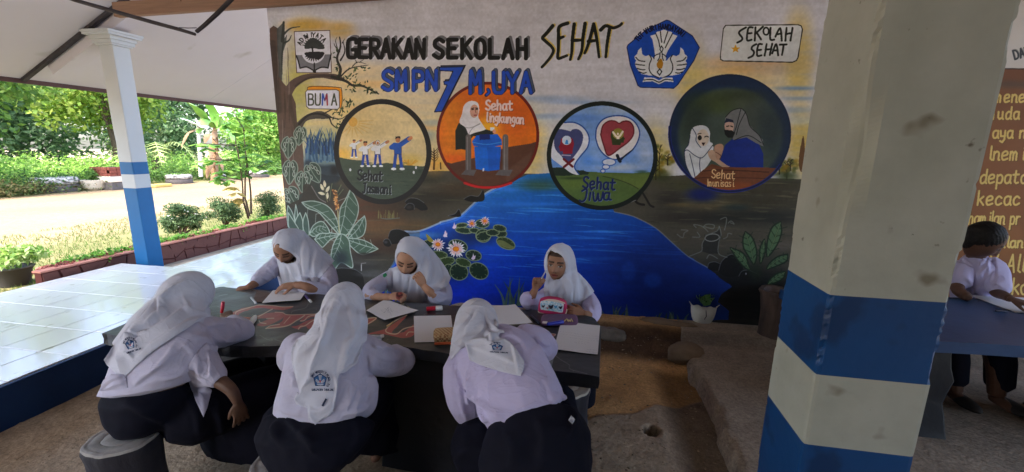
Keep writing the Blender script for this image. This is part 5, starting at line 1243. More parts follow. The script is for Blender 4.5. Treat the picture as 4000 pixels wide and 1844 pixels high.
# tyre planters, pots and a brick kerb stack at the far side of the yard
tyre_m = mat('whitewashed_tyre', s2l((206, 200, 192)), .85, scale=7, amt=.25, col2=s2l((70, 66, 66)), stretch=(1, 1, 2)); dark_r = mat('grey_rubber', s2l((112, 104, 100)), .9, scale=6, col2=s2l((84, 78, 76)))
brickred = mat('faded_red_brick', s2l((140, 78, 64)), .9, scale=12, col2=s2l((112, 60, 50)))
def tyre(c, r, h, name, label, w2=None):
    t = empty(name, c, label, 'planter', 'old tyre planters along the far side of the yard')
    MB().lathe([(r * 1.0, 0), (r * 1.06, h * .2), (r * 1.02, h * .48), (r * .9, h * .5)], c, 28).build('lower_tyre', dark_r, t, True)
    MB().lathe([(r * .9, h * .5), (r * 1.0, h * .56), (r * 1.04, h * .75), (r * .96, h * .96), (r * .8, h)], c, 28, wob=lambda u, z: 1 + .012 * math.sin(u * 150)).build('upper_tyre', tyre_m, t, True)
    leaf_obj('foliage', [(c[0], c[1], h, r * .7, r * .7, .06)], 200, .06, G_MID, t, 3)
def gz(x, y): p = atZ(x, y, 0); return (p.x, p.y, 0)
tyre(gz(222, 748), .60, .50, 'tyre_planter', 'whitewashed tyre planter at the left of the yard edge')
tyre(gz(702, 716), .46, .38, 'tyre_planter', 'whitewashed tyre planter right of the small column')
tyre(gz(1012, 692), .46, .34, 'tyre_planter', 'whitewashed tyre planter nearest the mural wall')
tyre(gz(850, 700), .36, .24, 'tyre_planter', 'small half hidden tyre planter behind the slim sapling')
p = gz(452, 738); bk = empty('brick_planter', p, 'square planter of red bricks over white and grey courses', 'planter')
for zz, hh, ww, m_ in ((0, .28, .40, dark_r), (.28, .22, .43, mat('cream_course', s2l((214, 200, 180)), .9)), ):
    MB().box(p[0] - ww, p[0] + ww, p[1] - ww, p[1] + ww, zz, zz + hh - .01).build('course', m_, bk, bevel=.02)
for r_ in range(3):
    for k in range(3):
        for s_ in (0, 1):
            x0 = p[0] - .43 + k * .26 + (.13 if r_ % 2 else 0); bb = MB().box(.0, .24, 0, .12, 0, .10)
            ob = bb.build('brick', brickred, bk); ob.location = (x0, p[1] - .43, .5 + r_ * .11)
            if s_ == 0: ob.rotation_euler = (0, 0, R(90)); ob.location = (p[0] + .43, p[1] - .43 + k * .26, .5 + r_ * .11)
MB().box(p[0] - .3, p[0] + .3, p[1] - .3, p[1] + .3, .5, .8).build('fill', dark_r, bk)
p = gz(371, 742); pt = empty('pot', p, 'cream round flower pot at the yard edge with a small plant', 'flower pot')
MB().lathe([(.22, 0), (.32, .1), (.36, .3), (.38, .36), (.33, .37), (.3, .3)], p, 20).build('pot_body', mat('cream_pot', s2l((208, 196, 176)), .7), pt, True)
leaf_obj('foliage', [(p[0], p[1], .55, .3, .3, .26)], 300, .12, G_MID, pt, 12)
p = gz(612, 730); fl = MB().box(-.1, .35, -.35, .35, 0, .12).build('bench_slab', mat('yellow_slab', s2l((206, 176, 96)), .8), bevel=.03); fl.location = p; tag(fl, 'low yellow and blue slab lying right of the small column', 'slab')
tp = MB().box(-.1, .30, -.33, .30, .12, .16).build('top_board', blue_p, fl); 
p = gz(808, 705); sp = empty('spiky_plant', p, 'striped spiky leaved plant at the foot of the pale post', 'plant')
for k in range(22):
    a = k * 2.4; L_ = .5 + .3 * rsb.rand(); blade('leaf', [(p[0], p[1], 0), (p[0] + math.cos(a) * L_ * .4, p[1] + math.sin(a) * L_ * .4, L_ * .8), (p[0] + math.cos(a) * L_ * .8, p[1] + math.sin(a) * L_ * .8, L_ * 1.0)], .04, bl if k % 2 else mat('spiky_leaf', s2l((186, 180, 110)), .6), sp)
# ------------------------------------------------ planter bed beside the porch
redw = mat('red_kerb', s2l((116, 74, 64)), .85, scale=4, amt=.7, col2=s2l((98, 60, 54)), bump=.003, bscale=40); redt = mat('red_kerb_top', s2l((196, 136, 116)), .85, scale=4, col2=s2l((180, 116, 100)), bump=.002)
PFX, PZ0, PZ1 = -5.60, .0, .36
kb = empty('planter_kerb', (PFX, 6, 0), 'long red stone faced kerb of the flower bed along the porch', 'kerb')
y0k, y1k = 3.35, 12.5
MB().box(PFX - .10, PFX - .012, y0k, y1k, -.05, PZ1 - .02).build('core', mat('kerb_joint', s2l((92, 46, 40)), .95), kb)
MB().box(PFX - .115, PFX + .006, y0k - .01, y1k, PZ1 - .02, PZ1).build('coping', redt, kb, bevel=.004)
rsk = np.random.RandomState(9)
nc = 46; rows = 2
gy = np.linspace(y0k, y1k, nc + 1); pts = {}
for i in range(nc + 1):
    for j in range(rows + 1):
        jz = PZ0 + (PZ1 - .024 - PZ0) * j / rows; jy = gy[i]
        if 0 < i < nc: jy += rsk.uniform(-.07, .07)
        if 0 < j < rows: jz += rsk.uniform(-.06, .06)
        pts[i, j] = (jy, jz)
for i in range(nc):
    for j in range(rows):
        q = [pts[i, j], pts[i + 1, j], pts[i + 1, j + 1], pts[i, j + 1]]; cy = sum(a for a, b in q) / 4; cz = sum(b for a, b in q) / 4
        if rsk.rand() < .35: q.insert(2, ((q[1][0] + q[2][0]) / 2 + .03, (q[1][1] + q[2][1]) / 2))
        sh = [(cy + (a - cy) * (1 - .008 / max(.05, abs(a - cy))), cz + (b - cz) * (1 - .006 / max(.04, abs(b - cz)))) for a, b in q]
        x1 = PFX + rsk.uniform(-.003, .003); n = len(sh)
        V = [(PFX - .012, a, b) for a, b in sh] + [(x1, cy + (a - cy) * .97, cz + (b - cz) * .96) for a, b in sh]
        F = [tuple(range(n, 2 * n))] + [(k, (k + 1) % n, n + (k + 1) % n, n + k) for k in range(n)]
        mesh_obj('stone', V, F, redw, kb)
kb2 = MB().box(-6.10, -6.02, 3.6, 12.5, -.05, .30).build('back_kerb', redt, bevel=.006); tag(kb2, 'low pinkish back kerb of the flower bed next to the sand', 'kerb')
soilb = MB().box(-6.02, PFX - .1, 3.6, 12.5, .0, .27).build('bed_soil', mat('bed_soil', s2l((96, 72, 56)), .95, scale=20, col2=s2l((70, 54, 42)), bump=.01), bevel=0); tag(soilb, kind='structure')
BZ = .27
def bedpt(x, y): p = atX(x, y, -5.82); return (p.x, p.y)
reds = [(237, 1036), (389, 1000), (510, 975), (694, 942), (793, 922), (975, 888)]
REDS = [(150, 72, 72), (168, 96, 88), (126, 56, 60), (110, 92, 60)]
where = ['nearest the left end of the bed', 'second from the left in the bed', 'just left of the small column', 'just right of the small column', 'in the middle of the bed', 'by the slim sapling']
for i, (x, y) in enumerate(reds):
    c = bedpt(x, y); o = leaf_obj('red_plant', [(c[0] + .08, c[1], BZ + .05, .15, .30, .07)], 1100, .035, REDS, None, 300 + i, up=.7)
    tag(o, 'low red leaved plant ' + where[i], 'plant', 'red leaved plants in the flower bed')
grs = [(323, 1020), (445, 985), (640, 958), (740, 930), (884, 905), (1010, 880), (1070, 868)]
whg = ['between the two leftmost red plants', 'left of the small column', 'right behind the small column', 'in front of the round bushy shrub', 'below the tree shaped shrub', 'around the foot of the sapling', 'at the wall end of the bed']
for i, (x, y) in enumerate(grs):
    c = bedpt(x, y); o = leaf_obj('green_plant', [(c[0] + .05 * k_, c[1] + .14 * (k_ - 1), BZ + .06, .14, .18, .09) for k_ in (0, 1, 2)], 600, .05, [(120, 176, 70), (140, 196, 84), (96, 150, 58)], None, 330 + i, up=.7)
    tag(o, 'low bright green plant ' + whg[i], 'plant', 'green plants in the flower bed')
# round shrubs
SHR = [(78, 104, 66), (96, 122, 80), (60, 84, 52), (124, 146, 100)]
def shrub(label, bx, by, cx, cy, rpx, X, seed, n=3200, stem=True, rz=.85, flowers=0, size=.045):
    b = atX(bx, by, X); c = atX(cx, cy, X); r = (atX(cx + rpx, cy, X) - c).length * .9
    t = empty('shrub', (b.x, b.y, .1), label, 'shrub', 'clipped shrubs behind the flower bed'); rs = np.random.RandomState(seed)
    cl = crown_clumps((c.x, c.y, c.z), r, r * rz, 16, rs, .40)
    leaf_obj('crown', cl, n, size, SHR, t, seed, up=.45, aspect=.42)
    if flowers:
        leaf_obj('blossom', cl, flowers, .035, [(230, 230, 226)], t, seed + 1, up=.2, shell=1., aspect=.9)
    sb = MB()
    for k in range(7):
        q = Vector(cl[k][:3]); st = Vector((b.x, b.y, .08)); sb.tube([st, st.lerp(q, .45) + Vector((0, 0, .05)), q], [.022, .016, .006], 6)
    sb.build('trunk', BARK, t, True)
    return t
shrub('round bushy shrub with white blossoms right of the small column', 705, 905, 712, 850, 84, -6.7, 401, 5200, flowers=70, rz=.80)
shrub('shrub clipped like a small tree with a bare forked stem', 880, 880, 872, 825, 62, -6.9, 402, 3600)
shrub('dark shrub beside the mural wall with twiggy branches', 1045, 850, 1045, 808, 62, -7.0, 403, 3600)
# slim sapling
sx = -7.0; sb0 = atX(960, 858, sx)
sap = empty('sapling', (sb0.x, sb0.y, .1), 'slim young tree with whorls of large green leaves near the wall', 'tree')
SAPC = [(92, 140, 58), (120, 164, 76), (76, 120, 52), (140, 176, 84)]
E2 = K(500, 380, 2.285)
for p_ in ([(1075, 1080), (1030, 930), (1020, 760), (1000, 600), (980, 450)], [(1085, 1060), (1045, 900), (1045, 740), (1060, 600), (1040, 400), (1030, 270)], [(1100, 1040), (1095, 850), (1080, 700), (1060, 560), (1045, 420)], [(1000, 600), (960, 400), (965, 300)], [(1075, 700), (1180, 620), (1260, 580)], [(1020, 740), (900, 720), (820, 690)], [(990, 560), (860, 560), (700, 540)], [(960, 430), (760, 420), (640, 410)], [(1040, 300), (960, 160), (930, 90)]):
    q = [atX(*E2(x, y), sx + .12 * math.sin(i * 2 + x)) for i, (x, y) in enumerate(p_)]
    MB().tube(q, list(np.linspace(.022 if len(p_) > 3 else .012, .006, len(q))), 7).build('stem', BARK, sap, True)
rss = np.random.RandomState(31); V_, F_, C_ = [], [], []
nodes = [(1030, 240), (960, 180), (880, 130), (1000, 130), (1100, 160), (1150, 230), (930, 300), (860, 250), (1060, 330), (960, 380), (880, 470), (760, 410), (640, 410), (700, 450), (1080, 440), (1120, 500), (1040, 520), (940, 540), (860, 560), (760, 560), (680, 560), (620, 600), (1000, 620), (940, 600), (900, 640), (820, 660), (960, 700), (1040, 680), (1120, 620), (1180, 600), (1240, 560), (1300, 620), (1240, 660), (820, 700), (790, 730), (900, 740), (1060, 560), (1330, 660), (1200, 520), (1050, 190), (920, 220), (980, 470), (920, 800), (960, 850), (980, 900), (950, 930)]
for (x, y) in nodes:
    c = np.array(atX(*E2(x, y), sx + rss.randn() * .15)); k_ = rss.randint(7, 12)
    for k in range(k_):
        a = 2 * math.pi * k / k_ + rss.rand(); L_ = .15 + .08 * rss.rand(); d = np.array([math.cos(a), math.sin(a), -.15 - .5 * rss.rand()]); d /= np.linalg.norm(d)
        s_ = np.cross(d, [0, 0, 1.]); s_ /= np.linalg.norm(s_); w_ = L_ * .27; b_ = len(V_)
        V_ += [c, c + d * L_ * .35 + s_ * w_ * .7, c + d * L_ * .75 + s_ * w_, c + d * L_, c + d * L_ * .75 - s_ * w_, c + d * L_ * .35 - s_ * w_ * .7, c + d * L_ * .6 - np.array([0, 0, .008])]
        F_ += [(b_, b_ + 1, b_ + 6), (b_ + 1, b_ + 2, b_ + 6), (b_ + 2, b_ + 3, b_ + 6), (b_ + 3, b_ + 4, b_ + 6), (b_ + 4, b_ + 5, b_ + 6), (b_ + 5, b_, b_ + 6)]
        cc = s2l(SAPC[rss.randint(4)] if y < 800 else (196, 176, 110)); C_ += [cc] * 7
me = np_mesh('crown', np.array(V_), np.array(F_), LEAF, False); set_attr(me, np.array(C_)); link(bpy.data.objects.new('crown', me), sap)
# grass tufts and little weeds on the near margin
rs = np.random.RandomState(55); n = 22000
gx = -6.15 - 4.2 * rs.rand(n) ** 1.3; gy_ = 3.0 + 9.5 * rs.rand(n); cl_n = fbm(gx, gy_, 2.2, 99); keep = cl_n > -.15; gx, gy_ = gx[keep], gy_[keep]; n = len(gx)
a = rs.rand(n) * 6.28; hgt = .02 + .05 * rs.rand(n); base = np.stack([gx, gy_, np.zeros(n)], 1); sd = np.stack([np.cos(a), np.sin(a), np.zeros(n)], 1) * .006; tip = base + np.stack([np.cos(a + 1) * .03, np.sin(a + 1) * .03, hgt], 1)
V = np.stack([base - sd, base + sd, tip], 1).reshape(-1, 3); me = np_mesh('grass', V, np.arange(n * 3).reshape(n, 3), LEAF, False)
gc = np.array([s2l(c) for c in ((92, 118, 52), (112, 128, 68), (78, 104, 46), (126, 126, 80))])[rs.randint(0, 4, n)]; set_attr(me, np.repeat(gc, 3, 0)); go = link(bpy.data.objects.new('grass', me)); tag(go, 'short patchy grass on the sand beside the flower bed', 'grass', kind='stuff')
# potted variegated plant at the left edge
p = atZ(60, 1112, 0.0); c = (p.x, p.y)
pp = empty('potted_plant', (p.x, p.y, 0), 'dark pot with a leafy pale green plant at the left edge', 'potted plant')
MB().lathe([(.13, 0), (.17, .18), (.2, .22), (.18, .23), (.15, .2)], (p.x, p.y, 0), 20).build('pot', mat('black_pot', s2l((58, 54, 52)), .6), pp, True)
leaf_obj('foliage', [(p.x, p.y, .36, .22, .26, .16), (p.x + .02, p.y + .2, .34, .16, .2, .12)], 420, .085, [(150, 180, 90), (176, 200, 130), (110, 150, 66), (206, 214, 170)], pp, 61, aspect=.5, up=.5)
# ------------------------------------------------------------------ stone-look table
TZ = .72
tab = empty('picnic_table', (-1.2, 2.05, 0), 'long dark concrete table painted with red flame lettering', 'table')
near = [(-2.46, 1.66), (-2.2, 1.665), (-1.9, 1.655), (-1.6, 1.69), (-1.3, 1.76), (-.91, 1.835), (-.6, 1.81), (-.3, 1.77), (.09, 1.745)]
far = [(.11, 2.30), (.02, 2.45), (-.4, 2.46), (-.9, 2.43), (-1.35, 2.42), (-1.9, 2.45), (-2.34, 2.43), (-2.52, 2.40), (-2.50, 2.0)]
outl = [tuple(p) for p in spline(near, 6)] + [tuple(p) for p in spline(far, 5)]
rst = np.random.RandomState(2)
outl = [(x + rst.randn() * .003, y + rst.randn() * .003) for x, y in outl]
tcv = Canvas(1400, 560, lambda U, V: np.stack([-2.56 + U * 2.72, 1.62 + V * .88, np.full_like(U, TZ)], -1), (50, 54, 58))
tcv.K = lambda x, y: (x, y)
G3 = K(850, 1050, 3.394); D1 = K(900, 800, 1.98)
nn = tcv.noise[..., None]; tcv.img = tcv.img * (.72 + .5 * nn) + (tcv.streak[..., None] - .5) * 16
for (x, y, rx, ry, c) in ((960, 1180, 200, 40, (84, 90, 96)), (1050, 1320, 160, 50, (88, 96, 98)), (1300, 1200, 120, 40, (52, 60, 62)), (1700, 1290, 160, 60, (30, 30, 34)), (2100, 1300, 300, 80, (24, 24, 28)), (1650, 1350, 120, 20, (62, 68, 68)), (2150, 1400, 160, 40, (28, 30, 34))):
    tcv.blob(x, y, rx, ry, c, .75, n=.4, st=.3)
RED = (176, 74, 70); CRM = (214, 196, 166)
tcv.K = G3
for p in ([(180, 600), (230, 560), (350, 520), (520, 485), (700, 490), (850, 505), (1000, 500), (960, 525), (860, 545), (700, 530), (560, 520), (400, 550), (300, 590), (250, 640), (190, 660)],
          [(240, 650), (330, 640), (450, 640), (600, 600), (760, 575), (870, 585), (900, 610), (860, 660), (780, 700), (700, 740), (600, 765), (520, 745), (600, 700), (680, 660), (560, 660), (420, 690), (300, 690)],
          [(900, 610), (1000, 610), (1150, 605), (1120, 640), (1050, 680), (980, 730), (900, 765), (780, 790), (640, 790), (700, 760), (850, 700)], [(1150, 605), (1350, 600), (1360, 640), (1250, 640), (1150, 690), (1090, 695), (1140, 650)],
          [(980, 770), (1060, 750), (1160, 700), (1280, 660), (1350, 650), (1340, 760), (1300, 800), (1200, 795), (1170, 760), (1100, 790), (1075, 805)]):
    tcv.fill(p, RED, .92, smooth=True, rough=2)
for p, w in (([(240, 640), (250, 570), (400, 520), (520, 485), (560, 480)], 3), ([(560, 480), (720, 487), (860, 505), (1000, 500)], 3), ([(530, 640), (640, 580), (725, 535)], 4), ([(230, 640), (300, 680), (420, 680), (480, 660)], 3), ([(650, 660), (745, 655)], 4), ([(552, 690), (570, 715), (640, 725)], 4), ([(760, 575), (860, 580), (930, 610), (1160, 605), (1350, 598)], 3),
             ([(1155, 615), (1110, 650), (1040, 690), (940, 750), (820, 775), (640, 790)], 4.5), ([(820, 738), (700, 755), (640, 795)], 3.5), ([(1350, 605), (1210, 630), (1150, 685), (1100, 693)], 4), ([(1350, 645), (1240, 700), (1160, 755), (1100, 765), (1072, 800)], 4.5), ([(960, 635), (910, 690), (880, 725)], 3), ([(1265, 745), (1260, 765), (1310, 770)], 5)):
    tcv.stroke(p, w, CRM, .85)
for p in ([(0, 500), (60, 520), (100, 540)], [(20, 360), (80, 345), (130, 340)], [(980, 590), (1000, 560), (1160, 520), (1200, 470)], [(560, 880), (640, 930), (700, 945)], [(520, 880), (450, 905), (380, 930)], [(920, 905), (1000, 895)], [(760, 940), (860, 970), (900, 1000)]):
    tcv.stroke(p, 2.5, (140, 150, 150), .55)
tcv.K = D1
for p in ([(1050, 930), (1060, 880), (1130, 878), (1110, 900)], [(1060, 1000), (1200, 960), (1260, 920), (1365, 855), (1300, 930), (1250, 990), (1340, 985), (1420, 960), (1415, 1010), (1330, 1030), (1180, 1000)], [(1330, 1000), (1400, 940), (1420, 930), (1420, 1000), (1380, 1025)]):
    tcv.fill(p, RED, .92, smooth=True)
for p, w in (([(1055, 880), (1130, 875), (1060, 925)], 4), ([(1365, 855), (1270, 900), (1200, 975), (1280, 1000), (1340, 960), (1416, 940)], 4.5), ([(1416, 985), (1380, 985), (1360, 1010)], 4)): tcv.stroke(p, w, CRM, .9)
tcv.K = D3
for p in ([(600, 925), (680, 905), (800, 920), (900, 935), (860, 950), (760, 930), (640, 945)], [(880, 960), (950, 935), (1030, 955), (1118, 965), (1080, 990), (980, 975), (900, 980)], [(1085, 1060), (1110, 1040), (1115, 1100), (1085, 1110)], [(720, 1030), (820, 990), (980, 1010), (1060, 1050), (980, 1040), (850, 1020)]):
    tcv.fill(p, RED, .92, smooth=True); tcv.stroke(p[:5], 3.5, CRM, .85)
tcv.stroke([(950, 985), (1040, 1000), (1080, 1040)], 3.5, CRM, .8)
D4 = K(1650, 1150, 1.711); tcv.K = D4
tcv.stroke([(890, 410), (930, 440), (980, 470), (990, 500), (1100, 530)], 3, (120, 120, 124), .7)
for k in range(70): 
    q = RNG.rand(2); tcv.K = lambda x, y: (x, y); tcv.blob(900 + 1450 * q[0], 1130 + 330 * q[1], 3, 2, (150, 146, 140), .6)
table_img = tcv.image('table_paint')
top_m = uv_image_mat('table_paint', table_img, .33, .55, bump=.0016, bscale=26)
dark_conc = mat('black_painted_concrete', s2l((34, 36, 42)), .45, scale=9, amt=.6, col2=s2l((54, 58, 66)), bump=.004, bscale=22, spec=.5)
navy_conc = mat('navy_painted_concrete', s2l((14, 16, 24)), .55, scale=7, col2=s2l((20, 22, 32)), bump=.004, bscale=18, spec=.45)
n = len(outl); V = [(x, y, TZ) for x, y in outl] + [(x * 1 + rst.randn() * .004, y + rst.randn() * .003, TZ - .03) for x, y in outl] + [(x, y, TZ - .062 + rst.randn() * .004) for x, y in outl]
F = [tuple(range(n))] + [(i + n, (i + 1) % n + n, (i + 1) % n, i) for i in range(n)] + [(i + 2 * n, (i + 1) % n + 2 * n, (i + 1) % n + n, i + n) for i in range(n)] + [tuple(reversed(range(2 * n, 3 * n)))]
tt = mesh_obj('tabletop', V, F, None, tab); tt.data.materials.append(top_m); tt.data.materials.append(dark_conc)
for i, p_ in enumerate(tt.data.polygons): p_.material_index = 0 if i == 0 else 1
uv = tt.data.uv_layers.new(name='UVMap')
for l in tt.data.loops: co = tt.data.vertices[l.vertex_index].co; uv.data[l.index].uv = ((co.x + 2.56) / 2.72, (co.y - 1.62) / .88)
def rough_block(x0, x1, y0, y1, z0, z1, seed, k=7):
    rs = np.random.RandomState(seed); b = MB(); rings = []
    for z in np.linspace(z0, z1, 9):
        base = [(x0, y0), ((x0 + x1) / 2, y0), (x1, y0), (x1, (y0 + y1) / 2), (x1, y1), ((x0 + x1) / 2, y1), (x0, y1), (x0, (y0 + y1) / 2)]
        f = 1 + .12 * ((z - z1) / (z1 - z0)) ** 2; cx, cy = (x0 + x1) / 2, (y0 + y1) / 2
        rings.append([Vector((cx + (x - cx) * f + rs.randn() * .008, cy + (y - cy) * f + rs.randn() * .008, z)) for x, y in base])
    b.loft(rings); return b
for i, (x0, x1) in enumerate(((-2.26, -1.68), (-.98, -.12))):
    rough_block(x0, x1, 1.86, 2.26, -.04, TZ - .055, i + 3).build('leg', navy_conc, tab, True, bevel=.012)
pit = K(850, 1050, 3.394)
# --------------------------------------------------- second table behind the big column
t2 = empty('picnic_table', (2.3, 2.8, 0), 'blue topped concrete table behind the big column', 'table')
o2 = [tuple(p) for p in spline([(1.42, 2.46), (1.8, 2.47), (2.3, 2.5), (3.0, 2.46), (3.6, 2.5)], 5)] + [tuple(p) for p in spline([(3.62, 3.2), (3.0, 3.33), (2.3, 3.3), (1.8, 3.3), (1.42, 3.25)], 5)]
blt = mat('blue_table_paint', s2l((44, 80, 124)), .35, scale=5, amt=.8, col2=s2l((28, 54, 92)), bump=.001, bscale=30, spec=.5)
n = len(o2); V = [(x, y, TZ) for x, y in o2] + [(x, y, TZ - .065) for x, y in o2]; F = [tuple(range(n)), tuple(reversed(range(n, 2 * n)))] + [(i + n, (i + 1) % n + n, (i + 1) % n, i) for i in range(n)]
mesh_obj('tabletop', V, F, blt, t2)
rough_block(1.66, 2.10, 2.62, 3.1, .05, TZ - .06, 12).build('leg', navy_conc, t2, True, bevel=.012)
rough_block(2.95, 3.35, 2.62, 3.1, .05, TZ - .06, 13).build('leg', navy_conc, t2, True, bevel=.012)
# --------------------------------------------------- tree stump stools
wood_end = mat('stool_top', s2l((176, 172, 168)), .6, scale=14, amt=.5, col2=s2l((120, 116, 116)), bump=.003, bscale=26)
stump_b = mat('stump_side', s2l((30, 30, 38)), .6, scale=9, col2=s2l((52, 50, 58)), bump=.008, bscale=16, stretch=(1, 1, .35))
def stump(x, y, z0, r, h, label, grp='stump stools round the tables', topm=None, seed=0):
    t = empty('stump_stool', (x, y, z0), label, 'stool', grp)
    rs = np.random.RandomState(seed); ph = rs.rand(4) * 6
    wob = lambda u, z: 1 + .035 * math.sin(u * 6.283 * 3 + ph[0]) + .02 * math.sin(u * 6.283 * 7 + ph[1]) + .012 * math.sin(u * 6.283 * 13 + ph[2])
    MB().lathe([(r * 1.06, -.04), (r * .99, h * .15), (r * .94, h * .5), (r * .97, h * .82), (r * 1.03, h * .93), (r * 1.0, h - .012)], (x, y, z0), 48, wob).build('stump_body', stump_b, t, True)
    tp = MB(); tp.lathe([(r * 1.0, h - .012), (r * .985, h), (r * .9, h + .004), (r * .86, h + .001), (r * .80, h + .004), (r * .6, h + .002), (r * .55, h - .001), (r * .5, h + .003), (r * .25, h + .001), (r * .2, h - .002), (r * .14, h + .002), (.004, h + .002)], (x, y, z0), 48, wob)
    tp.build('stump_top', topm or wood_end, t, True)
    return t
q = atZ(486, 1700, .42); stump(q.x, q.y, 0, .135, .42, 'stump stool with ringed grey top under the leftmost pupil', seed=1)
stump(-1.16, 1.40, 0, .17, .40, 'stump stool under the pupil in the front middle', seed=2)
stump(-.25, 1.38, 0, .17, .41, 'stump stool under the front pupil nearest the big column', seed=3)
pale_end = mat('pale_stool_top', s2l((196, 186, 172)), .7, scale=10, col2=s2l((150, 140, 128)))
for (x, y, l, sd) in ((-1.98, 2.86, 'stump stool under the pupil at the far left of the table', 4), (-1.14, 2.85, 'stump stool under the pupil in the back middle', 5), (-.10, 2.86, 'stump stool under the pupil facing the camera', 6), (2.42, 3.55, 'stump stool under the boy at the blue table', 8)):
    stump(x, y, .0 if x < 1 else .08, .16, .40, l, seed=sd)
q = atZ(2212, 1502, .33); stump(q.x, q.y, 0, .14, .33, 'empty pale topped stump stool under the right end of the table', topm=pale_end, seed=7)

# --------------------------------------------------- paper and school things on the table
paper_m = mat('paper', s2l((222, 222, 226)), .8); lav = None
def cornerpts(Kf, pts, z=TZ): return [atZ(*Kf(x, y), z) for x, y in pts]
def sheet(name, label, Kf, pts, z, m, t=.0015, curl=0, group=None, cat='paper', marks=None, n=10):
    q = cornerpts(Kf, pts, z); V = []
    for layer in (0, 1):
        for j in range(n + 1):
            for i in range(n + 1):
                u, v = i / n, j / n
                p = q[0] * (1 - u) * (1 - v) + q[1] * u * (1 - v) + q[2] * u * v + q[3] * (1 - u) * v
                p = p + Vector((0, 0, (0 if layer == 0 else -t) + curl * (math.sin(u * 3 + 1) ** 2 * .4 + (u - .5) ** 2 * v * 1.2)))
                V.append(p)
    w = n + 1; F = []
    for j in range(n):
        for i in range(n):
            a = j * w + i; b = a + w * w
            F += [(a, a + 1, a + w + 1, a + w), (b, b + w, b + w + 1, b + 1)]
    for i in range(n):
        for (a, b_) in ((i, i + 1), (n * w + i + 1, n * w + i), (i * w + w, i * w), (i * w + n, (i + 1) * w + n)): F.append((a, b_, b_ + w * w, a + w * w)[::-1])
    o = mesh_obj(name, V, F, m, None, True); o.data.set_sharp_from_angle(angle=R(40))
    import_bm = bmesh.new(); import_bm.from_mesh(o.data); bmesh.ops.recalc_face_normals(import_bm, faces=import_bm.faces); import_bm.to_mesh(o.data); import_bm.free()
    if label: tag(o, label, cat, group)
    if marks:
        mk = MB()
        for (u0, v0, u1, v1, wd) in marks:
            def P(u, v): return q[0] * (1 - u) * (1 - v) + q[1] * u * (1 - v) + q[2] * u * v + q[3] * (1 - u) * v + Vector((0, 0, .0006 + curl * (math.sin(u * 3 + 1) ** 2 * .4 + (u - .5) ** 2 * v * 1.2)))
            a, b_ = P(u0, v0), P(u1, v1); s_ = (b_ - a).cross(Vector((0, 0, 1))).normalized() * wd
            mk.add([a - s_, b_ - s_, b_ + s_, a + s_], [(0, 1, 2, 3)])
        ink = mk.build('pencil_lines', mat('pencil_grey', s2l((130, 132, 150)), .7), o); ink['kind'] = 'stuff'
    return o
rm = np.random.RandomState(3)
scrib = [(a := .12 + .7 * rm.rand(), b := .12 + .5 * rm.rand(), a + .05 * rm.randn(), b + .05 * rm.randn(), .0006) for _ in range(60)]
brn = mat('brown_cover', s2l((112, 94, 88)), .6, scale=30, col2=s2l((92, 76, 70))); 
sheet('notebook', 'brown covered notebook under the left hand of the pupil at the far left', G3, [(470, 432), (590, 442), (705, 318), (520, 285)], TZ + .005, brn, .004, cat='notebook')
sheet('paper_sheet', 'white sheet under the spread hand of the pupil at the far left', G3, [(592, 447), (1095, 413), (1172, 300), (735, 282)], TZ + .012, paper_m, group='drawing sheets on the table')
sheet('folder', 'checked folder under the sheet of the thinking pupil in the back middle', D1, [(1150, 860), (1430, 830), (1340, 752), (1200, 752)], TZ + .004, mat('checked_folder', s2l((150, 146, 128)), .5, scale=60, amt=.1, col2=s2l((60, 66, 70))), .003, cat='folder')
sheet('paper_sheet', 'sheet with a faint pencil sketch before the thinking pupil', D1, [(1052, 820), (1196, 893), (1456, 822), (1200, 735)], TZ + .010, paper_m, curl=.012, group='drawing sheets on the table', marks=[(.35 + .5 * abs(rm.randn()) * .35, .25 + .4 * rm.rand(), .35 + .5 * abs(rm.randn()) * .35, .25 + .4 * rm.rand(), .0004) for _ in range(16)])
sheet('paper_sheet', 'blank sheet beside the checked pencil case', D1, [(1424, 1063), (1732, 1055), (1706, 855), (1418, 860)], TZ + .004, paper_m, group='drawing sheets on the table', n=6)
sheet('board', 'thin clipboard showing at the right edge of the blank sheet', D3, [(620, 888), (914, 864), (860, 790), (640, 800)], TZ + .004, mat('board_brown', s2l((132, 118, 104)), .6), .003, cat='clipboard')
sheet('paper_sheet', 'blank sheet lying behind the head of the front right pupil', D3, [(560, 886), (902, 856), (742, 692), (430, 704)], TZ + .009, paper_m, curl=.008, group='drawing sheets on the table')
lines = []
for r_, (v, u0, u1) in enumerate(((.42, .04, .98), (.50, .06, .96), (.58, .30, .98), (.66, .52, .74), (.72, .44, .72), (.88, .74, .96), (.95, .72, .94))):
    u = u0
    while u < u1: lines.append((u, v + .01 * r_ * 0, u + .03 + .03 * rm.rand(), v + .004, .0005)); u += .055 + .03 * rm.rand()
rp = sheet('paper_sheet', 'sheet with blue handwriting hanging over the right end of the table', D3, [(1100, 1103), (1508, 1152), (1530, 888), (1172, 840)], TZ + .006, paper_m, curl=.006, group='drawing sheets on the table', marks=[(u0, 1 - v0, u1, 1 - v1, w) for u0, v0, u1, v1, w in lines])
sheet('paper_sheet', 'sheet half hidden by the sleeve of the front middle pupil', D1, [(1040, 1044), (1165, 1046), (1188, 1008), (1050, 1004)], TZ + .004, mat('bluish_sheet', s2l((196, 210, 216)), .5), n=4)
sheet('clear_folder', 'clear plastic folder under the elbow of the front right pupil', D4, [(800, 470), (862, 498), (885, 395), (820, 380)], TZ + .004, mat('clear_plastic', s2l((150, 156, 160)), .15, spec=.7), .003, cat='folder', n=4)
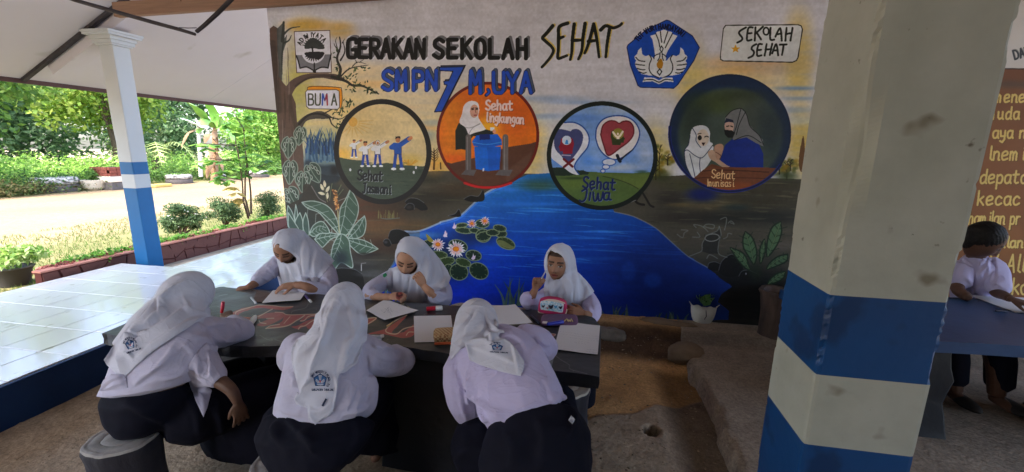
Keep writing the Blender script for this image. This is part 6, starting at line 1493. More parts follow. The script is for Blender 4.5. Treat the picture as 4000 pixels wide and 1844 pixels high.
def pen(name, label, a, b, r, m, cat='pen', capm=None, group='pens lying on the table', capl=.3, z=TZ):
    A_, B_ = atZ(*a, z + r), atZ(*b, z + r); t = empty(name, A_, label, cat, group)
    m_ = A_.lerp(B_, 1 - capl)
    MB().tube([A_, A_.lerp(B_, .04), m_], [r * .45, r, r], 10).build('barrel', m, t, True); MB().tube([m_, A_.lerp(B_, .97), B_], [r * 1.12, r * 1.12, r * .8], 10).build('cap', capm or m, t, True); return t
silver = mat('silver_plastic', s2l((190, 194, 206)), .25, spec=.7); whitep = mat('white_plastic', s2l((222, 222, 222)), .3, spec=.5); redp = mat('red_plastic', s2l((186, 30, 52)), .3, spec=.5); bluep = mat('blue_plastic', s2l((36, 48, 170)), .3, spec=.5)
purp = mat('purple_plastic', s2l((84, 74, 140)), .3, spec=.5); blackp = mat('navy_plastic', s2l((26, 32, 60)), .3, spec=.5)
pen('pen', 'silver pen near the brown notebook', G3(445, 380), G3(512, 462), .007, silver)
pen('pen', 'purple pen with a white end right of the leftmost sheet', G3(1160, 352), G3(1240, 440), .007, purp, capm=whitep)
pen('pen', 'dark blue pen left of the purple pouch', D3(885, 788), D3(972, 862), .006, blackp)
pen('marker', 'blue marker lying on the purple pouch', D3(1036, 872), D3(1190, 848), .010, bluep, 'marker', z=TZ + .014, group=None, capm=bluep)
pen('pen', 'pen with white cap by the hand of the front middle pupil', D1(1095, 1028), D1(1188, 1014), .008, silver, capm=whitep)
pen('glue_stick', 'red glue bottle with a white cap in front of the thinking pupil', D1(1515, 806), D1(1640, 798), .014, redp, 'glue', capm=whitep, group=None, capl=.42)
pen('pen', 'thin brown pencil beside the sketch sheet', D1(1262, 905), D1(1210, 938), .004, mat('pencil_wood', s2l((206, 170, 120)), .6), 'pencil', group=None)
ct = empty('correction_pen', atZ(*G3(480, 690), TZ), 'white oval correction pen on the red lettering', 'correction pen')
MB().tube([atZ(*G3(450, 738), TZ + .012), atZ(*G3(456, 715), TZ + .014), atZ(*G3(476, 670), TZ + .015), atZ(*G3(495, 635), TZ + .014), atZ(*G3(502, 622), TZ + .012)], [.004, .012, .017, .013, .005], 12, .8).build('bottle', whitep, ct, True)
MB().tube([atZ(*G3(500, 624), TZ + .012), atZ(*G3(508, 608), TZ + .011)], [.005, .003], 8).build('nozzle', silver, ct, True)
# checked zip pencil case
def soft_box(name, pts, h, m, parent, z=TZ, rnd=.5, n=20):
    """pillow shaped block over a quadrilateral"""
    q = [Vector(p) for p in pts]; c = sum(q, Vector()) / 4; b = MB(); rings = []
    for k, (s_, zz) in enumerate(((.80, 0), (.95, .12), (1.0, .4), (.98, .7), (.86, .93), (.55, 1.0))):
        r_ = []
        for i in range(n):
            t = i / n * 4; e_ = int(t); f = t - e_; p = q[e_].lerp(q[(e_ + 1) % 4], f)
            d = p - c; cor = 1 - .10 * (abs(f - .5) * 2) ** 3
            r_.append(c + Vector((d.x * s_ * cor, d.y * s_ * cor, 0)) + Vector((0, 0, z - c.z + zz * h)))
        rings.append(r_)
    b.loft(rings); o = b.build(name, m, parent, True)
    bm = bmesh.new(); bm.from_mesh(o.data); bmesh.ops.recalc_face_normals(bm, faces=bm.faces); bm.to_mesh(o.data); bm.free(); return o
chk = bpy.data.materials.new('checked_cloth'); chk.use_nodes = True
_n = chk.node_tree.nodes; _l = chk.node_tree.links; _g = _n.new('ShaderNodeNewGeometry'); _c1 = _n.new('ShaderNodeTexChecker'); _c1.inputs['Scale'].default_value = 90; _c1.inputs['Color1'].default_value = (*s2l((214, 188, 140)), 1); _c1.inputs['Color2'].default_value = (*s2l((168, 120, 80)), 1)
_l.new(_g.outputs['Position'], _c1.inputs['Vector']); _l.new(_c1.outputs[0], _n['Principled BSDF'].inputs['Base Color']); _n['Principled BSDF'].inputs['Roughness'].default_value = .8
pc = empty('pencil_case', atZ(*D1(1640, 1060), TZ), 'checked cream and brown zip pencil case with an orange lining', 'pencil case')
soft_box('cloth_body', [atZ(*D1(*p), TZ) for p in ((1572, 1084), (1760, 1078), (1745, 1002), (1568, 1012))], .05, chk, pc)
MB().tube([atZ(*D1(1580, 1076), TZ + .03), atZ(*D1(1650, 1072), TZ + .034), atZ(*D1(1730, 1070), TZ + .034)], .007, 8).build('zip', mat('orange_lining', s2l((196, 92, 50)), .6), pc, True)
pu = empty('pouch', atZ(*D3(1150, 850), TZ), 'flat purple pouch with a white label under the blue marker', 'pouch')
soft_box('pouch_body', [atZ(*D3(*p), TZ) for p in ((978, 892), (1330, 897), (1318, 790), (985, 788))], .014, mat('purple_pouch', s2l((118, 84, 120)), .4, scale=25, amt=.4, col2=s2l((92, 70, 104))), pu)
MB().box(0, .028, 0, .03, 0, .001).build('label_tag', whitep, pu).location = atZ(*D3(992, 862), TZ + .015) - Vector(pu.location) * 0
for i_ in range(3): MB().tube([atZ(*D3(1200 + 26 * i_, 840), TZ + .017), atZ(*D3(1222 + 20 * i_, 822 + 10 * (i_ % 2)), TZ + .019), atZ(*D3(1240 + 18 * i_, 845), TZ + .017)], .004, 6).build('bead', mat('cream_bead', s2l((214, 196, 150)), .5), pu, True)
sheet('paper_sheet', 'long white sheet on the blue table behind the big column', H2, [(620, 930), (1100, 1108), (1500, 1112), (1250, 960)], TZ + .006, paper_m, group=None)
pen('pen', 'dark pen beside the sheet on the blue table', H2(890, 1090), H2(1010, 1100), .006, blackp, group=None)

# --------------------------------------------------- pots and stones by the wall
pz = .12
pot = empty('flower_pot', atZ(2738, 1262, pz), 'white scalloped flower pot with a small green plant by the wall', 'flower pot')
pc_ = atZ(2740, 1255, pz); wp = mat('white_pot', s2l((214, 214, 206)), .45, scale=8, amt=.5, col2=s2l((198, 198, 190)), spec=.5)
s_ = (atY(2800, 1180, pc_.y) - atY(2682, 1180, pc_.y)).length / 2; hp = atY(2740, 1178, pc_.y).z - pz
wv = lambda u, z: 1 + (.05 * math.sin(u * 6.283 * 8) if z > hp * .8 else 0)
b = MB(); rings = []
for (r_, z, a_) in ((.56, 0, 0), (.62, .03, 0), (.76, .25, 0), (.84, .5, 0), (.87, .72, 0), (.88, .82, 0), (.98, .93, .03), (1.05, .97, .05), (1.0, .97, .05), (.84, .84, 0), (.80, .78, 0)):
    rings.append([Vector((pc_.x + math.cos(6.283 * i / 64) * r_ * s_, pc_.y + math.sin(6.283 * i / 64) * r_ * s_, pz + z * hp + a_ * hp * math.sin(6.283 * i / 64 * 8))) for i in range(64)])
b.loft(rings, True).build('pot_body', wp, pot, True)
MB().tube([pc_ + Vector((-.006, -s_ * .93, hp * .8)), pc_ + Vector((.004, -s_ * .9, hp * .5)), pc_ + Vector((-.008, -s_ * .72, hp * .25)), pc_ + Vector((0, -s_ * .6, hp * .02))], [.003, .004, .003, .002], 6).build('crack_line', dark_conc, pot, True)
rsp = np.random.RandomState(8)
lf = mat('pot_leaf', s2l((70, 112, 60)), .45, scale=20, col2=s2l((104, 140, 84)))
for k in range(26):
    a = k * 2.4; L_ = .03 + .07 * rsp.rand(); o = pc_ + Vector((math.cos(a) * .02, math.sin(a) * .02, hp * .85)); e_ = o + Vector((math.cos(a) * L_, math.sin(a) * L_, .05 + .07 * rsp.rand()))
    blade('leaf', [o, o.lerp(e_, .5) + Vector((0, 0, .03)), e_], .030, lf, pot)
tp_ = empty('trunk_planter', atZ(3000, 1330, .08), 'tall brown concrete planter shaped like a hollow trunk beside the big column', 'planter')
tc_ = atZ(3010, 1325, .08); r_ = .118; hh = atY(3000, 1130, tc_.y).z - .08
tbm = mat('brown_trunk_paint', s2l((104, 84, 74)), .6, scale=6, amt=.5, col2=s2l((34, 30, 30)), bump=.006, bscale=14, stretch=(1.5, 1.5, .4))
wb_ = lambda u, z: 1 + .03 * math.sin(u * 6.283 * 4 + 1) + .02 * math.sin(u * 6.283 * 9)
MB().lathe([(r_ * .98, 0), (r_ * .9, hh * .2), (r_ * .92, hh * .6), (r_ * 1.06, hh * .9), (r_ * 1.2, hh * .97), (r_ * 1.16, hh), (r_ * .9, hh * .99), (r_ * .8, hh * .9), (r_ * .7, hh * .88)], tc_, 40, wb_).build('planter_body', tbm, tp_, True)
def rock(label, c, r, sq, seed, m, rot=0, name='rock', grp='stones at the foot of the wall'):
    bm = bmesh.new(); bmesh.ops.create_icosphere(bm, subdivisions=4, radius=1); rs = np.random.RandomState(seed); ph = rs.rand(12) * 6; dr = rs.randn(12, 3)
    for v in bm.verts:
        d = v.co.normalized(); k = 1 + sum(.09 / (1 + i * .4) * math.sin(dr[i] @ np.array(d) * (1.6 + i * .8) + ph[i]) for i in range(12))
        v.co = Vector((d.x * r * sq[0], d.y * r * sq[1], d.z * r * sq[2])) * k
    me = bpy.data.meshes.new(name); bm.to_mesh(me); bm.free(); me.materials.append(m); me.polygons.foreach_set('use_smooth', [True] * len(me.polygons))
    o = bpy.data.objects.new(name, me); o.location = c; o.rotation_euler = (0, 0, rot); link(o); tag(o, label, 'rock', grp); return o
stone_m = mat('grey_stone', s2l((138, 132, 122)), .9, scale=12, col2=s2l((100, 96, 90)), bump=.006, bscale=30); browns = mat('brown_stone', s2l((112, 94, 76)), .9, scale=10, col2=s2l((140, 122, 100)), bump=.006, bscale=26)
q = atZ(2390, 1325, .06); rock('pale rounded rock just right of the table end', (q.x, q.y + .1, .05), .13, (1.15, .7, .62), 1, stone_m, -.4)
q = atZ(2690, 1400, .05); rock('tilted slab like stone at the corner of the cement floor', (q.x, q.y + .06, .05), .17, (.9, .6, .55), 2, browns, .5)
q = atZ(2600, 1262, .12); rock('long flat brown stone lying on the ledge left of the white pot', (q.x + .0, q.y, .12), .13, (1.9, .5, .30), 3, browns, -.15)
# little litter
lt = np.random.RandomState(12)
pe_v, pe_f = [], []
for k in range(1500):
    x, y = (-3.3 + 3.2 * lt.rand(), .7 + 1.1 * lt.rand()) if k % 2 else (-.1 + .95 * lt.rand(), 1.7 + 2.0 * lt.rand()); r0 = .002 + .007 * lt.rand() ** 3; b = len(pe_v); z = float(floor_h(np.array([x]), np.array([y]))[0])
    pe_v += [(x + r0 * 1.3 * math.cos(a_) * (.7 + .5 * lt.rand()), y + r0 * math.sin(a_), z) for a_ in (0, 1.2, 2.5, 3.8, 5.1)] + [(x, y, z + r0 * .8)]
    pe_f += [(b + i_, b + (i_ + 1) % 5, b + 5) for i_ in range(5)]
tag(mesh_obj('pebbles', pe_v, pe_f, mat('pebble', s2l((168, 150, 124)), .9, scale=60, amt=.2, col2=s2l((104, 90, 74)))), 'small pebbles and crumbs scattered over the earth floor', 'pebbles', kind='stuff')
tw = mat('dry_twig', s2l((120, 96, 70)), .9)
for k in range(8):
    x, y = (-3.1 + 3.2 * lt.rand(), .9 + .9 * lt.rand()) if k < 5 else (.1 + .6 * lt.rand(), 1.9 + 1.3 * lt.rand()); a = lt.rand() * 3; L_ = .015 + .03 * lt.rand()
    o = MB().tube([(x, y, .012), (x + math.cos(a) * L_, y + math.sin(a) * L_, .016)], [.0018, .001], 5).build('twig', tw)
    tag(o, ['curved', 'straight', 'tiny', 'thin pale', 'short dark', 'dry', 'small bent', 'broken'][k] + ' twig on the ' + ('earth floor left of the pupils' if k < 5 else 'sandy floor right of the table'), 'twig', 'twigs scattered on the earth floor')
# ------------------------------------------------------------------ people: tools
from mathutils.geometry import delaunay_2d_cdt
h4 = K(300, 1050, 1.697); d2 = K(1000, 1200, 1.844); d4 = D4; g4 = K(1950, 850, 2.97); g5 = G5; d1 = D1; g3 = G3; h2 = H2
def ring(c, u, v, n=20, p=2.3):
    out = []
    for i in range(n):
        t = 2 * math.pi * i / n; cx, sx_ = math.cos(t), math.sin(t)
        cx = math.copysign(abs(cx) ** (2 / p), cx); sx_ = math.copysign(abs(sx_) ** (2 / p), sx_)
        out.append(c + u * cx + v * sx_)
    return out
def trunk(mb, Kf, rows, n=24):
    """rows: (xL,yL,xR,yR,Y,thickness) seen from the camera point; cross sections are full ellipses"""
    L = [(atY(*Kf(a, b), Y), atY(*Kf(c, d), Y), th) for a, b, c, d, Y, th in rows]
    C_ = [(l + r) / 2 for l, r, t in L]; rings = []
    for i, (l, r, th) in enumerate(L):
        t = (C_[min(i + 1, len(C_) - 1)] - C_[max(i - 1, 0)]).normalized(); u = (r - l) / 2; v = t.cross(u).normalized() * th
        rings.append(ring(C_[i], u, v, n))
    e0 = C_[0] + (C_[0] - C_[1]).normalized() * .03; e1 = C_[-1] + (C_[-1] - C_[-2]).normalized() * .03
    mb.loft([[e0 + (p - C_[0]) * .6 for p in rings[0]]] + rings + [[e1 + (p - C_[-1]) * .6 for p in rings[-1]]]); return C_
def limb(mb, Kf, pts, n=14, sm=4):
    """pts: (x,y,Y,radius)"""
    P = [atY(*Kf(x, y), Y) for x, y, Y, r in pts]; A_ = spline([tuple(p) + (q[3],) for p, q in zip(P, pts)], sm) if len(P) > 2 else [tuple(p) + (q[3],) for p, q in zip(P, pts)]
    Q = [Vector(a[:3]) for a in A_]; Rr = [float(a[3]) for a in A_]
    d0 = (Q[0] - Q[1]).normalized(); d1_ = (Q[-1] - Q[-2]).normalized()
    Q = [Q[0] + d0 * Rr[0] * .7] + Q + [Q[-1] + d1_ * Rr[-1] * .6]; Rr = [Rr[0] * .6] + Rr + [Rr[-1] * .6]
    mb.tube(Q, Rr, n); return P
def limb3(mb, pts, n=12, sm=4):
    A_ = spline([tuple(p) + (r,) for p, r in pts], sm) if len(pts) > 2 else [tuple(p) + (r,) for p, r in pts]
    Q = [Vector(a[:3]) for a in A_]; Rr = [float(a[3]) for a in A_]
    mb.tube([Q[0] + (Q[0] - Q[1]).normalized() * Rr[0] * .6] + Q + [Q[-1] + (Q[-1] - Q[-2]).normalized() * Rr[-1] * .6], [Rr[0] * .6] + Rr + [Rr[-1] * .55], n)
def ellipsoid(mb, c, a, b, d, n=20, m=12):
    """a, b, d half axis vectors (d = pole)"""
    c = Vector(c); rings = []
    for k in range(1, m):
        t = math.pi * k / m; rings.append([c - d * math.cos(t) + (a * math.cos(2 * math.pi * i / n) + b * math.sin(2 * math.pi * i / n)) * math.sin(t) for i in range(n)])
    mb.loft(rings)
def frame(fwd, up=(0, 0, 1), roll=0):
    f = Vector(fwd).normalized(); r = f.cross(Vector(up)).normalized(); u = r.cross(f)
    c, s_ = math.cos(roll), math.sin(roll); return r * c + u * s_, f, u * c - r * s_      # right, forward, up
def head(mb, c, fwd, roll=0, s=1.):
    r, f, u = frame(fwd, roll=roll); n, m = 56, 48; rings = []
    for k in range(1, m):
        t = math.pi * k / m; row = []
        for i in range(n):
            a = 2 * math.pi * i / n; dx, dy, dz = math.sin(t) * math.cos(a), math.sin(t) * math.sin(a), -math.cos(t)
            x, y, z = dx * .073, dy * .090, dz * .112
            if z < 0:
                q = (-z / .112); x *= 1 - .30 * q ** 1.6; 
                if y < 0: y *= 1 - .45 * q
                else: y *= 1 - .06 * q
            if y > .05:
                y = .05 + (y - .05) * .85
                g_ = lambda v, w: math.exp(-(v / w) ** 2)
                nz = max(0, min(1, (.018 - z) / .055)) if z > -.037 else max(0, 1 - (-.037 - z) / .010)
                y += .024 * g_(x, .0105 + .004 * nz) * nz * (1 if z < .02 else 0)
                ax = abs(x)
                y -= .011 * g_(ax - .031, .016) * g_(z - .002, .014); y += .006 * g_(ax - .031, .011) * g_(z - .001, .008)
                y += .004 * g_(ax - .028, .022) * g_(z - .024, .008); y += .006 * g_(x, .021) * g_(z + .062, .010) - .0045 * g_(x, .024) * g_(z + .062, .0025)
                y += .005 * g_(x, .018) * g_(z + .095, .012); y += .003 * g_(ax - .042, .016) * g_(z + .025, .02); y -= .003 * g_(x, .02) * g_(z + .078, .006)
            row.append(Vector(c) + (r * x + f * y + u * z) * s)
        rings.append(row)
    mb.loft(rings)
    return (np.array(c), np.array([r, f, u]), s)
def hand(mb, w, d, back, side=1, curl=(.5, .5, .5, .5), spread=.12, s=1., thumb=.6, pinch=0):
    """w wrist, d direction of the palm, back = normal out of the back of the hand, side=+1 thumb towards d x back"""
    w = Vector(w); d = Vector(d).normalized(); b = Vector(back); b = (b - d * b.dot(d)).normalized(); t = d.cross(b) * side   # t: thumb side
    s = s * .93
    rings = []
    for (k, wd, th) in ((-.01, .020, .015), (.01, .024, .014), (.035, .033, .013), (.065, .037, .012), (.080, .034, .010)):
        rings.append(ring(w + d * (k * s), t * (wd * s), b * (th * s), 14))
    mb.loft(rings)
    for i, (o, L_, r_) in enumerate(((.027, .066, .0082), (.009, .074, .0085), (-.009, .069, .0080), (-.026, .054, .0072))):
        p = w + (d * .070 + t * o) * s; a = spread * (1.5 - i) * .5; dd = (d * math.cos(a) + t * math.sin(a)); cu = curl[i]; P = [(p - d * .02 * s, r_ * s * 1.05), (p + d * .008 * s, r_ * s * 1.05)]; ang = 0
        p = p + d * .008 * s
        for j, fr in enumerate((.45, .32, .23)):
            ang += cu * (1.0, 1.15, .8)[j]; v = dd * math.cos(ang) - b * math.sin(ang); p = p + v * (L_ * fr * s); P.append((p, r_ * s * (1, .93, .78)[j]))
        limb3(mb, P, 10, 3)
    p = w + (d * .018 + t * .020) * s; a = thumb; v1 = (d * math.cos(a) + t * math.sin(a) - b * .35).normalized(); v2 = (d * math.cos(a * .5) + t * math.sin(a * .4) - b * (.5 + pinch)).normalized()
    limb3(mb, [(p, .012 * s), (p + v1 * .034 * s, .0105 * s), (p + v1 * .034 * s + v2 * .026 * s, .009 * s), (p + v1 * .034 * s + v2 * .046 * s, .0072 * s)], 10, 3)
def remesh(mb, vox, sm=2, fac=.5):
    me = bpy.data.meshes.new('tmp'); me.from_pydata([tuple(v) for v in mb.v], [], mb.f)
    bm = bmesh.new(); bm.from_mesh(me)
    bmesh.ops.recalc_face_normals(bm, faces=bm.faces); bm.to_mesh(me); bm.free()
    o = bpy.data.objects.new('tmp', me); COL.objects.link(o)
    m = o.modifiers.new('r', 'REMESH'); m.mode = 'VOXEL'; m.voxel_size = vox; m.adaptivity = 0
    if sm: q = o.modifiers.new('s', 'SMOOTH'); q.factor = fac; q.iterations = sm
    dg = bpy.context.evaluated_depsgraph_get(); ev = o.evaluated_get(dg); m2 = ev.to_mesh()
    V = np.empty(len(m2.vertices) * 3, np.float32); m2.vertices.foreach_get('co', V); V = V.reshape(-1, 3).astype(float)
    Nn = np.empty(len(m2.vertices) * 3, np.float32); m2.vertices.foreach_get('normal', Nn); Nn = Nn.reshape(-1, 3).astype(float)
    lt_ = np.empty(len(m2.polygons), np.int32); m2.polygons.foreach_get('loop_total', lt_)
    li = np.empty(len(m2.loops), np.int32); m2.loops.foreach_get('vertex_index', li)
    F = li.reshape(-1, 4) if (lt_ == 4).all() else np.array([tuple(p.vertices)[:4] for p in m2.polygons if len(p.vertices) == 4])
    ev.to_mesh_clear(); bpy.data.objects.remove(o); bpy.data.meshes.remove(me)
    return V, F, Nn
def crease(V, Nn, creases, Kf, noise=.0, seed=0, back=True):
    """fold lines: (points, width px of the 4000 px view, height m)"""
    X, Y = to_px(V); toc = np.array([0, 0, CAM_H]) - V; toc /= np.linalg.norm(toc, axis=1)[:, None]
    wt = np.clip((Nn * toc).sum(1) * 2.2, 0, 1); disp = np.zeros(len(V))
    for pts, w, amp in creases:
        p = spline([Kf(*q) for q in pts], 5) if len(pts) > 2 else np.array([Kf(*q) for q in pts], float)
        sel = (X > p[:, 0].min() - 4 * w) & (X < p[:, 0].max() + 4 * w) & (Y > p[:, 1].min() - 4 * w) & (Y < p[:, 1].max() + 4 * w)
        if not sel.any(): continue
        Xs, Ys = X[sel], Y[sel]; best = np.full(len(Xs), 1e9); sg = np.zeros(len(Xs)); t = np.zeros(len(Xs)); m_ = len(p) - 1
        for i in range(m_):
            ax, ay = p[i]; dx, dy = p[i + 1] - p[i]; u = np.clip(((Xs - ax) * dx + (Ys - ay) * dy) / (dx * dx + dy * dy + 1e-9), 0, 1)
            ex, ey = Xs - ax - u * dx, Ys - ay - u * dy; d = np.hypot(ex, ey); k = d < best; best = np.where(k, d, best); sg = np.where(k, np.sign(dx * ey - dy * ex), sg); t = np.where(k, (i + u) / m_, t)
        e_ = np.sin(np.pi * np.clip(t, .02, .98)) ** .6; flip = 1 if amp > 0 else -1
        d = best * sg * flip
        disp[sel] += 1.85 * abs(amp) * e_ * np.where(d < 0, np.exp(-(d / (2.6 * w)) ** 2), np.exp(-(d / (.55 * w)) ** 2)) * .9
    out = V + Nn * (disp * wt)[:, None]
    if noise:
        rs = np.random.RandomState(seed + 50); q = np.zeros(len(V))
        for k in range(10):
            f = rs.randn(3) * 14 * (1 + k * .35); q += np.sin(V @ f + rs.rand() * 6) / (1 + k * .3)
        out = out + Nn * (q * noise * .35)[:, None]
    return out
def np_obj(name, V, F, m, parent, cols=None):
    me = np_mesh(name, V, F, m, True)
    if cols is not None: set_attr(me, cols)
    return link(bpy.data.objects.new(name, me), parent)
def hull_depth(V, F):
    return BVHTree.FromPolygons([Vector(v) for v in V], [tuple(int(i) for i in f) for f in F])
def cloth_patch(poly, bvh, Kf, holes=(), off=.008, thick=.004, step=9, creases=(), sm=10, noise=.0, seed=0, yback=None, smooth_poly=False):
    """a piece of cloth lying on the body: its outline as seen from the camera point, its depth from what is under it"""
    P = [Kf(*q) for q in poly]
    if smooth_poly: P = [tuple(p) for p in spline(P, 4, True)]
    Hs = [[Kf(*q) for q in h] for h in holes]; Hs = [[tuple(p) for p in spline(h, 4, True)] for h in Hs]
    def dens(Q):
        out = []
        for i in range(len(Q)):
            a, b = np.array(Q[i]), np.array(Q[(i + 1) % len(Q)]); k = max(1, int(np.linalg.norm(b - a) / step))
            out += [tuple(a + (b - a) * j / k) for j in range(k)]
        return out
    B_ = dens(P); HB = [dens(h) for h in Hs]; pts = list(B_); edges = [(i, (i + 1) % len(B_)) for i in range(len(B_))]
    for h in HB: o = len(pts); pts += h; edges += [(o + i, o + (i + 1) % len(h)) for i in range(len(h))]
    A_ = np.array(B_); xs_ = np.arange(A_[:, 0].min(), A_[:, 0].max(), step); ys_ = np.arange(A_[:, 1].min(), A_[:, 1].max(), step * .87)
    gx, gy = np.meshgrid(xs_, ys_); gx = gx + (np.arange(len(ys_)) % 2)[:, None] * step / 2
    ins = inside(gx, gy, A_)
    allb = np.vstack([A_, A_[:1]]); dd, _ = seg_dist(gx.astype(np.float32), gy.astype(np.float32), allb); ins &= dd > step * .5
    for h in HB:
        ha = np.array(h); ins &= ~inside(gx, gy, ha); dd, _ = seg_dist(gx.astype(np.float32), gy.astype(np.float32), np.vstack([ha, ha[:1]])); ins &= dd > step * .5
    pts += list(zip(gx[ins], gy[ins]))
    vs, es, fs, *_ = delaunay_2d_cdt([Vector(p) for p in pts], edges, [], 0, 1e-4)
    Q = np.array([tuple(v) for v in vs]); T = np.array([tuple(f) for f in fs]); c = Q[T].mean(1); ok = inside(c[:, 0], c[:, 1], A_)
    for h in HB: ok &= ~inside(c[:, 0], c[:, 1], np.array(h))
    T = T[ok]; used = np.unique(T); remap = -np.ones(len(Q), int); remap[used] = np.arange(len(used)); Q = Q[used]; T = remap[T]; n = len(Q)
    dep = np.full(n, np.nan); rays = []
    for i, (x, y) in enumerate(Q):
        d = ray(x, y).normalized(); rays.append(d); h = bvh.ray_cast(CAMP, d, 30)
        if h[0] is not None: dep[i] = h[3]
    E_ = np.unique(np.sort(np.vstack([T[:, [0, 1]], T[:, [1, 2]], T[:, [2, 0]]]), 1), axis=0)
    def avg(a, ok):
        s_ = np.zeros(n); c = np.zeros(n); i, j = E_[:, 0], E_[:, 1]
        np.add.at(s_, i, np.where(ok[j], a[j], 0)); np.add.at(c, i, ok[j]); np.add.at(s_, j, np.where(ok[i], a[i], 0)); np.add.at(c, j, ok[i]); return s_, c
    ok = ~np.isnan(dep); dep = np.where(ok, dep, 0)
    for _ in range(80):
        if ok.all(): break
        s_, c = avg(dep, ok); nw = (~ok) & (c > 0); dep[nw] = s_[nw] / c[nw]; ok = ok | nw
    raw = dep.copy()
    for _ in range(sm):
        s_, c = avg(dep, np.ones(n, bool)); dep = .4 * dep + .6 * s_ / np.maximum(c, 1)
        dep = np.minimum(dep, raw + .004) if yback is None else dep
    D_ = np.array([tuple(r_) for r_ in rays]); V = np.array([0, 0, CAM_H]) + D_ * (dep - off)[:, None]
    # normals
    def normals(V):
        fn = np.cross(V[T[:, 1]] - V[T[:, 0]], V[T[:, 2]] - V[T[:, 0]]); N_ = np.zeros_like(V)
        for k in range(3): np.add.at(N_, T[:, k], fn)
        N_ /= np.linalg.norm(N_, axis=1)[:, None] + 1e-12; 
        if (N_ * -D_).sum() < 0: N_ = -N_
        return N_
    Nn = normals(V); V = crease(V, Nn, creases, Kf, noise, seed); 
    if ((np.cross(V[T[:, 1]] - V[T[:, 0]], V[T[:, 2]] - V[T[:, 0]])) * -D_[T[:, 0]]).sum() < 0: T = T[:, ::-1]
    Vb = V + D_ * thick
    cnt = {}
    for a, b in np.vstack([T[:, [0, 1]], T[:, [1, 2]], T[:, [2, 0]]]): cnt[(a, b)] = cnt.get((a, b), 0) + 1
    side = []
    for (a, b) in cnt:
        if (b, a) not in cnt: side += [(b, a, a + n), (b, a + n, b + n)]
    Fa = np.vstack([T, T[:, ::-1] + n] + ([np.array(side)] if side else []))
    return np.vstack([V, Vb]), Fa
def join_vf(*parts):
    V = []; F = []; b = 0
    for v, f in parts:
        if f.shape[1] == 4: f = np.vstack([f[:, [0, 1, 2]], f[:, [0, 2, 3]]])
        V.append(v); F.append(f + b); b += len(v)
    return np.vstack(V), np.vstack(F)
SKIN = attr_mat('skin', .55, .35)
def cloth_mat(name, c, c2, sheen=.1, wr=.010):
    m = mat(name, s2l(c), .85, scale=3, amt=.9, col2=s2l(c2), sheen=sheen, spec=.12); N = m.node_tree.nodes; L = m.node_tree.links; g_ = N.new('ShaderNodeNewGeometry'); prev = None
    for sc, st, ds, off in ((7, (1, 1, .45), wr, 0), (15, (.5, 1, 1), wr * .4, 5), (500, (1, 1, 1), .0002, 9)):
        mp = N.new('ShaderNodeMapping'); mp.inputs['Scale'].default_value = st; mp.inputs['Location'].default_value = (off, off, 0); L.new(g_.outputs['Position'], mp.inputs[0])
        n = N.new('ShaderNodeTexNoise'); n.inputs['Scale'].default_value = sc; n.inputs['Detail'].default_value = 2; n.inputs['Distortion'].default_value = .8; L.new(mp.outputs[0], n.inputs['Vector'])
        a = N.new('ShaderNodeMath'); a.operation = 'SUBTRACT'; a.inputs[1].default_value = .5; L.new(n.outputs['Fac'], a.inputs[0]); b_ = N.new('ShaderNodeMath'); b_.operation = 'ABSOLUTE'; L.new(a.outputs[0], b_.inputs[0])
        c_ = N.new('ShaderNodeMath'); c_.operation = 'POWER'; c_.inputs[1].default_value = .6; L.new(b_.outputs[0], c_.inputs[0])
        bp = N.new('ShaderNodeBump'); bp.invert = True; bp.inputs['Distance'].default_value = ds; L.new(c_.outputs[0], bp.inputs['Height'])
        if prev: L.new(prev.outputs[0], bp.inputs['Normal'])
        prev = bp
    L.new(prev.outputs[0], N['Principled BSDF'].inputs['Normal']); return m
SHIRT_L = cloth_mat('white_shirt', (178, 176, 200), (188, 186, 208)); SCARF = cloth_mat('white_headscarf', (188, 190, 206), (198, 200, 214), wr=.006); SHIRT_V = cloth_mat('lilac_white_shirt', (178, 172, 208), (188, 182, 216))
NAVY = mat('navy_skirt', s2l((15, 16, 27)), .85, scale=4, col2=s2l((21, 22, 36)), bump=.004, bscale=9, spec=.12)
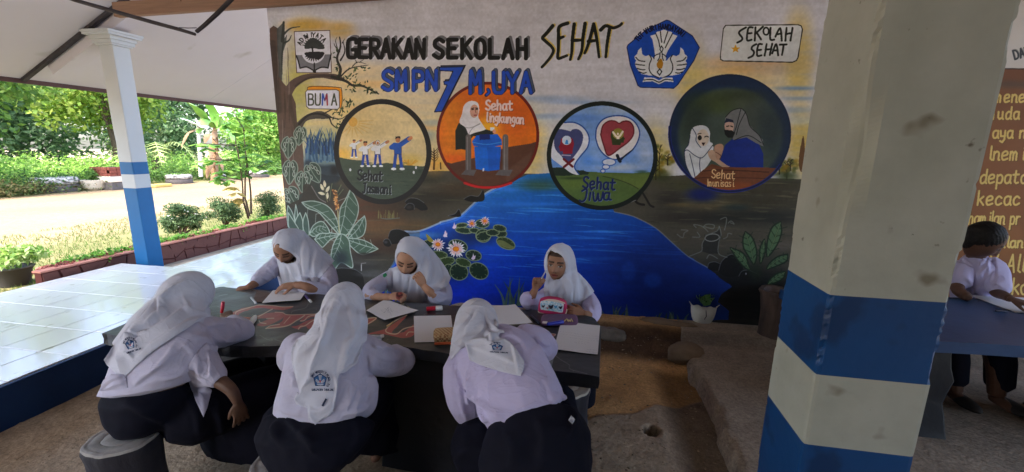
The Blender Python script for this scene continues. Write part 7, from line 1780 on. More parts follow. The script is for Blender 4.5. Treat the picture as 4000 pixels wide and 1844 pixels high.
def skin_cols(V, heads, base=(150, 108, 84), nails=None):
    C_ = np.tile(np.array(s2l(base)), (len(V), 1)); rs = np.random.RandomState(1)
    C_ *= (1 + .08 * np.sin(V @ np.array([60, 40, 90.])) * np.sin(V @ np.array([-50, 70, 30.])))[:, None]
    for (c, M, s), mode in heads:
        L = (V - c) @ M.T / s; x, y, z = L[:, 0], L[:, 1], L[:, 2]; f = (y > .03) & (np.abs(z) < .13); ax = np.abs(x)
        def put(mask, col, a=1.): 
            k = (mask & f).astype(float)[:, None] * a; C_[:] = C_ * (1 - k) + np.array(s2l(col)) * k
        put(np.exp(-((ax - .031) / .018) ** 2 - ((z - .004) / .016) ** 2) > .45, (112, 76, 60), .5)
        put((np.abs(z - .026 + (ax - .03) ** 2 * 4) < .0058) & (ax > .010) & (ax < .050), (34, 24, 20), .9)
        if mode == 'open':
            put((((ax - .031) / .014) ** 2 + ((z - .001) / .0062) ** 2) < 1, (156, 140, 130)); put(((ax - .031) ** 2 + (z - .001) ** 2) < .0058 ** 2, (26, 18, 16))
            put((np.abs(z - .0075 + (ax - .031) ** 2 * 18) < .0022) & (np.abs(ax - .031) < .015), (26, 18, 16))
        else:
            put((np.abs(z + .003 - (ax - .031) ** 2 * 14) < .0044) & (np.abs(ax - .031) < .018), (26, 17, 15), .95)
        put(((x / .023) ** 2 + ((z + .062) / .0082) ** 2) < 1, (134, 62, 60), .95); put((np.abs(z + .0615) < .0024) & (ax < .021), (60, 28, 28), .9)
        put((np.abs(ax - .007) < .0035) & (np.abs(z + .041) < .0025), (60, 36, 30), .9)
        put((z > (.062 if mode == 'open' else .09)) & (y > .0), (30, 24, 24), .9)
    return C_
def face_opening(Kf, pts): return pts
def finish_body(mb, parent, heads=(), vox=.004, base=(138, 98, 76)):
    V, F, N_ = remesh(mb, vox, 1, .4); return np_obj('body', V, F, SKIN, parent, skin_cols(V, heads, base))
def badge(Kf, cx, cy, r, bvh, parent, rot=0, sq=1., top='SMP NEGERI 7 MUARA UYA', bot='KABUPATEN TABALONG', off=.014, tri=True):
    """embroidered school badge: emblem with an arc of letters, painted into its own small cloth patch"""
    c, q = math.cos(rot), math.sin(rot); k = Kf(1, 0)[0] - Kf(0, 0)[0]; X0, Y0 = Kf(cx, cy); R0 = r * k; n = 84; W_ = 1.7
    cv = Canvas.__new__(Canvas); u = np.linspace(-W_, W_, n); gx, gy = np.meshgrid(u, u)
    cv.w = cv.h = n; cv.X = (gx * 100).astype(np.float32); cv.Y = (gy * 100).astype(np.float32); cv.img = np.empty((n, n, 3), np.float32); cv.img[:] = (216, 216, 228)
    cv.K = lambda x, y: (x, y); cv.step = 4; cv.cx = cv.X[::4, ::4]; cv.cy = cv.Y[::4, ::4]; cv.noise = np.full((n, n), .5, np.float32); cv.streak = cv.noise
    if top: cv.text(top, 0, 0, 30, (30, 44, 80), 8, adv=.66, cw=.5, arc=(0, 8, 118, -1.18))
    if bot: cv.text(bot, -108, 112, 26, (30, 44, 80), 8, adv=.62, cw=.5)
    pen5 = [(0, -84), (84, -30), (60, 74), (-60, 74), (-84, -30)]
    cv.fill(pen5, (34, 66, 120)); cv.stroke(pen5 + [pen5[0]], 9, (20, 36, 74), smooth=False); cv.fill([(x * .86, y * .86) for x, y in pen5], (52, 96, 150))
    cv.fill([(-22, -60), (22, -60), (8, 0), (-8, 0)], (220, 224, 232)); 
    for s_ in (1, -1): cv.fill([(s_ * 8, 20), (s_ * 52, -18), (s_ * 58, 14), (s_ * 34, 40), (s_ * 6, 44)], (224, 226, 232))
    cv.fill([(0, -2), (11, 18), (0, 36), (-11, 18)], (196, 60, 60)); cv.fill([(-40, 50), (0, 56), (40, 50), (38, 62), (0, 68), (-38, 62)], (220, 224, 232))
    V = []; ok = np.ones((n, n), bool); back = np.zeros((n, n), bool); dep = []
    for j in range(n):
        for i in range(n):
            a, b = gx[j, i] * R0, gy[j, i] * R0 * sq; x, y = X0 + a * c - b * q, Y0 + a * q + b * c; d = ray(x, y).normalized(); h = bvh.ray_cast(CAMP, d, 30)
            dep.append(h[3] if h[0] is not None else np.nan); V.append(d)
    dep = np.array(dep).reshape(n, n); md = np.nanmedian(dep); dep = np.where(np.isnan(dep) | (abs(dep - md) > .12), md, dep)
    for _ in range(3): p_ = np.pad(dep, 1, mode='edge'); dep = (p_[:-2, 1:-1] + p_[2:, 1:-1] + p_[1:-1, :-2] + p_[1:-1, 2:] + dep) / 5
    V = np.array([0, 0, CAM_H]) + np.array([tuple(v) for v in V]) * (dep.ravel() - off)[:, None]
    lum = np.abs(cv.img - np.array((216, 216, 228))).sum(-1); keep = lum > 60
    keep = keep | np.roll(keep, 1, 0) | np.roll(keep, 1, 1)
    i = np.arange(n - 1)[:, None] * n + np.arange(n - 1)[None]; F = np.stack([i, i + n, i + n + 1, i + 1], -1)[keep[:-1, :-1]]
    us = np.unique(F); rm_ = -np.ones(n * n, int); rm_[us] = np.arange(len(us))
    me = np_mesh('badge', V[us], rm_[F], attr_mat('badge_thread', .8, .2)); set_attr(me, np.array([s2l(x) for x in cv.img.reshape(-1, 3)[us]]))
    o = link(bpy.data.objects.new('badge', me), parent); o['kind'] = 'stuff'; return o

# ------------------------------------------------------------------ front left pupil
def make_person(loc, label): return empty('person', loc, label, 'person')
p1 = make_person((-1.98, 1.4, 0), 'pupil in white headscarf front left leaning over the table with a red marker')
bd = MB()
hd1 = head(bd, atY(*h4(735, 190), 1.64), (.35, .55, -.75), s=.94)
limb(bd, h4, [(740, 240, 1.62, .045), (650, 330, 1.58, .055)])
trunk(bd, h4, [(280, 880, 640, 840, 1.40, .10), (330, 640, 720, 600, 1.44, .09), (460, 420, 800, 430, 1.54, .08)])
limb(bd, h4, [(800, 430, 1.58, .04), (960, 440, 1.68, .036), (1085, 425, 1.77, .032), (1060, 360, 1.86, .026), (1010, 325, 1.93, .022)])
hand(bd, atY(*h4(1010, 322), 1.93), (-.75, .5, .12), (.1, -.3, 1), side=-1, curl=(1.0, 1.05, 1.1, 1.1), s=.92, thumb=.5)
limb(bd, h4, [(780, 520, 1.54, .04), (900, 700, 1.47, .034), (1020, 800, 1.45, .026), (1065, 880, 1.45, .020)])
w_ = atY(*h4(1068, 885), 1.45); hand(bd, w_, (.08, .02, -1), (.75, -.5, .1), side=1, curl=(.25, .3, .35, .3), s=.92, spread=.25)
kn = [(-1.78, 1.86, .44), (-1.62, 1.80, .43)]
for k, (x, y, z) in enumerate(kn):
    limb3(bd, [(Vector((-1.98 + .14 * k, 1.45, .47)), .075), (Vector((x, y, z)), .055), (Vector((x - .02, y + .06, .09)), .035)]); limb3(bd, [(Vector((x - .02, y + .06, .06)), .03), (Vector((x - .0, y - .02, .03)), .026)])
finish_body(bd, p1, [(hd1, 'closed')], .0045, (96, 70, 56))
sh = MB()
trunk(sh, h4, [(225, 812, 705, 760, 1.40, .125), (265, 740, 730, 700, 1.41, .125), (300, 660, 780, 620, 1.43, .125), (335, 560, 820, 540, 1.46, .125), (385, 450, 860, 470, 1.50, .12), (430, 360, 860, 400, 1.55, .11), (560, 290, 820, 340, 1.60, .085)])
limb(sh, h4, [(800, 420, 1.57, .085), (900, 425, 1.64, .078), (1010, 425, 1.72, .070), (1095, 415, 1.78, .060), (1075, 375, 1.84, .048), (1035, 345, 1.90, .036)])
limb(sh, h4, [(790, 520, 1.53, .07), (840, 620, 1.49, .065), (920, 720, 1.46, .052)])
V, F, N_ = remesh(sh, .0065, 3)
cr1 = [([(740, 460), (860, 470), (1000, 480), (1120, 470)], 7, .006), ([(830, 400), (900, 380), (990, 370)], 8, .008), ([(960, 330), (1030, 350), (1050, 380)], 6, .009), ([(1020, 345), (1085, 350), (1140, 390)], 6, .007), ([(700, 500), (760, 560), (740, 640)], 8, .008),
       ([(380, 780), (450, 720), (560, 640), (660, 560)], 9, .010), ([(420, 780), (540, 720), (660, 690), (740, 640)], 9, -.008), ([(270, 780), (300, 720), (290, 690)], 8, .009), ([(560, 740), (680, 700), (740, 660)], 8, .007), ([(180, 780), (240, 740), (300, 740)], 7, .008), ([(640, 500), (580, 600), (480, 700)], 9, .007), ([(880, 440), (960, 460), (1060, 430)], 8, -.006), ([(1060, 350), (1075, 400), (1100, 450)], 7, -.007), ([(900, 400), (920, 430), (960, 470)], 7, .006)]
V = crease(V, N_, cr1, h4, .0022, 1); np_obj('shirt', V, F, SHIRT_L, p1)
shirtVF = (V, F)
tl = cloth_patch([(150, 812), (178, 735), (230, 700), (320, 700), (340, 790), (250, 800)], hull_depth(V, F), h4, off=.012, thick=.005, step=6, sm=20, yback=1, creases=[([(170, 790), (230, 740), (300, 720)], 6, .008), ([(200, 800), (260, 770), (320, 760)], 6, .007)]); np_obj('shirt_tail', *tl, SHIRT_L, p1)
sk = MB()
trunk(sk, h4, [(350, 1020, 600, 1030, 1.40, .12), (285, 930, 640, 950, 1.40, .14), (250, 850, 670, 850, 1.40, .14), (255, 790, 670, 770, 1.42, .10)])
limb3(sk, [(Vector((-1.95, 1.46, .46)), .13), (Vector((-1.84, 1.72, .46)), .12), (Vector((-1.72, 1.95, .46)), .09)]); limb3(sk, [(Vector((-1.78, 1.46, .45)), .13), (Vector((-1.62, 1.72, .45)), .12), (Vector((-1.52, 1.92, .45)), .09)])
rings = [ring(Vector((-1.72 + .0 * k, 1.74 + .05 * k / 4, z)), Vector((rx, 0, 0)), Vector((0, ry, 0)), 24) for k, (z, rx, ry) in enumerate(((.50, .20, .17), (.40, .23, .19), (.28, .25, .20), (.17, .27, .20), (.11, .27, .20)))]; sk.loft(rings)
V, F, N_ = remesh(sk, .011, 4); V = crease(V, N_, [([(300, 900), (450, 960), (600, 1040)], 14, .012), ([(700, 850), (780, 960), (800, 1100)], 14, .012), ([(900, 850), (930, 980), (960, 1100)], 14, .012)], h4, .004, 2); np_obj('skirt', V, F, NAVY, p1)
skirt1 = (V, F)
hdv = MB()
c = atY(*h4(722, 178), 1.64); r_, f_, u_ = frame((.35, .55, -.75)); ellipsoid(hdv, c + f_ * .0, r_ * .094, f_ * .112, u_ * .128)
trunk(hdv, h4, [(270, 520, 700, 600, 1.43, .10), (400, 360, 820, 420, 1.52, .11), (500, 250, 860, 330, 1.59, .10), (580, 180, 860, 260, 1.62, .09)])
hv, hf, _ = remesh(hdv, .008, 6); bv = hull_depth(*join_vf((hv, hf), shirtVF))
pol = [(720, 62), (660, 75), (600, 120), (540, 165), (500, 222), (440, 280), (380, 345), (330, 395), (270, 470), (230, 525), (178, 605), (200, 640), (255, 690), (262, 725), (290, 740), (340, 700), (400, 640), (470, 575), (560, 510), (650, 450), (730, 400), (800, 350), (850, 322), (905, 318), (870, 302), (848, 286), (860, 258), (880, 235), (896, 200), (870, 165), (820, 120), (780, 82)]
crs = [([(740, 70), (660, 110), (580, 190), (555, 260), (560, 320)], 8, .012), ([(600, 120), (540, 190), (510, 250), (440, 360), (340, 470), (280, 540)], 9, .013), ([(660, 100), (600, 180), (590, 240)], 7, -.008), ([(560, 300), (500, 360), (400, 440), (300, 640)], 11, -.012), ([(700, 260), (620, 330), (520, 400), (420, 470), (330, 600)], 10, .012), ([(850, 320), (760, 340), (640, 410), (500, 500), (400, 590)], 9, .008), ([(400, 430), (430, 440), (495, 420)], 5, .010), ([(355, 440), (400, 450)], 5, -.008), ([(710, 240), (760, 270), (850, 290)], 6, -.007), ([(700, 180), (720, 230), (745, 262)], 5, .006), ([(270, 560), (300, 620), (290, 700)], 7, .010), ([(330, 560), (370, 560), (380, 600)], 6, -.007), ([(600, 260), (540, 300), (470, 400)], 7, .008)]
pv, pf_ = cloth_patch(pol, bv, h4, off=.009, creases=crs, sm=14, noise=.0012, seed=3, step=5)
V, F = join_vf((hv, hf), (pv, pf_)); sc1 = np_obj('headscarf', V, F, SCARF, p1)
badge(h4, 352, 500, 36, hull_depth(pv, pf_), sc1, rot=-.32, off=.004, sq=1.1)
# hanging scarf end and shirt tails over the lap
bv = hull_depth(*join_vf(skirt1, shirtVF))
pv, pf_ = cloth_patch([(722, 700), (745, 760), (790, 880), (840, 985), (870, 900), (896, 805), (862, 775), (905, 762), (962, 712), (910, 640), (884, 590), (875, 545), (932, 550), (940, 515), (860, 490), (790, 560), (740, 640)], bv, h4, off=.02, sm=30, creases=[([(740, 700), (790, 760), (850, 770)], 6, .010), ([(800, 590), (830, 680), (880, 720)], 7, -.012), ([(860, 560), (885, 640), (880, 720)], 6, .012), ([(760, 740), (820, 840), (840, 960)], 8, .008), ([(850, 500), (870, 540)], 5, .008)], noise=.001, step=7, yback=1)
np_obj('scarf_end', pv, pf_, SHIRT_L, p1)
mk = empty('marker', atY(*h4(965, 290), 1.93), 'red marker held upright by the front left pupil', 'marker')
MB().tube([atY(*h4(960, 290), 1.93), atY(*h4(965, 262), 1.93)], [.008, .009], 10).build('barrel', redp, mk, True); MB().tube([atY(*h4(965, 262), 1.93), atY(*h4(969, 222), 1.93), atY(*h4(969, 218), 1.93)], [.0095, .009, .006], 10).build('cap', mat('pink_red_plastic', s2l((190, 50, 78)), .3, spec=.5), mk, True)

# ------------------------------------------------------------------ front middle pupil
p2 = make_person((-1.16, 1.42, 0), 'pupil in white headscarf front middle, seen from behind with a blue badge')
bd = MB(); F2Y = 1.40
hd2 = head(bd, atY(*d1(876, 800), 1.62), (.1, .8, -.6), s=.86); limb(bd, d1, [(880, 900, 1.60, .045), (870, 1040, 1.56, .055)])
trunk(bd, d2, [(300, 900, 650, 900, 1.40, .10), (300, 600, 680, 600, 1.44, .09), (330, 320, 740, 330, 1.52, .08)])
limb(bd, d2, [(760, 320, 1.56, .04), (940, 400, 1.70, .036), (1070, 390, 1.80, .030), (960, 300, 1.90, .026), (880, 250, 1.98, .022)])
hand(bd, atY(*d2(885, 250), 1.98), (-.8, .4, .1), (.1, 0, 1), side=-1, curl=(.8, .85, .9, .9), s=.9)
limb(bd, d2, [(330, 330, 1.52, .04), (280, 420, 1.66, .036), (330, 330, 1.80, .03), (420, 230, 1.92, .024)])
for k, x in enumerate((-1.24, -1.02)):
    limb3(bd, [(Vector((x, 1.46, .46)), .075), (Vector((x - .02, 1.86, .45)), .055), (Vector((x - .04, 1.95, .09)), .035)]); limb3(bd, [(Vector((x - .04, 1.95, .05)), .03), (Vector((x - .05, 1.86, .03)), .026)])
finish_body(bd, p2, [(hd2, 'closed')], .005)
sh = MB()
trunk(sh, d2, [(235, 790, 735, 800, 1.40, .14), (180, 730, 780, 740, 1.41, .135), (188, 650, 795, 640, 1.42, .135), (222, 540, 780, 540, 1.44, .13), (240, 430, 780, 430, 1.48, .12), (255, 330, 800, 330, 1.52, .115), (320, 260, 780, 270, 1.55, .09), (430, 200, 720, 210, 1.58, .07)])
limb(sh, d2, [(760, 330, 1.55, .085), (870, 370, 1.62, .078), (980, 395, 1.72, .070), (1060, 385, 1.80, .060), (1020, 330, 1.86, .050), (940, 280, 1.93, .036)])
limb(sh, d2, [(310, 300, 1.52, .075), (270, 370, 1.60, .070), (290, 380, 1.72, .05)])
limb(sh, d2, [(790, 560, 1.48, .055), (770, 680, 1.46, .06), (740, 740, 1.45, .05)])
V, F, N_ = remesh(sh, .006, 3)
cr2 = [([(830, 260), (860, 290), (920, 310)], 6, .008), ([(900, 250), (925, 300), (985, 300)], 5, .008), ([(980, 270), (1000, 320), (1060, 330)], 6, .008), ([(840, 520), (960, 470), (1100, 420)], 8, -.006), ([(700, 790), (720, 690), (800, 560)], 8, .012), ([(720, 560), (680, 660), (640, 760)], 9, -.008), ([(840, 600), (800, 680), (720, 760)], 7, .010), ([(620, 780), (680, 740), (800, 700)], 8, -.008), ([(160, 720), (230, 760), (330, 790)], 9, .008), ([(230, 480), (270, 520), (260, 580)], 8, .006), ([(810, 350), (820, 440), (760, 520)], 8, .006), ([(260, 360), (320, 400), (280, 470)], 8, -.006), ([(850, 340), (930, 380), (1040, 380)], 9, .004), ([(150, 700), (200, 660), (190, 600)], 8, -.006)]
V = crease(V, N_, cr2, d2, .0022, 5); np_obj('shirt', V, F, SHIRT_L, p2); shirtVF = (V, F)
sk = MB()
trunk(sk, d2, [(330, 1165, 560, 1160, 1.38, .10), (215, 1090, 690, 1090, 1.37, .15), (125, 1000, 780, 1000, 1.37, .17), (75, 880, 820, 880, 1.38, .18), (110, 800, 790, 810, 1.40, .14), (240, 740, 720, 750, 1.42, .10)])
for x in (-1.26, -1.02): limb3(sk, [(Vector((x, 1.46, .46)), .13), (Vector((x, 1.72, .46)), .12), (Vector((x - .02, 1.94, .45)), .09)])
rings = [ring(Vector((-1.14, 1.88 + .01 * k, z)), Vector((rx, 0, 0)), Vector((0, ry, 0)), 24) for k, (z, rx, ry) in enumerate(((.48, .20, .10), (.34, .22, .12), (.20, .24, .13), (.11, .25, .14)))]; sk.loft(rings)
V, F, N_ = remesh(sk, .011, 4); V = crease(V, N_, [([(300, 900), (360, 960), (430, 1050)], 14, .014), ([(150, 820), (120, 900), (180, 1000)], 12, .012), ([(700, 820), (720, 920), (660, 1040)], 14, .010), ([(200, 780), (260, 860), (300, 900)], 9, .008)], d2, .004, 6); np_obj('skirt', V, F, NAVY, p2)
hdv = MB(); c = atY(*d1(872, 795), 1.62); r_, f_, u_ = frame((.1, .8, -.6)); ellipsoid(hdv, c, r_ * .082, f_ * .104, u_ * .118)
trunk(hdv, d2, [(330, 520, 640, 520, 1.40, .09), (330, 380, 700, 380, 1.44, .10), (380, 260, 760, 270, 1.50, .11), (440, 160, 780, 180, 1.55, .10), (455, 60, 790, 70, 1.58, .09)])
hv, hf, _ = remesh(hdv, .008, 6); bv = hull_depth(*join_vf((hv, hf), shirtVF))
pol = [d1(*q) for q in ((890, 645), (820, 665), (760, 720), (715, 800), (690, 880), (676, 970))] + [d2(*q) for q in ((440, 190), (350, 200), (290, 235), (258, 290), (250, 350), (262, 420), (278, 480), (300, 560), (322, 628), (300, 610), (272, 660), (290, 700), (370, 730), (378, 822), (412, 826), (426, 848), (470, 810), (520, 790), (560, 745), (580, 640), (600, 480), (640, 470), (720, 410), (752, 330), (765, 265), (795, 240), (802, 140), (798, 40))] + [d1(*q) for q in ((1050, 860), (1040, 780), (1010, 700), (960, 655))]
PXK = lambda x, y: (x, y)
cr = lambda pts, w, a: ([d2(*q) for q in pts], w, a)
crs = [cr([(560, -40), (540, 60), (520, 160), (480, 300), (420, 420), (345, 620)], 8, .014), cr([(600, -40), (560, 80), (520, 220), (470, 320), (400, 480)], 9, -.012), cr([(480, -20), (470, 90), (480, 170)], 8, .006), cr([(640, -60), (680, 60), (690, 200), (640, 260), (610, 380), (590, 480)], 8, .010), cr([(720, -20), (740, 100), (700, 200)], 9, .006), cr([(690, 210), (660, 280), (625, 370)], 6, -.009),
       cr([(290, 250), (330, 330), (300, 420), (310, 540)], 9, .007), cr([(790, 180), (720, 260), (640, 360), (610, 470)], 8, .008), cr([(460, 200), (400, 300), (340, 350), (300, 440)], 9, -.007), cr([(350, 600), (290, 660), (330, 720)], 6, .009), cr([(380, 720), (460, 740), (560, 650)], 8, -.005), cr([(385, 730), (400, 790), (425, 840)], 5, .007), cr([(560, 480), (580, 580), (560, 700)], 7, .007), cr([(520, 0), (500, 100)], 5, .006), cr([(770, 240), (740, 330), (700, 410), (620, 440)], 6, .008), cr([(430, 480), (360, 560), (330, 620)], 6, -.007)]
pv, pf_ = cloth_patch(pol, bv, PXK, off=.010, creases=crs, sm=14, noise=.0012, seed=4, step=5)
V, F = join_vf((hv, hf), (pv, pf_)); sc2 = np_obj('headscarf', V, F, SCARF, p2)
bb_ = hull_depth(pv, pf_); badge(d2, 462, 525, 56, bb_, sc2, off=.004)
clip_ = cloth_patch([(500, 656), (511, 664), (484, 716), (471, 708)], bb_, d2, off=.006, step=5); np_obj('name_clip', *clip_, mat('dark_clip', s2l((50, 56, 84)), .4), sc2)

# ------------------------------------------------------------------ front right pupil
p3 = make_person((-.25, 1.45, 0), 'pupil in lilac white shirt bowing her head low over the table beside the big column')
bd = MB(); hd3 = head(bd, atY(*d4(362, 205), 1.74), (-.15, .62, -.78)); limb(bd, d4, [(400, 280, 1.72, .045), (480, 380, 1.66, .055)])
trunk(bd, d4, [(560, 900, 900, 760, 1.46, .10), (450, 640, 820, 560, 1.54, .09), (350, 420, 720, 350, 1.64, .075)])
limb(bd, d4, [(700, 350, 1.66, .04), (800, 370, 1.76, .036), (760, 300, 1.88, .028), (680, 260, 1.96, .022)])
hand(bd, atY(*d4(690, 262), 1.96), (-.8, .3, .05), (0, 0, 1), side=-1, curl=(.6, .6, .6, .6), s=.9)
limb(bd, d4, [(280, 450, 1.62, .04), (270, 640, 1.60, .036), (320, 800, 1.62, .03), (330, 780, 1.80, .026)])
hand(bd, atY(*d4(330, 780), 1.80), (0, 1, .1), (-1, 0, .2), side=1, curl=(.5, .5, .5, .5), s=.9)
for x in (-.36, -.12):
    limb3(bd, [(Vector((x, 1.5, .47)), .075), (Vector((x, 1.92, .45)), .055), (Vector((x, 1.98, .09)), .035)]); limb3(bd, [(Vector((x, 1.98, .05)), .03), (Vector((x, 1.89, .03)), .026)])
finish_body(bd, p3, [(hd3, 'closed')], .005)
sh = MB()
trunk(sh, d4, [(480, 905, 905, 735, 1.46, .13), (420, 830, 940, 690, 1.47, .15), (380, 740, 920, 610, 1.50, .15), (310, 630, 885, 530, 1.54, .145), (250, 520, 840, 430, 1.58, .13), (235, 430, 790, 350, 1.62, .115), (270, 360, 730, 290, 1.66, .095), (330, 300, 640, 250, 1.70, .075)])
limb(sh, d4, [(690, 330, 1.67, .085), (760, 330, 1.72, .078), (810, 355, 1.78, .066), (790, 320, 1.86, .05), (730, 280, 1.93, .036)])
limb(sh, d4, [(255, 480, 1.60, .075), (262, 600, 1.58, .078), (285, 720, 1.58, .075), (320, 810, 1.60, .058)])
V, F, N_ = remesh(sh, .006, 3)
cr3 = [([(300, 500), (290, 620), (300, 720), (355, 700)], 7, .012), ([(330, 620), (350, 690), (420, 720)], 6, -.010), ([(365, 700), (420, 760), (520, 810), (650, 850)], 8, .012), ([(380, 740), (400, 810), (440, 850)], 8, -.012), ([(450, 790), (560, 830), (660, 880)], 7, -.008), ([(560, 860), (700, 830), (860, 760)], 9, .010), ([(640, 880), (760, 800), (850, 740)], 8, -.008), ([(860, 740), (890, 700), (905, 660)], 7, .010), ([(920, 650), (925, 690), (950, 700)], 6, .009), ([(880, 750), (920, 700), (935, 670)], 6, -.008), ([(560, 270), (640, 300), (700, 380)], 8, .006), ([(750, 290), (800, 340), (850, 340)], 6, .009), ([(770, 330), (790, 370), (830, 400)], 6, -.008), ([(820, 420), (850, 400), (862, 350)], 5, .007), ([(240, 640), (260, 760), (300, 840)], 8, .006), ([(310, 560), (330, 640), (320, 690)], 6, .010), ([(540, 900), (620, 860), (700, 860)], 6, .007), ([(800, 560), (840, 640), (850, 720)], 9, .006)]
V = crease(V, N_, cr3, d4, .0022, 9); np_obj('shirt', V, F, SHIRT_V, p3); shirtVF = (V, F)
sk = MB()
trunk(sk, d4, [(520, 1420, 1050, 1400, 1.36, .15), (440, 1280, 1120, 1260, 1.36, .19), (400, 1150, 1142, 1120, 1.38, .21), (400, 1040, 1130, 980, 1.40, .21), (430, 960, 1080, 850, 1.42, .19), (470, 900, 990, 740, 1.45, .15)])
for x in (-.38, -.10): limb3(sk, [(Vector((x, 1.5, .46)), .14), (Vector((x, 1.75, .46)), .13), (Vector((x, 1.98, .45)), .09)])
rings = [ring(Vector((-.24, 1.92 + .01 * k, z)), Vector((rx, 0, 0)), Vector((0, ry, 0)), 24) for k, (z, rx, ry) in enumerate(((.48, .22, .10), (.34, .25, .13), (.20, .27, .14), (.11, .28, .15)))]; sk.loft(rings)
V, F, N_ = remesh(sk, .011, 4); V = crease(V, N_, [([(960, 740), (1000, 820), (980, 960)], 14, .012), ([(760, 850), (800, 960), (780, 1100)], 16, .012), ([(560, 940), (600, 1040), (580, 1160)], 16, .012)], d4, .004, 7); skt3 = np_obj('skirt', V, F, NAVY, p3)
st_ = cloth_patch([(975, 840), (995, 808), (1022, 836), (1002, 868)], hull_depth(V, F), d4, off=.006, step=5); np_obj('sticker', *st_, mat('silver_sticker', s2l((186, 190, 196)), .25, spec=.6, scale=90, amt=.2, col2=s2l((130, 136, 150))), skt3)
hdv = MB(); c = atY(*d4(362, 205), 1.73); r_, f_, u_ = frame((-.15, .62, -.78)); ellipsoid(hdv, c, r_ * .100, f_ * .112, u_ * .125)
trunk(hdv, d4, [(300, 470, 640, 500, 1.58, .10), (230, 400, 600, 420, 1.62, .11), (215, 320, 560, 320, 1.67, .11), (215, 240, 540, 240, 1.70, .10)])
hv, hf, _ = remesh(hdv, .008, 6); bv = hull_depth(*join_vf((hv, hf), shirtVF))
pol = [(345, 68), (290, 80), (245, 105), (222, 150), (212, 210), (206, 290), (192, 340), (180, 400), (188, 440), (205, 425), (250, 370), (290, 342), (305, 400), (315, 440), (380, 470), (440, 490), (520, 515), (600, 535), (658, 546), (676, 500), (682, 450), (650, 400), (600, 330), (570, 305), (545, 295), (510, 285), (520, 262), (552, 258), (545, 238), (515, 238), (512, 200), (490, 150), (450, 100), (400, 75)]
crs = [([(370, 110), (340, 180), (300, 240), (290, 320)], 9, .014), ([(330, 130), (290, 200), (240, 260), (215, 340)], 9, -.012), ([(420, 130), (440, 200), (490, 240), (530, 250)], 8, .012), ([(400, 160), (410, 240), (360, 290), (250, 340)], 9, -.010), ([(210, 330), (330, 330), (430, 320), (440, 290)], 7, .014), ([(250, 350), (290, 330), (310, 380), (312, 430)], 6, .012), ([(440, 240), (470, 290), (510, 262)], 6, -.010), ([(250, 110), (245, 170), (225, 250)], 7, .006), ([(430, 320), (480, 335), (540, 300)], 6, -.009), ([(320, 350), (420, 380), (520, 420), (640, 470)], 10, .006), ([(600, 340), (620, 420), (640, 530)], 8, .006), ([(460, 140), (490, 190), (505, 235)], 6, .006), ([(480, 330), (470, 300), (500, 270)], 5, .010)]
pv, pf_ = cloth_patch(pol, bv, d4, off=.010, creases=crs, sm=14, noise=.0012, seed=8, step=5)
V, F = join_vf((hv, hf), (pv, pf_)); sc3 = np_obj('headscarf', V, F, SCARF, p3)
badge(d4, 500, 352, 44, hull_depth(pv, pf_), sc3, rot=.06, sq=.62, off=.004, top='SMP NEGERI', bot='KABUPATEN TABALONG')
# ------------------------------------------------------------------ back row, facing the camera
def scarf(pol, hole, hv_mb, others, crs, Kf, parent, seed, sm=12, off=.010, vox=.007, cutc=None):
    """headscarf: a closed hood behind and a draped cloth with the face opening"""
    hv, hf, _ = remesh(hv_mb, vox, 5)
    # open the hood where the face is
    X, Y = to_px(hv[hf].mean(1)); hp_ = spline([Kf(*q) for q in hole], 4, True); cx, cy = hp_.mean(0); big = (hp_ - [cx, cy]) * 1.02 + [cx, cy]
    fc = hv[hf].mean(1); fn = np.cross(hv[hf[:, 1]] - hv[hf[:, 0]], hv[hf[:, 2]] - hv[hf[:, 0]]); tc_ = np.array([0, 0, CAM_H]) - fc
    keep = ~(inside(X, Y, big) & ((fn * tc_).sum(1) > 0)); bv = hull_depth(*join_vf((hv, hf), *others)); hf = hf[keep]
    pv, pf_ = cloth_patch(pol, bv, Kf, holes=[hole], off=off, creases=crs, sm=sm, noise=.001, seed=seed, step=4.5, thick=.005)
    V, F = join_vf((hv, hf), (pv, pf_)); return np_obj('headscarf', V, F, SCARF, parent), (pv, pf_)
# --- facing the camera, right of the table
p6 = make_person((-.10, 2.88, 0), 'pupil facing the camera with a pink pencil case and a raised pen')
HC6 = atY(*g4(675, 545), 2.70); FW6 = (-.10, -.94, .10); hb = MB(); h6 = head(hb, HC6, FW6, roll=.06, s=.98)
limb(hb, g4, [(700, 690, 2.72, .045), (740, 800, 2.76, .055)]); trunk(hb, g4, [(620, 1300, 1000, 1300, 2.84, .10), (620, 1050, 980, 1050, 2.80, .09), (620, 860, 960, 860, 2.78, .08)])
limb(hb, g4, [(600, 880, 2.76, .04), (440, 1000, 2.62, .036), (352, 985, 2.52, .030), (385, 900, 2.50, .026), (415, 840, 2.50, .021)])
hand(hb, atY(*g4(418, 838), 2.50), (.18, .05, 1), (-.35, .6, 0), side=-1, curl=(1.1, 1.15, 1.2, 1.2), s=.98, thumb=.35, pinch=.2)
limb(hb, g4, [(1000, 900, 2.76, .04), (1080, 1060, 2.64, .036), (1050, 1130, 2.52, .028), (985, 1118, 2.46, .022)])
hand(hb, atY(*g4(985, 1112), 2.46), (-1, -.25, .18), (.15, -.9, .35), side=1, curl=(.42, .42, .45, .5), s=.98, spread=.3, thumb=.7)
for x in (-.26, .02): limb3(hb, [(Vector((x, 2.85, .46)), .075), (Vector((x, 2.5, .45)), .055), (Vector((x, 2.46, .09)), .035)]); limb3(hb, [(Vector((x, 2.46, .05)), .03), (Vector((x, 2.36, .03)), .026)])
finish_body(hb, p6, [(h6, 'open')], .0036, (142, 102, 80))
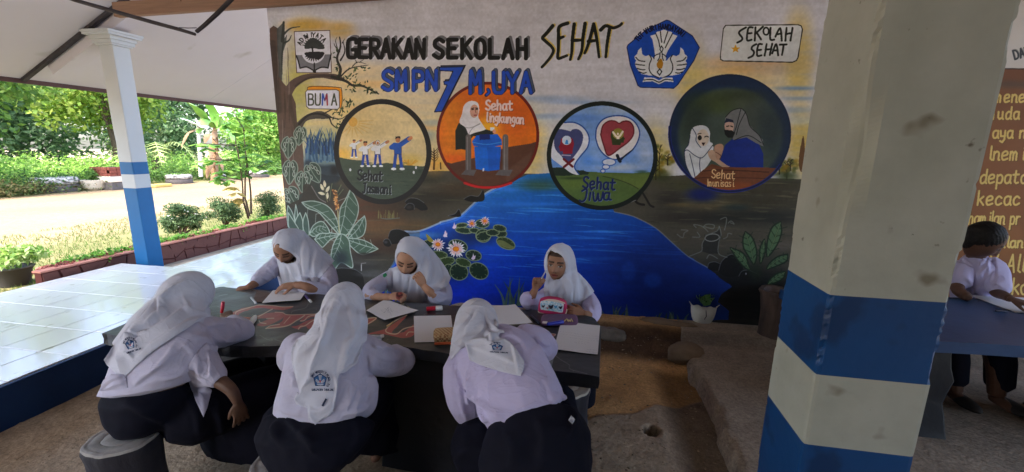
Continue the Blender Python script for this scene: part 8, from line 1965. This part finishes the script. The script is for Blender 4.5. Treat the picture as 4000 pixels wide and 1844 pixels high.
sh = MB(); trunk(sh, g4, [(600, 1260, 1040, 1260, 2.84, .12), (560, 1100, 1050, 1100, 2.80, .12), (560, 960, 1020, 960, 2.79, .11), (600, 860, 980, 860, 2.78, .10), (650, 780, 880, 780, 2.76, .07)])
limb(sh, g4, [(590, 880, 2.76, .058), (480, 960, 2.66, .060), (370, 980, 2.55, .058), (320, 940, 2.50, .050)])
limb(sh, g4, [(990, 900, 2.76, .060), (1060, 1010, 2.69, .060), (1080, 1100, 2.60, .058), (1040, 1160, 2.52, .050)])
V, F, N_ = remesh(sh, .0055, 3); V = crease(V, N_, [([(270, 900), (330, 900), (420, 960)], 4, .006), ([(330, 1020), (400, 1010), (450, 1040)], 5, .006), ([(960, 1000), (1020, 1040), (1060, 1120)], 6, .008), ([(940, 960), (960, 1040), (1040, 1100)], 5, -.007), ([(1060, 920), (1080, 1000), (1120, 1120)], 6, .005)], g4, .0016, 11); np_obj('shirt', V, F, SHIRT_V, p6); s6 = (V, F)
skx = MB(); rings = [ring(Vector((-.12, y, z)), Vector((rx, 0, 0)), Vector((0, ry, 0)), 24) for (z, y, rx, ry) in ((.62, 2.84, .15, .11), (.48, 2.74, .22, .22), (.40, 2.66, .24, .26), (.24, 2.52, .24, .14), (.11, 2.50, .24, .14))]; skx.loft(rings)
V, F, N_ = remesh(skx, .012, 3); np_obj('skirt', V, F, NAVY, p6)
hm = MB(); r_, f_, u_ = frame(FW6, roll=.06); ellipsoid(hm, HC6 - f_ * .030 + u_ * .010 + r_ * .004, r_ * .092, f_ * .098, u_ * .128)
trunk(hm, g4, [(560, 960, 1040, 940, 2.76, .11), (570, 860, 1000, 850, 2.75, .11), (590, 760, 930, 760, 2.73, .10), (610, 680, 870, 680, 2.71, .085)])
pol = [(735, 293), (670, 300), (620, 325), (580, 365), (552, 420), (545, 490), (548, 560), (550, 620), (545, 680), (530, 740), (515, 830), (530, 920), (560, 1000), (640, 1030), (720, 1020), (790, 1020), (850, 1040), (940, 1040), (950, 1000), (1010, 940), (1060, 900), (1102, 856), (1060, 790), (1000, 720), (950, 670), (908, 630), (895, 560), (885, 480), (860, 400), (820, 335)]
hole = [(600, 385), (572, 420), (566, 480), (568, 560), (580, 620), (605, 665), (640, 700), (670, 716), (700, 712), (735, 680), (758, 630), (764, 570), (760, 520), (720, 470), (680, 430), (640, 400)]
crs = [([(620, 350), (700, 400), (760, 460), (790, 560), (780, 640), (740, 710)], 7, .006), ([(665, 730), (640, 800), (610, 880), (600, 960)], 5, .009), ([(700, 730), (690, 800), (640, 900), (640, 960)], 5, -.008), ([(730, 730), (760, 820), (770, 900), (760, 1000)], 6, .009), ([(780, 700), (830, 780), (840, 900), (840, 1010)], 6, -.009), ([(840, 600), (860, 700), (860, 820), (870, 960)], 6, .010), ([(880, 560), (890, 680), (900, 800), (920, 960)], 6, -.006), ([(910, 660), (970, 760), (1010, 850), (1000, 930)], 7, .007), ([(560, 640), (560, 740), (545, 880)], 5, .006), ([(1000, 760), (1040, 850), (1060, 880)], 6, -.005), ([(690, 880), (700, 960)], 5, .006), ([(760, 330), (820, 420), (850, 560)], 8, .005)]
sc6, _p = scarf(pol, hole, hm, [s6], crs, g4, p6, 21)
q = empty('pencil_case', atY(*g4(615, 1050), 2.43), 'pink zip pencil case with a pale printed panel held up by one pupil', 'pencil case')
pinkm = mat('pink_case', s2l((182, 40, 92)), .5, spec=.4); panm = mat('printed_panel', s2l((140, 190, 214)), .35, scale=70, amt=.15, col2=s2l((222, 226, 230)), spec=.5); crm_ = mat('cream_zip', s2l((214, 196, 180)), .6)
def facing_block(name, Kf, pts, Y, th, m, parent, rnd=.0, n=32, sm=1.):
    P = [Vector(atY(*Kf(*a), Y)) for a in spline(pts, 4, True)]; c = sum(P, Vector()) / len(P); nrm = Vector((0, 1, 0)); rings = []
    for (s_, t) in ((.90, 0), (.97, .10), (1, .35), (1, .7), (.97, .9), (.90, 1)): rings.append([c + (p - c) * s_ + nrm * (t * th) for p in P])
    b = MB(); b.loft(rings); o = b.build(name, m, parent, True); bm = bmesh.new(); bm.from_mesh(o.data); bmesh.ops.recalc_face_normals(bm, faces=bm.faces); bm.to_mesh(o.data); bm.free(); return o
facing_block('case_body', g4, [(462, 985), (480, 955), (560, 938), (660, 945), (740, 970), (778, 1000), (785, 1060), (770, 1120), (735, 1150), (640, 1138), (540, 1120), (470, 1105), (448, 1085), (452, 1030)], 2.42, .05, pinkm, q)
facing_block('case_top', g4, [(490, 972), (560, 948), (660, 955), (735, 978), (765, 1000), (700, 992), (600, 975), (520, 968)], 2.418, .012, crm_, q)
facing_block('print_panel', g4, [(478, 985), (510, 968), (620, 975), (735, 1000), (748, 1020), (740, 1080), (720, 1105), (600, 1085), (500, 1072), (478, 1055)], 2.416, .006, panm, q)
for (x, y, w, c) in ((600, 1035, 30, (40, 36, 50)), (712, 1045, 20, (50, 44, 60)), (510, 1030, 18, (60, 60, 70)), (655, 1035, 22, (90, 160, 200)), (560, 1050, 14, (196, 120, 120))):
    facing_block('printed_shape', g4, [(x - w, y - w * .7), (x, y - w * .4), (x + w, y - w * .8), (x + w * .7, y + w * .4), (x, y + w * .9), (x - w * .7, y + w * .4)], 2.4135, .003, mat('print_%d' % c[0] if False else 'print_ink_%s' % ''.join(chr(97 + v // 10) for v in c), s2l(c), .5), q)
MB().tube([atY(*g4(a, b), 2.422) for a, b in ((450, 1088), (470, 1108), (560, 1125), (640, 1140), (735, 1152), (772, 1122), (787, 1060))], .0035, 6).build('piping', crm_, q, True)
q = empty('pen', atY(*g4(520, 660), 2.47), 'clear pen raised by the pupil facing the camera', 'pen'); MB().tube([atY(*g4(492, 705), 2.48), atY(*g4(548, 605), 2.44)], [.0045, .004], 8).build('barrel', silver, q, True)
# --- thinking pupil in the middle
p5 = make_person((-1.14, 2.86, 0), 'pupil in white headscarf in the back middle looking down with one hand at her mouth')
HC5 = atY(*g5(268, 490), 2.64); FW5 = (.20, -.84, -.34); hb = MB(); h5 = head(hb, HC5, FW5, roll=.16, s=1.0)
limb(hb, g5, [(330, 640, 2.70, .045), (400, 740, 2.76, .055)]); trunk(hb, g5, [(250, 1200, 680, 1200, 2.84, .10), (250, 960, 660, 960, 2.80, .09), (250, 760, 640, 760, 2.78, .08)])
limb(hb, d1, [(1240, 560, 2.76, .04), (1130, 640, 2.60, .036), (1060, 690, 2.46, .030), (1150, 712, 2.42, .026), (1230, 712, 2.40, .022)])
hand(hb, atY(*d1(1232, 708), 2.40), (.95, -.1, .12), (.1, -.5, .8), side=-1, curl=(.75, .8, .85, .85), s=.98, thumb=.5)
limb(hb, g5, [(650, 780, 2.76, .04), (690, 940, 2.62, .036), (600, 920, 2.50, .030), (520, 850, 2.46, .026), (465, 800, 2.46, .022)])
hand(hb, atY(*g5(462, 798), 2.46), (-.42, -.1, .9), (.65, -.6, .3), side=1, curl=(.85, .9, .95, .95), s=.98, thumb=.45, pinch=.3)
for x in (-1.28, -1.02): limb3(hb, [(Vector((x, 2.85, .46)), .075), (Vector((x, 2.5, .45)), .055), (Vector((x, 2.46, .09)), .035)]); limb3(hb, [(Vector((x, 2.46, .05)), .03), (Vector((x, 2.36, .03)), .026)])
finish_body(hb, p5, [(h5, 'closed')], .0036, (176, 132, 106))
sh = MB(); trunk(sh, g5, [(200, 1200, 700, 1200, 2.84, .12), (180, 1000, 680, 1000, 2.80, .12), (170, 860, 680, 860, 2.79, .11), (180, 740, 660, 740, 2.77, .10), (240, 640, 560, 640, 2.75, .07)])
limb(sh, d1, [(1250, 560, 2.75, .058), (1180, 600, 2.66, .058), (1095, 655, 2.54, .054), (1080, 690, 2.47, .048), (1115, 702, 2.44, .040)])
limb(sh, g5, [(640, 760, 2.76, .060), (690, 860, 2.68, .060), (690, 950, 2.58, .056), (620, 940, 2.52, .050), (570, 900, 2.49, .042)])
V, F, N_ = remesh(sh, .0055, 3); V = crease(V, N_, [([(-200, 850), (-100, 780), (20, 760)], 6, .006), ([(-150, 900), (-60, 860), (40, 840)], 6, -.006), ([(0, 640), (30, 720), (20, 800)], 6, .007), ([(560, 880), (620, 880), (700, 900)], 5, .008), ([(600, 960), (660, 960), (720, 930)], 5, -.007), ([(640, 800), (700, 820), (740, 880)], 6, .006), ([(540, 960), (560, 900), (580, 860)], 5, .006)], g5, .0018, 13); np_obj('shirt', V, F, SHIRT_L, p5); s5 = (V, F)
V, F, N_ = (lambda a: a)(remesh(MB().loft([ring(Vector((-1.15, y, z)), Vector((rx, 0, 0)), Vector((0, ry, 0)), 24) for (z, y, rx, ry) in ((.62, 2.84, .15, .11), (.48, 2.74, .22, .22), (.40, 2.66, .24, .26), (.24, 2.52, .24, .14), (.11, 2.50, .24, .14))]), .012, 3)); np_obj('skirt', V, F, NAVY, p5)
hm = MB(); r_, f_, u_ = frame(FW5, roll=.16); ellipsoid(hm, HC5 - f_ * .032 + u_ * .010 + r_ * -.004, r_ * .092, f_ * .098, u_ * .126)
trunk(hm, g5, [(110, 900, 640, 900, 2.74, .12), (120, 780, 680, 780, 2.74, .12), (140, 660, 640, 660, 2.73, .11), (170, 540, 540, 540, 2.72, .10), (200, 440, 460, 440, 2.71, .09)])
pol = [(310, 215), (240, 225), (190, 260), (155, 320), (140, 390), (136, 450), (142, 520), (150, 560), (110, 580), (60, 590), (35, 640), (36, 740), (40, 850), (90, 870), (140, 885), (220, 960), (300, 975), (380, 985), (440, 995), (465, 960), (490, 880), (520, 860), (600, 850), (680, 830), (740, 790), (775, 705), (740, 620), (690, 540), (640, 470), (580, 400), (520, 330), (460, 265), (390, 225)]
hole = [(200, 400), (165, 425), (152, 460), (170, 510), (185, 560), (215, 600), (250, 635), (290, 656), (330, 652), (365, 625), (384, 585), (380, 545), (352, 500), (310, 450), (255, 412)]
crs = [([(200, 385), (280, 410), (350, 460), (400, 540), (400, 620), (360, 660)], 6, .006), ([(150, 560), (130, 660), (130, 780), (140, 870)], 5, .009), ([(210, 620), (240, 700), (240, 800), (200, 900)], 6, .010), ([(180, 600), (190, 720), (180, 840)], 6, -.009), ([(330, 670), (310, 760), (290, 880), (280, 960)], 5, .010), ([(290, 690), (280, 780), (260, 880)], 6, -.008), ([(420, 300), (450, 420), (480, 560), (490, 700), (470, 820), (460, 950)], 6, .011), ([(450, 330), (500, 460), (520, 600), (510, 760)], 7, -.009), ([(490, 360), (540, 480), (570, 620), (560, 780)], 7, .009), ([(540, 400), (620, 520), (660, 660), (620, 800)], 8, -.007), ([(600, 440), (680, 580), (710, 700), (680, 800)], 7, .007), ([(430, 400), (420, 500), (410, 600)], 5, -.006), ([(70, 600), (60, 720), (60, 840)], 6, .006), ([(400, 700), (390, 820), (400, 960)], 5, .006), ([(250, 250), (200, 310), (170, 380)], 8, .004)]
sc5, _p = scarf(pol, hole, hm, [s5], crs, g5, p5, 22)
gpp = cloth_patch([(-10, 655), (20, 640), (38, 668), (30, 690), (0, 694), (-14, 680)], hull_depth(*s5), g5, off=.004, step=4); np_obj('sleeve_patch', *gpp, mat('green_patch', s2l((50, 140, 96)), .7), p5)
# --- far left pupil
p4 = make_person((-1.98, 2.88, 0), 'pupil at the far left of the table with her hand spread on a sheet')
HC4 = atY(*d1(425, 338), 2.64); FW4 = (.16, -.74, -.52); hb = MB(); h4_ = head(hb, HC4, FW4, roll=.14, s=1.02)
limb(hb, d1, [(460, 440, 2.70, .045), (530, 500, 2.76, .055)]); trunk(hb, d1, [(480, 860, 800, 860, 2.84, .10), (460, 700, 780, 700, 2.80, .09), (420, 520, 740, 520, 2.78, .08)])
limb(hb, d1, [(390, 480, 2.76, .04), (290, 540, 2.62, .036), (220, 590, 2.54, .030), (170, 620, 2.48, .027), (140, 640, 2.45, .023)])
hand(hb, atY(*d1(142, 638), 2.44), (-.85, -.35, -.15), (-.2, -.3, 1), side=1, curl=(.85, .9, .95, .95), s=1.0, thumb=.5)
limb(hb, d1, [(740, 540, 2.76, .04), (760, 660, 2.58, .036), (640, 650, 2.46, .032), (560, 625, 2.43, .028), (500, 620, 2.42, .023)])
hand(hb, atY(*d1(505, 618), 2.42), (-.95, -.28, -.12), (.0, -.35, 1), side=-1, curl=(.28, .26, .26, .30), s=1.04, spread=.35, thumb=.8)
for x in (-2.1, -1.86): limb3(hb, [(Vector((x, 2.85, .46)), .075), (Vector((x, 2.5, .45)), .055), (Vector((x, 2.46, .09)), .035)]); limb3(hb, [(Vector((x, 2.46, .05)), .03), (Vector((x, 2.36, .03)), .026)])
finish_body(hb, p4, [(h4_, 'closed')], .0036, (146, 106, 84))
sh = MB(); trunk(sh, d1, [(460, 860, 800, 860, 2.84, .12), (430, 720, 795, 700, 2.80, .12), (400, 600, 800, 590, 2.79, .11), (370, 500, 790, 490, 2.77, .10), (400, 430, 700, 420, 2.75, .08)])
limb(sh, d1, [(380, 440, 2.75, .062), (330, 490, 2.68, .062), (260, 545, 2.60, .056), (200, 592, 2.52, .044)])
limb(sh, d1, [(750, 520, 2.76, .062), (765, 610, 2.66, .062), (730, 662, 2.54, .058), (640, 652, 2.48, .050), (560, 635, 2.45, .042)])
V, F, N_ = remesh(sh, .0055, 3); V = crease(V, N_, [([(180, 580), (230, 560), (300, 600)], 5, .007), ([(280, 480), (330, 540), (350, 600)], 6, .008), ([(330, 420), (370, 480), (380, 560)], 6, -.006), ([(520, 600), (580, 600), (680, 640)], 6, .006), ([(560, 690), (660, 690), (760, 680)], 5, -.006), ([(700, 560), (760, 600), (790, 660)], 6, .007), ([(240, 520), (300, 530), (340, 560)], 5, -.005)], d1, .0018, 15); np_obj('shirt', V, F, SHIRT_L, p4); s4 = (V, F)
V, F, N_ = remesh(MB().loft([ring(Vector((-1.98, y, z)), Vector((rx, 0, 0)), Vector((0, ry, 0)), 24) for (z, y, rx, ry) in ((.62, 2.84, .15, .11), (.48, 2.74, .22, .22), (.40, 2.66, .24, .26), (.24, 2.52, .24, .14), (.11, 2.50, .24, .14))]), .012, 3); np_obj('skirt', V, F, NAVY, p4)
hm = MB(); r_, f_, u_ = frame(FW4, roll=.14); ellipsoid(hm, HC4 - f_ * .034 + u_ * .010 + r_ * -.004, r_ * .096, f_ * .100, u_ * .128)
trunk(hm, d1, [(420, 620, 700, 590, 2.74, .11), (400, 540, 760, 500, 2.74, .11), (390, 460, 720, 440, 2.73, .11), (380, 400, 640, 360, 2.72, .10), (390, 340, 590, 300, 2.71, .09)])
pol = [(455, 180), (400, 195), (360, 232), (345, 285), (336, 335), (338, 360), (352, 395), (372, 425), (378, 480), (385, 560), (395, 620), (440, 630), (480, 600), (506, 590), (540, 600), (560, 640), (600, 560), (640, 600), (662, 602), (700, 560), (760, 490), (804, 432), (760, 385), (700, 330), (640, 275), (600, 235), (560, 200), (510, 183)]
hole = [(342, 352), (352, 342), (400, 343), (450, 362), (485, 388), (508, 415), (504, 438), (470, 450), (436, 456), (400, 440), (372, 412), (352, 382)]
crs = [([(345, 330), (400, 330), (460, 352), (510, 392), (520, 440)], 5, .006), ([(540, 200), (560, 280), (555, 380), (565, 480), (570, 560)], 6, .010), ([(560, 220), (600, 320), (610, 430), (600, 520)], 6, -.009), ([(590, 250), (650, 360), (640, 460), (660, 580)], 6, .010), ([(640, 300), (700, 400), (690, 500)], 7, -.006), ([(440, 460), (470, 520), (500, 570), (540, 600)], 5, .009), ([(420, 460), (440, 540), (450, 620)], 5, -.008), ([(385, 450), (400, 540), (420, 620)], 4, .007), ([(520, 440), (545, 520), (560, 600)], 5, -.007), ([(700, 340), (760, 400), (790, 440)], 7, .005), ([(610, 500), (640, 560), (660, 595)], 5, .006)]
sc4, _p = scarf(pol, hole, hm, [s4], crs, d1, p4, 23)
# --- boy at the blue table
p7 = make_person((2.42, 3.56, .08), 'boy in a white open collar shirt writing at the blue table')
HC7 = atY(*h2(770, 375), 3.42); FW7 = (.72, -.38, -.48); hb = MB(); h7 = head(hb, HC7, FW7, roll=-.1, s=1.16)
limb(hb, h2, [(700, 500, 3.46, .05), (680, 620, 3.50, .062)]); trunk(hb, h2, [(520, 1050, 840, 1060, 3.52, .10), (540, 800, 840, 820, 3.50, .09), (560, 660, 840, 680, 3.48, .08)])
limb(hb, h2, [(860, 640, 3.48, .045), (900, 800, 3.42, .040), (900, 900, 3.32, .034), (980, 935, 3.22, .030), (1040, 965, 3.14, .024)])
hand(hb, atY(*h2(1045, 968), 3.13), (.6, -.7, -.15), (.1, -.3, 1), side=1, curl=(.4, .4, .4, .45), s=1.08)
limb(hb, h2, [(560, 680, 3.48, .045), (500, 860, 3.38, .038), (600, 950, 3.25, .03)])
for x in (2.38, 2.62): limb3(hb, [(Vector((x, 3.5, .50)), .08), (Vector((x + .04, 3.12, .50)), .06), (Vector((x + .1, 3.05, .16)), .045)]); limb3(hb, [(Vector((x + .1, 3.06, .13)), .035), (Vector((x + .12, 2.95, .11)), .03)])
for s_ in (1, -1): r_, f_, u_ = frame(FW7, roll=-.1); ellipsoid(hb, HC7 + r_ * .077 * s_ - f_ * .004 - u_ * .008, r_ * .008, f_ * .02, u_ * .032, 10, 8)
finish_body(hb, p7, [(h7, 'closed')], .0045, (92, 64, 50))
sh = MB(); trunk(sh, h2, [(480, 1040, 850, 1060, 3.52, .13), (480, 940, 850, 950, 3.52, .13), (510, 800, 870, 810, 3.50, .12), (530, 680, 900, 690, 3.48, .11), (560, 590, 860, 600, 3.47, .085), (610, 560, 800, 560, 3.46, .07)])
limb(sh, h2, [(850, 630, 3.47, .075), (890, 720, 3.43, .075), (915, 820, 3.36, .068), (930, 870, 3.32, .062)]); limb(sh, h2, [(560, 660, 3.48, .075), (510, 800, 3.42, .07)])
V, F, N_ = remesh(sh, .0065, 3); V = crease(V, N_, [([(820, 530), (780, 640), (700, 740), (690, 900)], 5, .010), ([(740, 700), (760, 780), (720, 860)], 6, -.008), ([(800, 620), (800, 720), (760, 800)], 6, .009), ([(860, 620), (880, 700), (840, 820)], 6, -.009), ([(840, 840), (900, 820), (960, 860)], 5, .008), ([(560, 740), (620, 800), (640, 900)], 6, .006), ([(880, 560), (900, 640), (910, 740)], 6, .007)], h2, .002, 17); np_obj('shirt', V, F, SHIRT_V, p7); s7 = (V, F)
colr = MB(); 
for pts in ([(560, 545), (610, 575), (700, 660), (640, 640), (548, 600)], [(800, 515), (830, 540), (790, 600), (700, 650), (750, 570)]):
    v_, f_2 = cloth_patch(pts, hull_depth(V, F), h2, off=.014, thick=.006, step=5, yback=1); np_obj('collar', v_, f_2, SHIRT_V, p7)
pn = MB(); 
for x in (2.38, 2.64): limb3(pn, [(Vector((x, 3.54, .52)), .11), (Vector((x + .04, 3.12, .52)), .085), (Vector((x + .1, 3.07, .22)), .075)])
ellipsoid(pn, (2.50, 3.56, .56), Vector((.2, 0, 0)), Vector((0, .14, 0)), Vector((0, 0, .13))); V, F, N_ = remesh(pn, .012, 3); np_obj('trousers', V, F, NAVY, p7)
hr = MB(); r_, f_, u_ = frame(FW7, roll=-.1); ellipsoid(hr, HC7 - f_ * .018 + u_ * .030, r_ * .096, f_ * .106, u_ * .108); ellipsoid(hr, HC7 - f_ * .045 - u_ * .01, r_ * .078, f_ * .06, u_ * .09)
V, F, N_ = remesh(hr, .006, 2); rsH = np.random.RandomState(3); V = V + N_ * (np.sin(V @ np.array([300, 80, 90.])) * .0012 + rsH.randn(len(V)) * .0012)[:, None]
np_obj('hair', V, F, mat('black_hair', s2l((16, 13, 13)), .6, spec=.3, bump=.002, bscale=200), p7)
for x in (2.48, 2.74):
    b = MB(); ellipsoid(b, (x + .02, 2.98, .115), Vector((.045, 0, 0)), Vector((0, .12, 0)), Vector((0, 0, .035))); b.build('shoe', mat('grey_shoe', s2l((50, 46, 44)), .6), p7, True)
# shoes of the far pupils under the table
shoe_m = mat('black_shoe', s2l((36, 36, 40)), .5, spec=.5)
for (p_, xs_) in ((p4, (-2.1, -1.86)), (p5, (-1.28, -1.02)), (p6, (-.26, .02))):
    for x in xs_:
        b = MB(); ellipsoid(b, (x, 2.37, .035), Vector((.042, 0, 0)), Vector((0, .11, 0)), Vector((0, 0, .038))); b.build('shoe', shoe_m, p_, True)
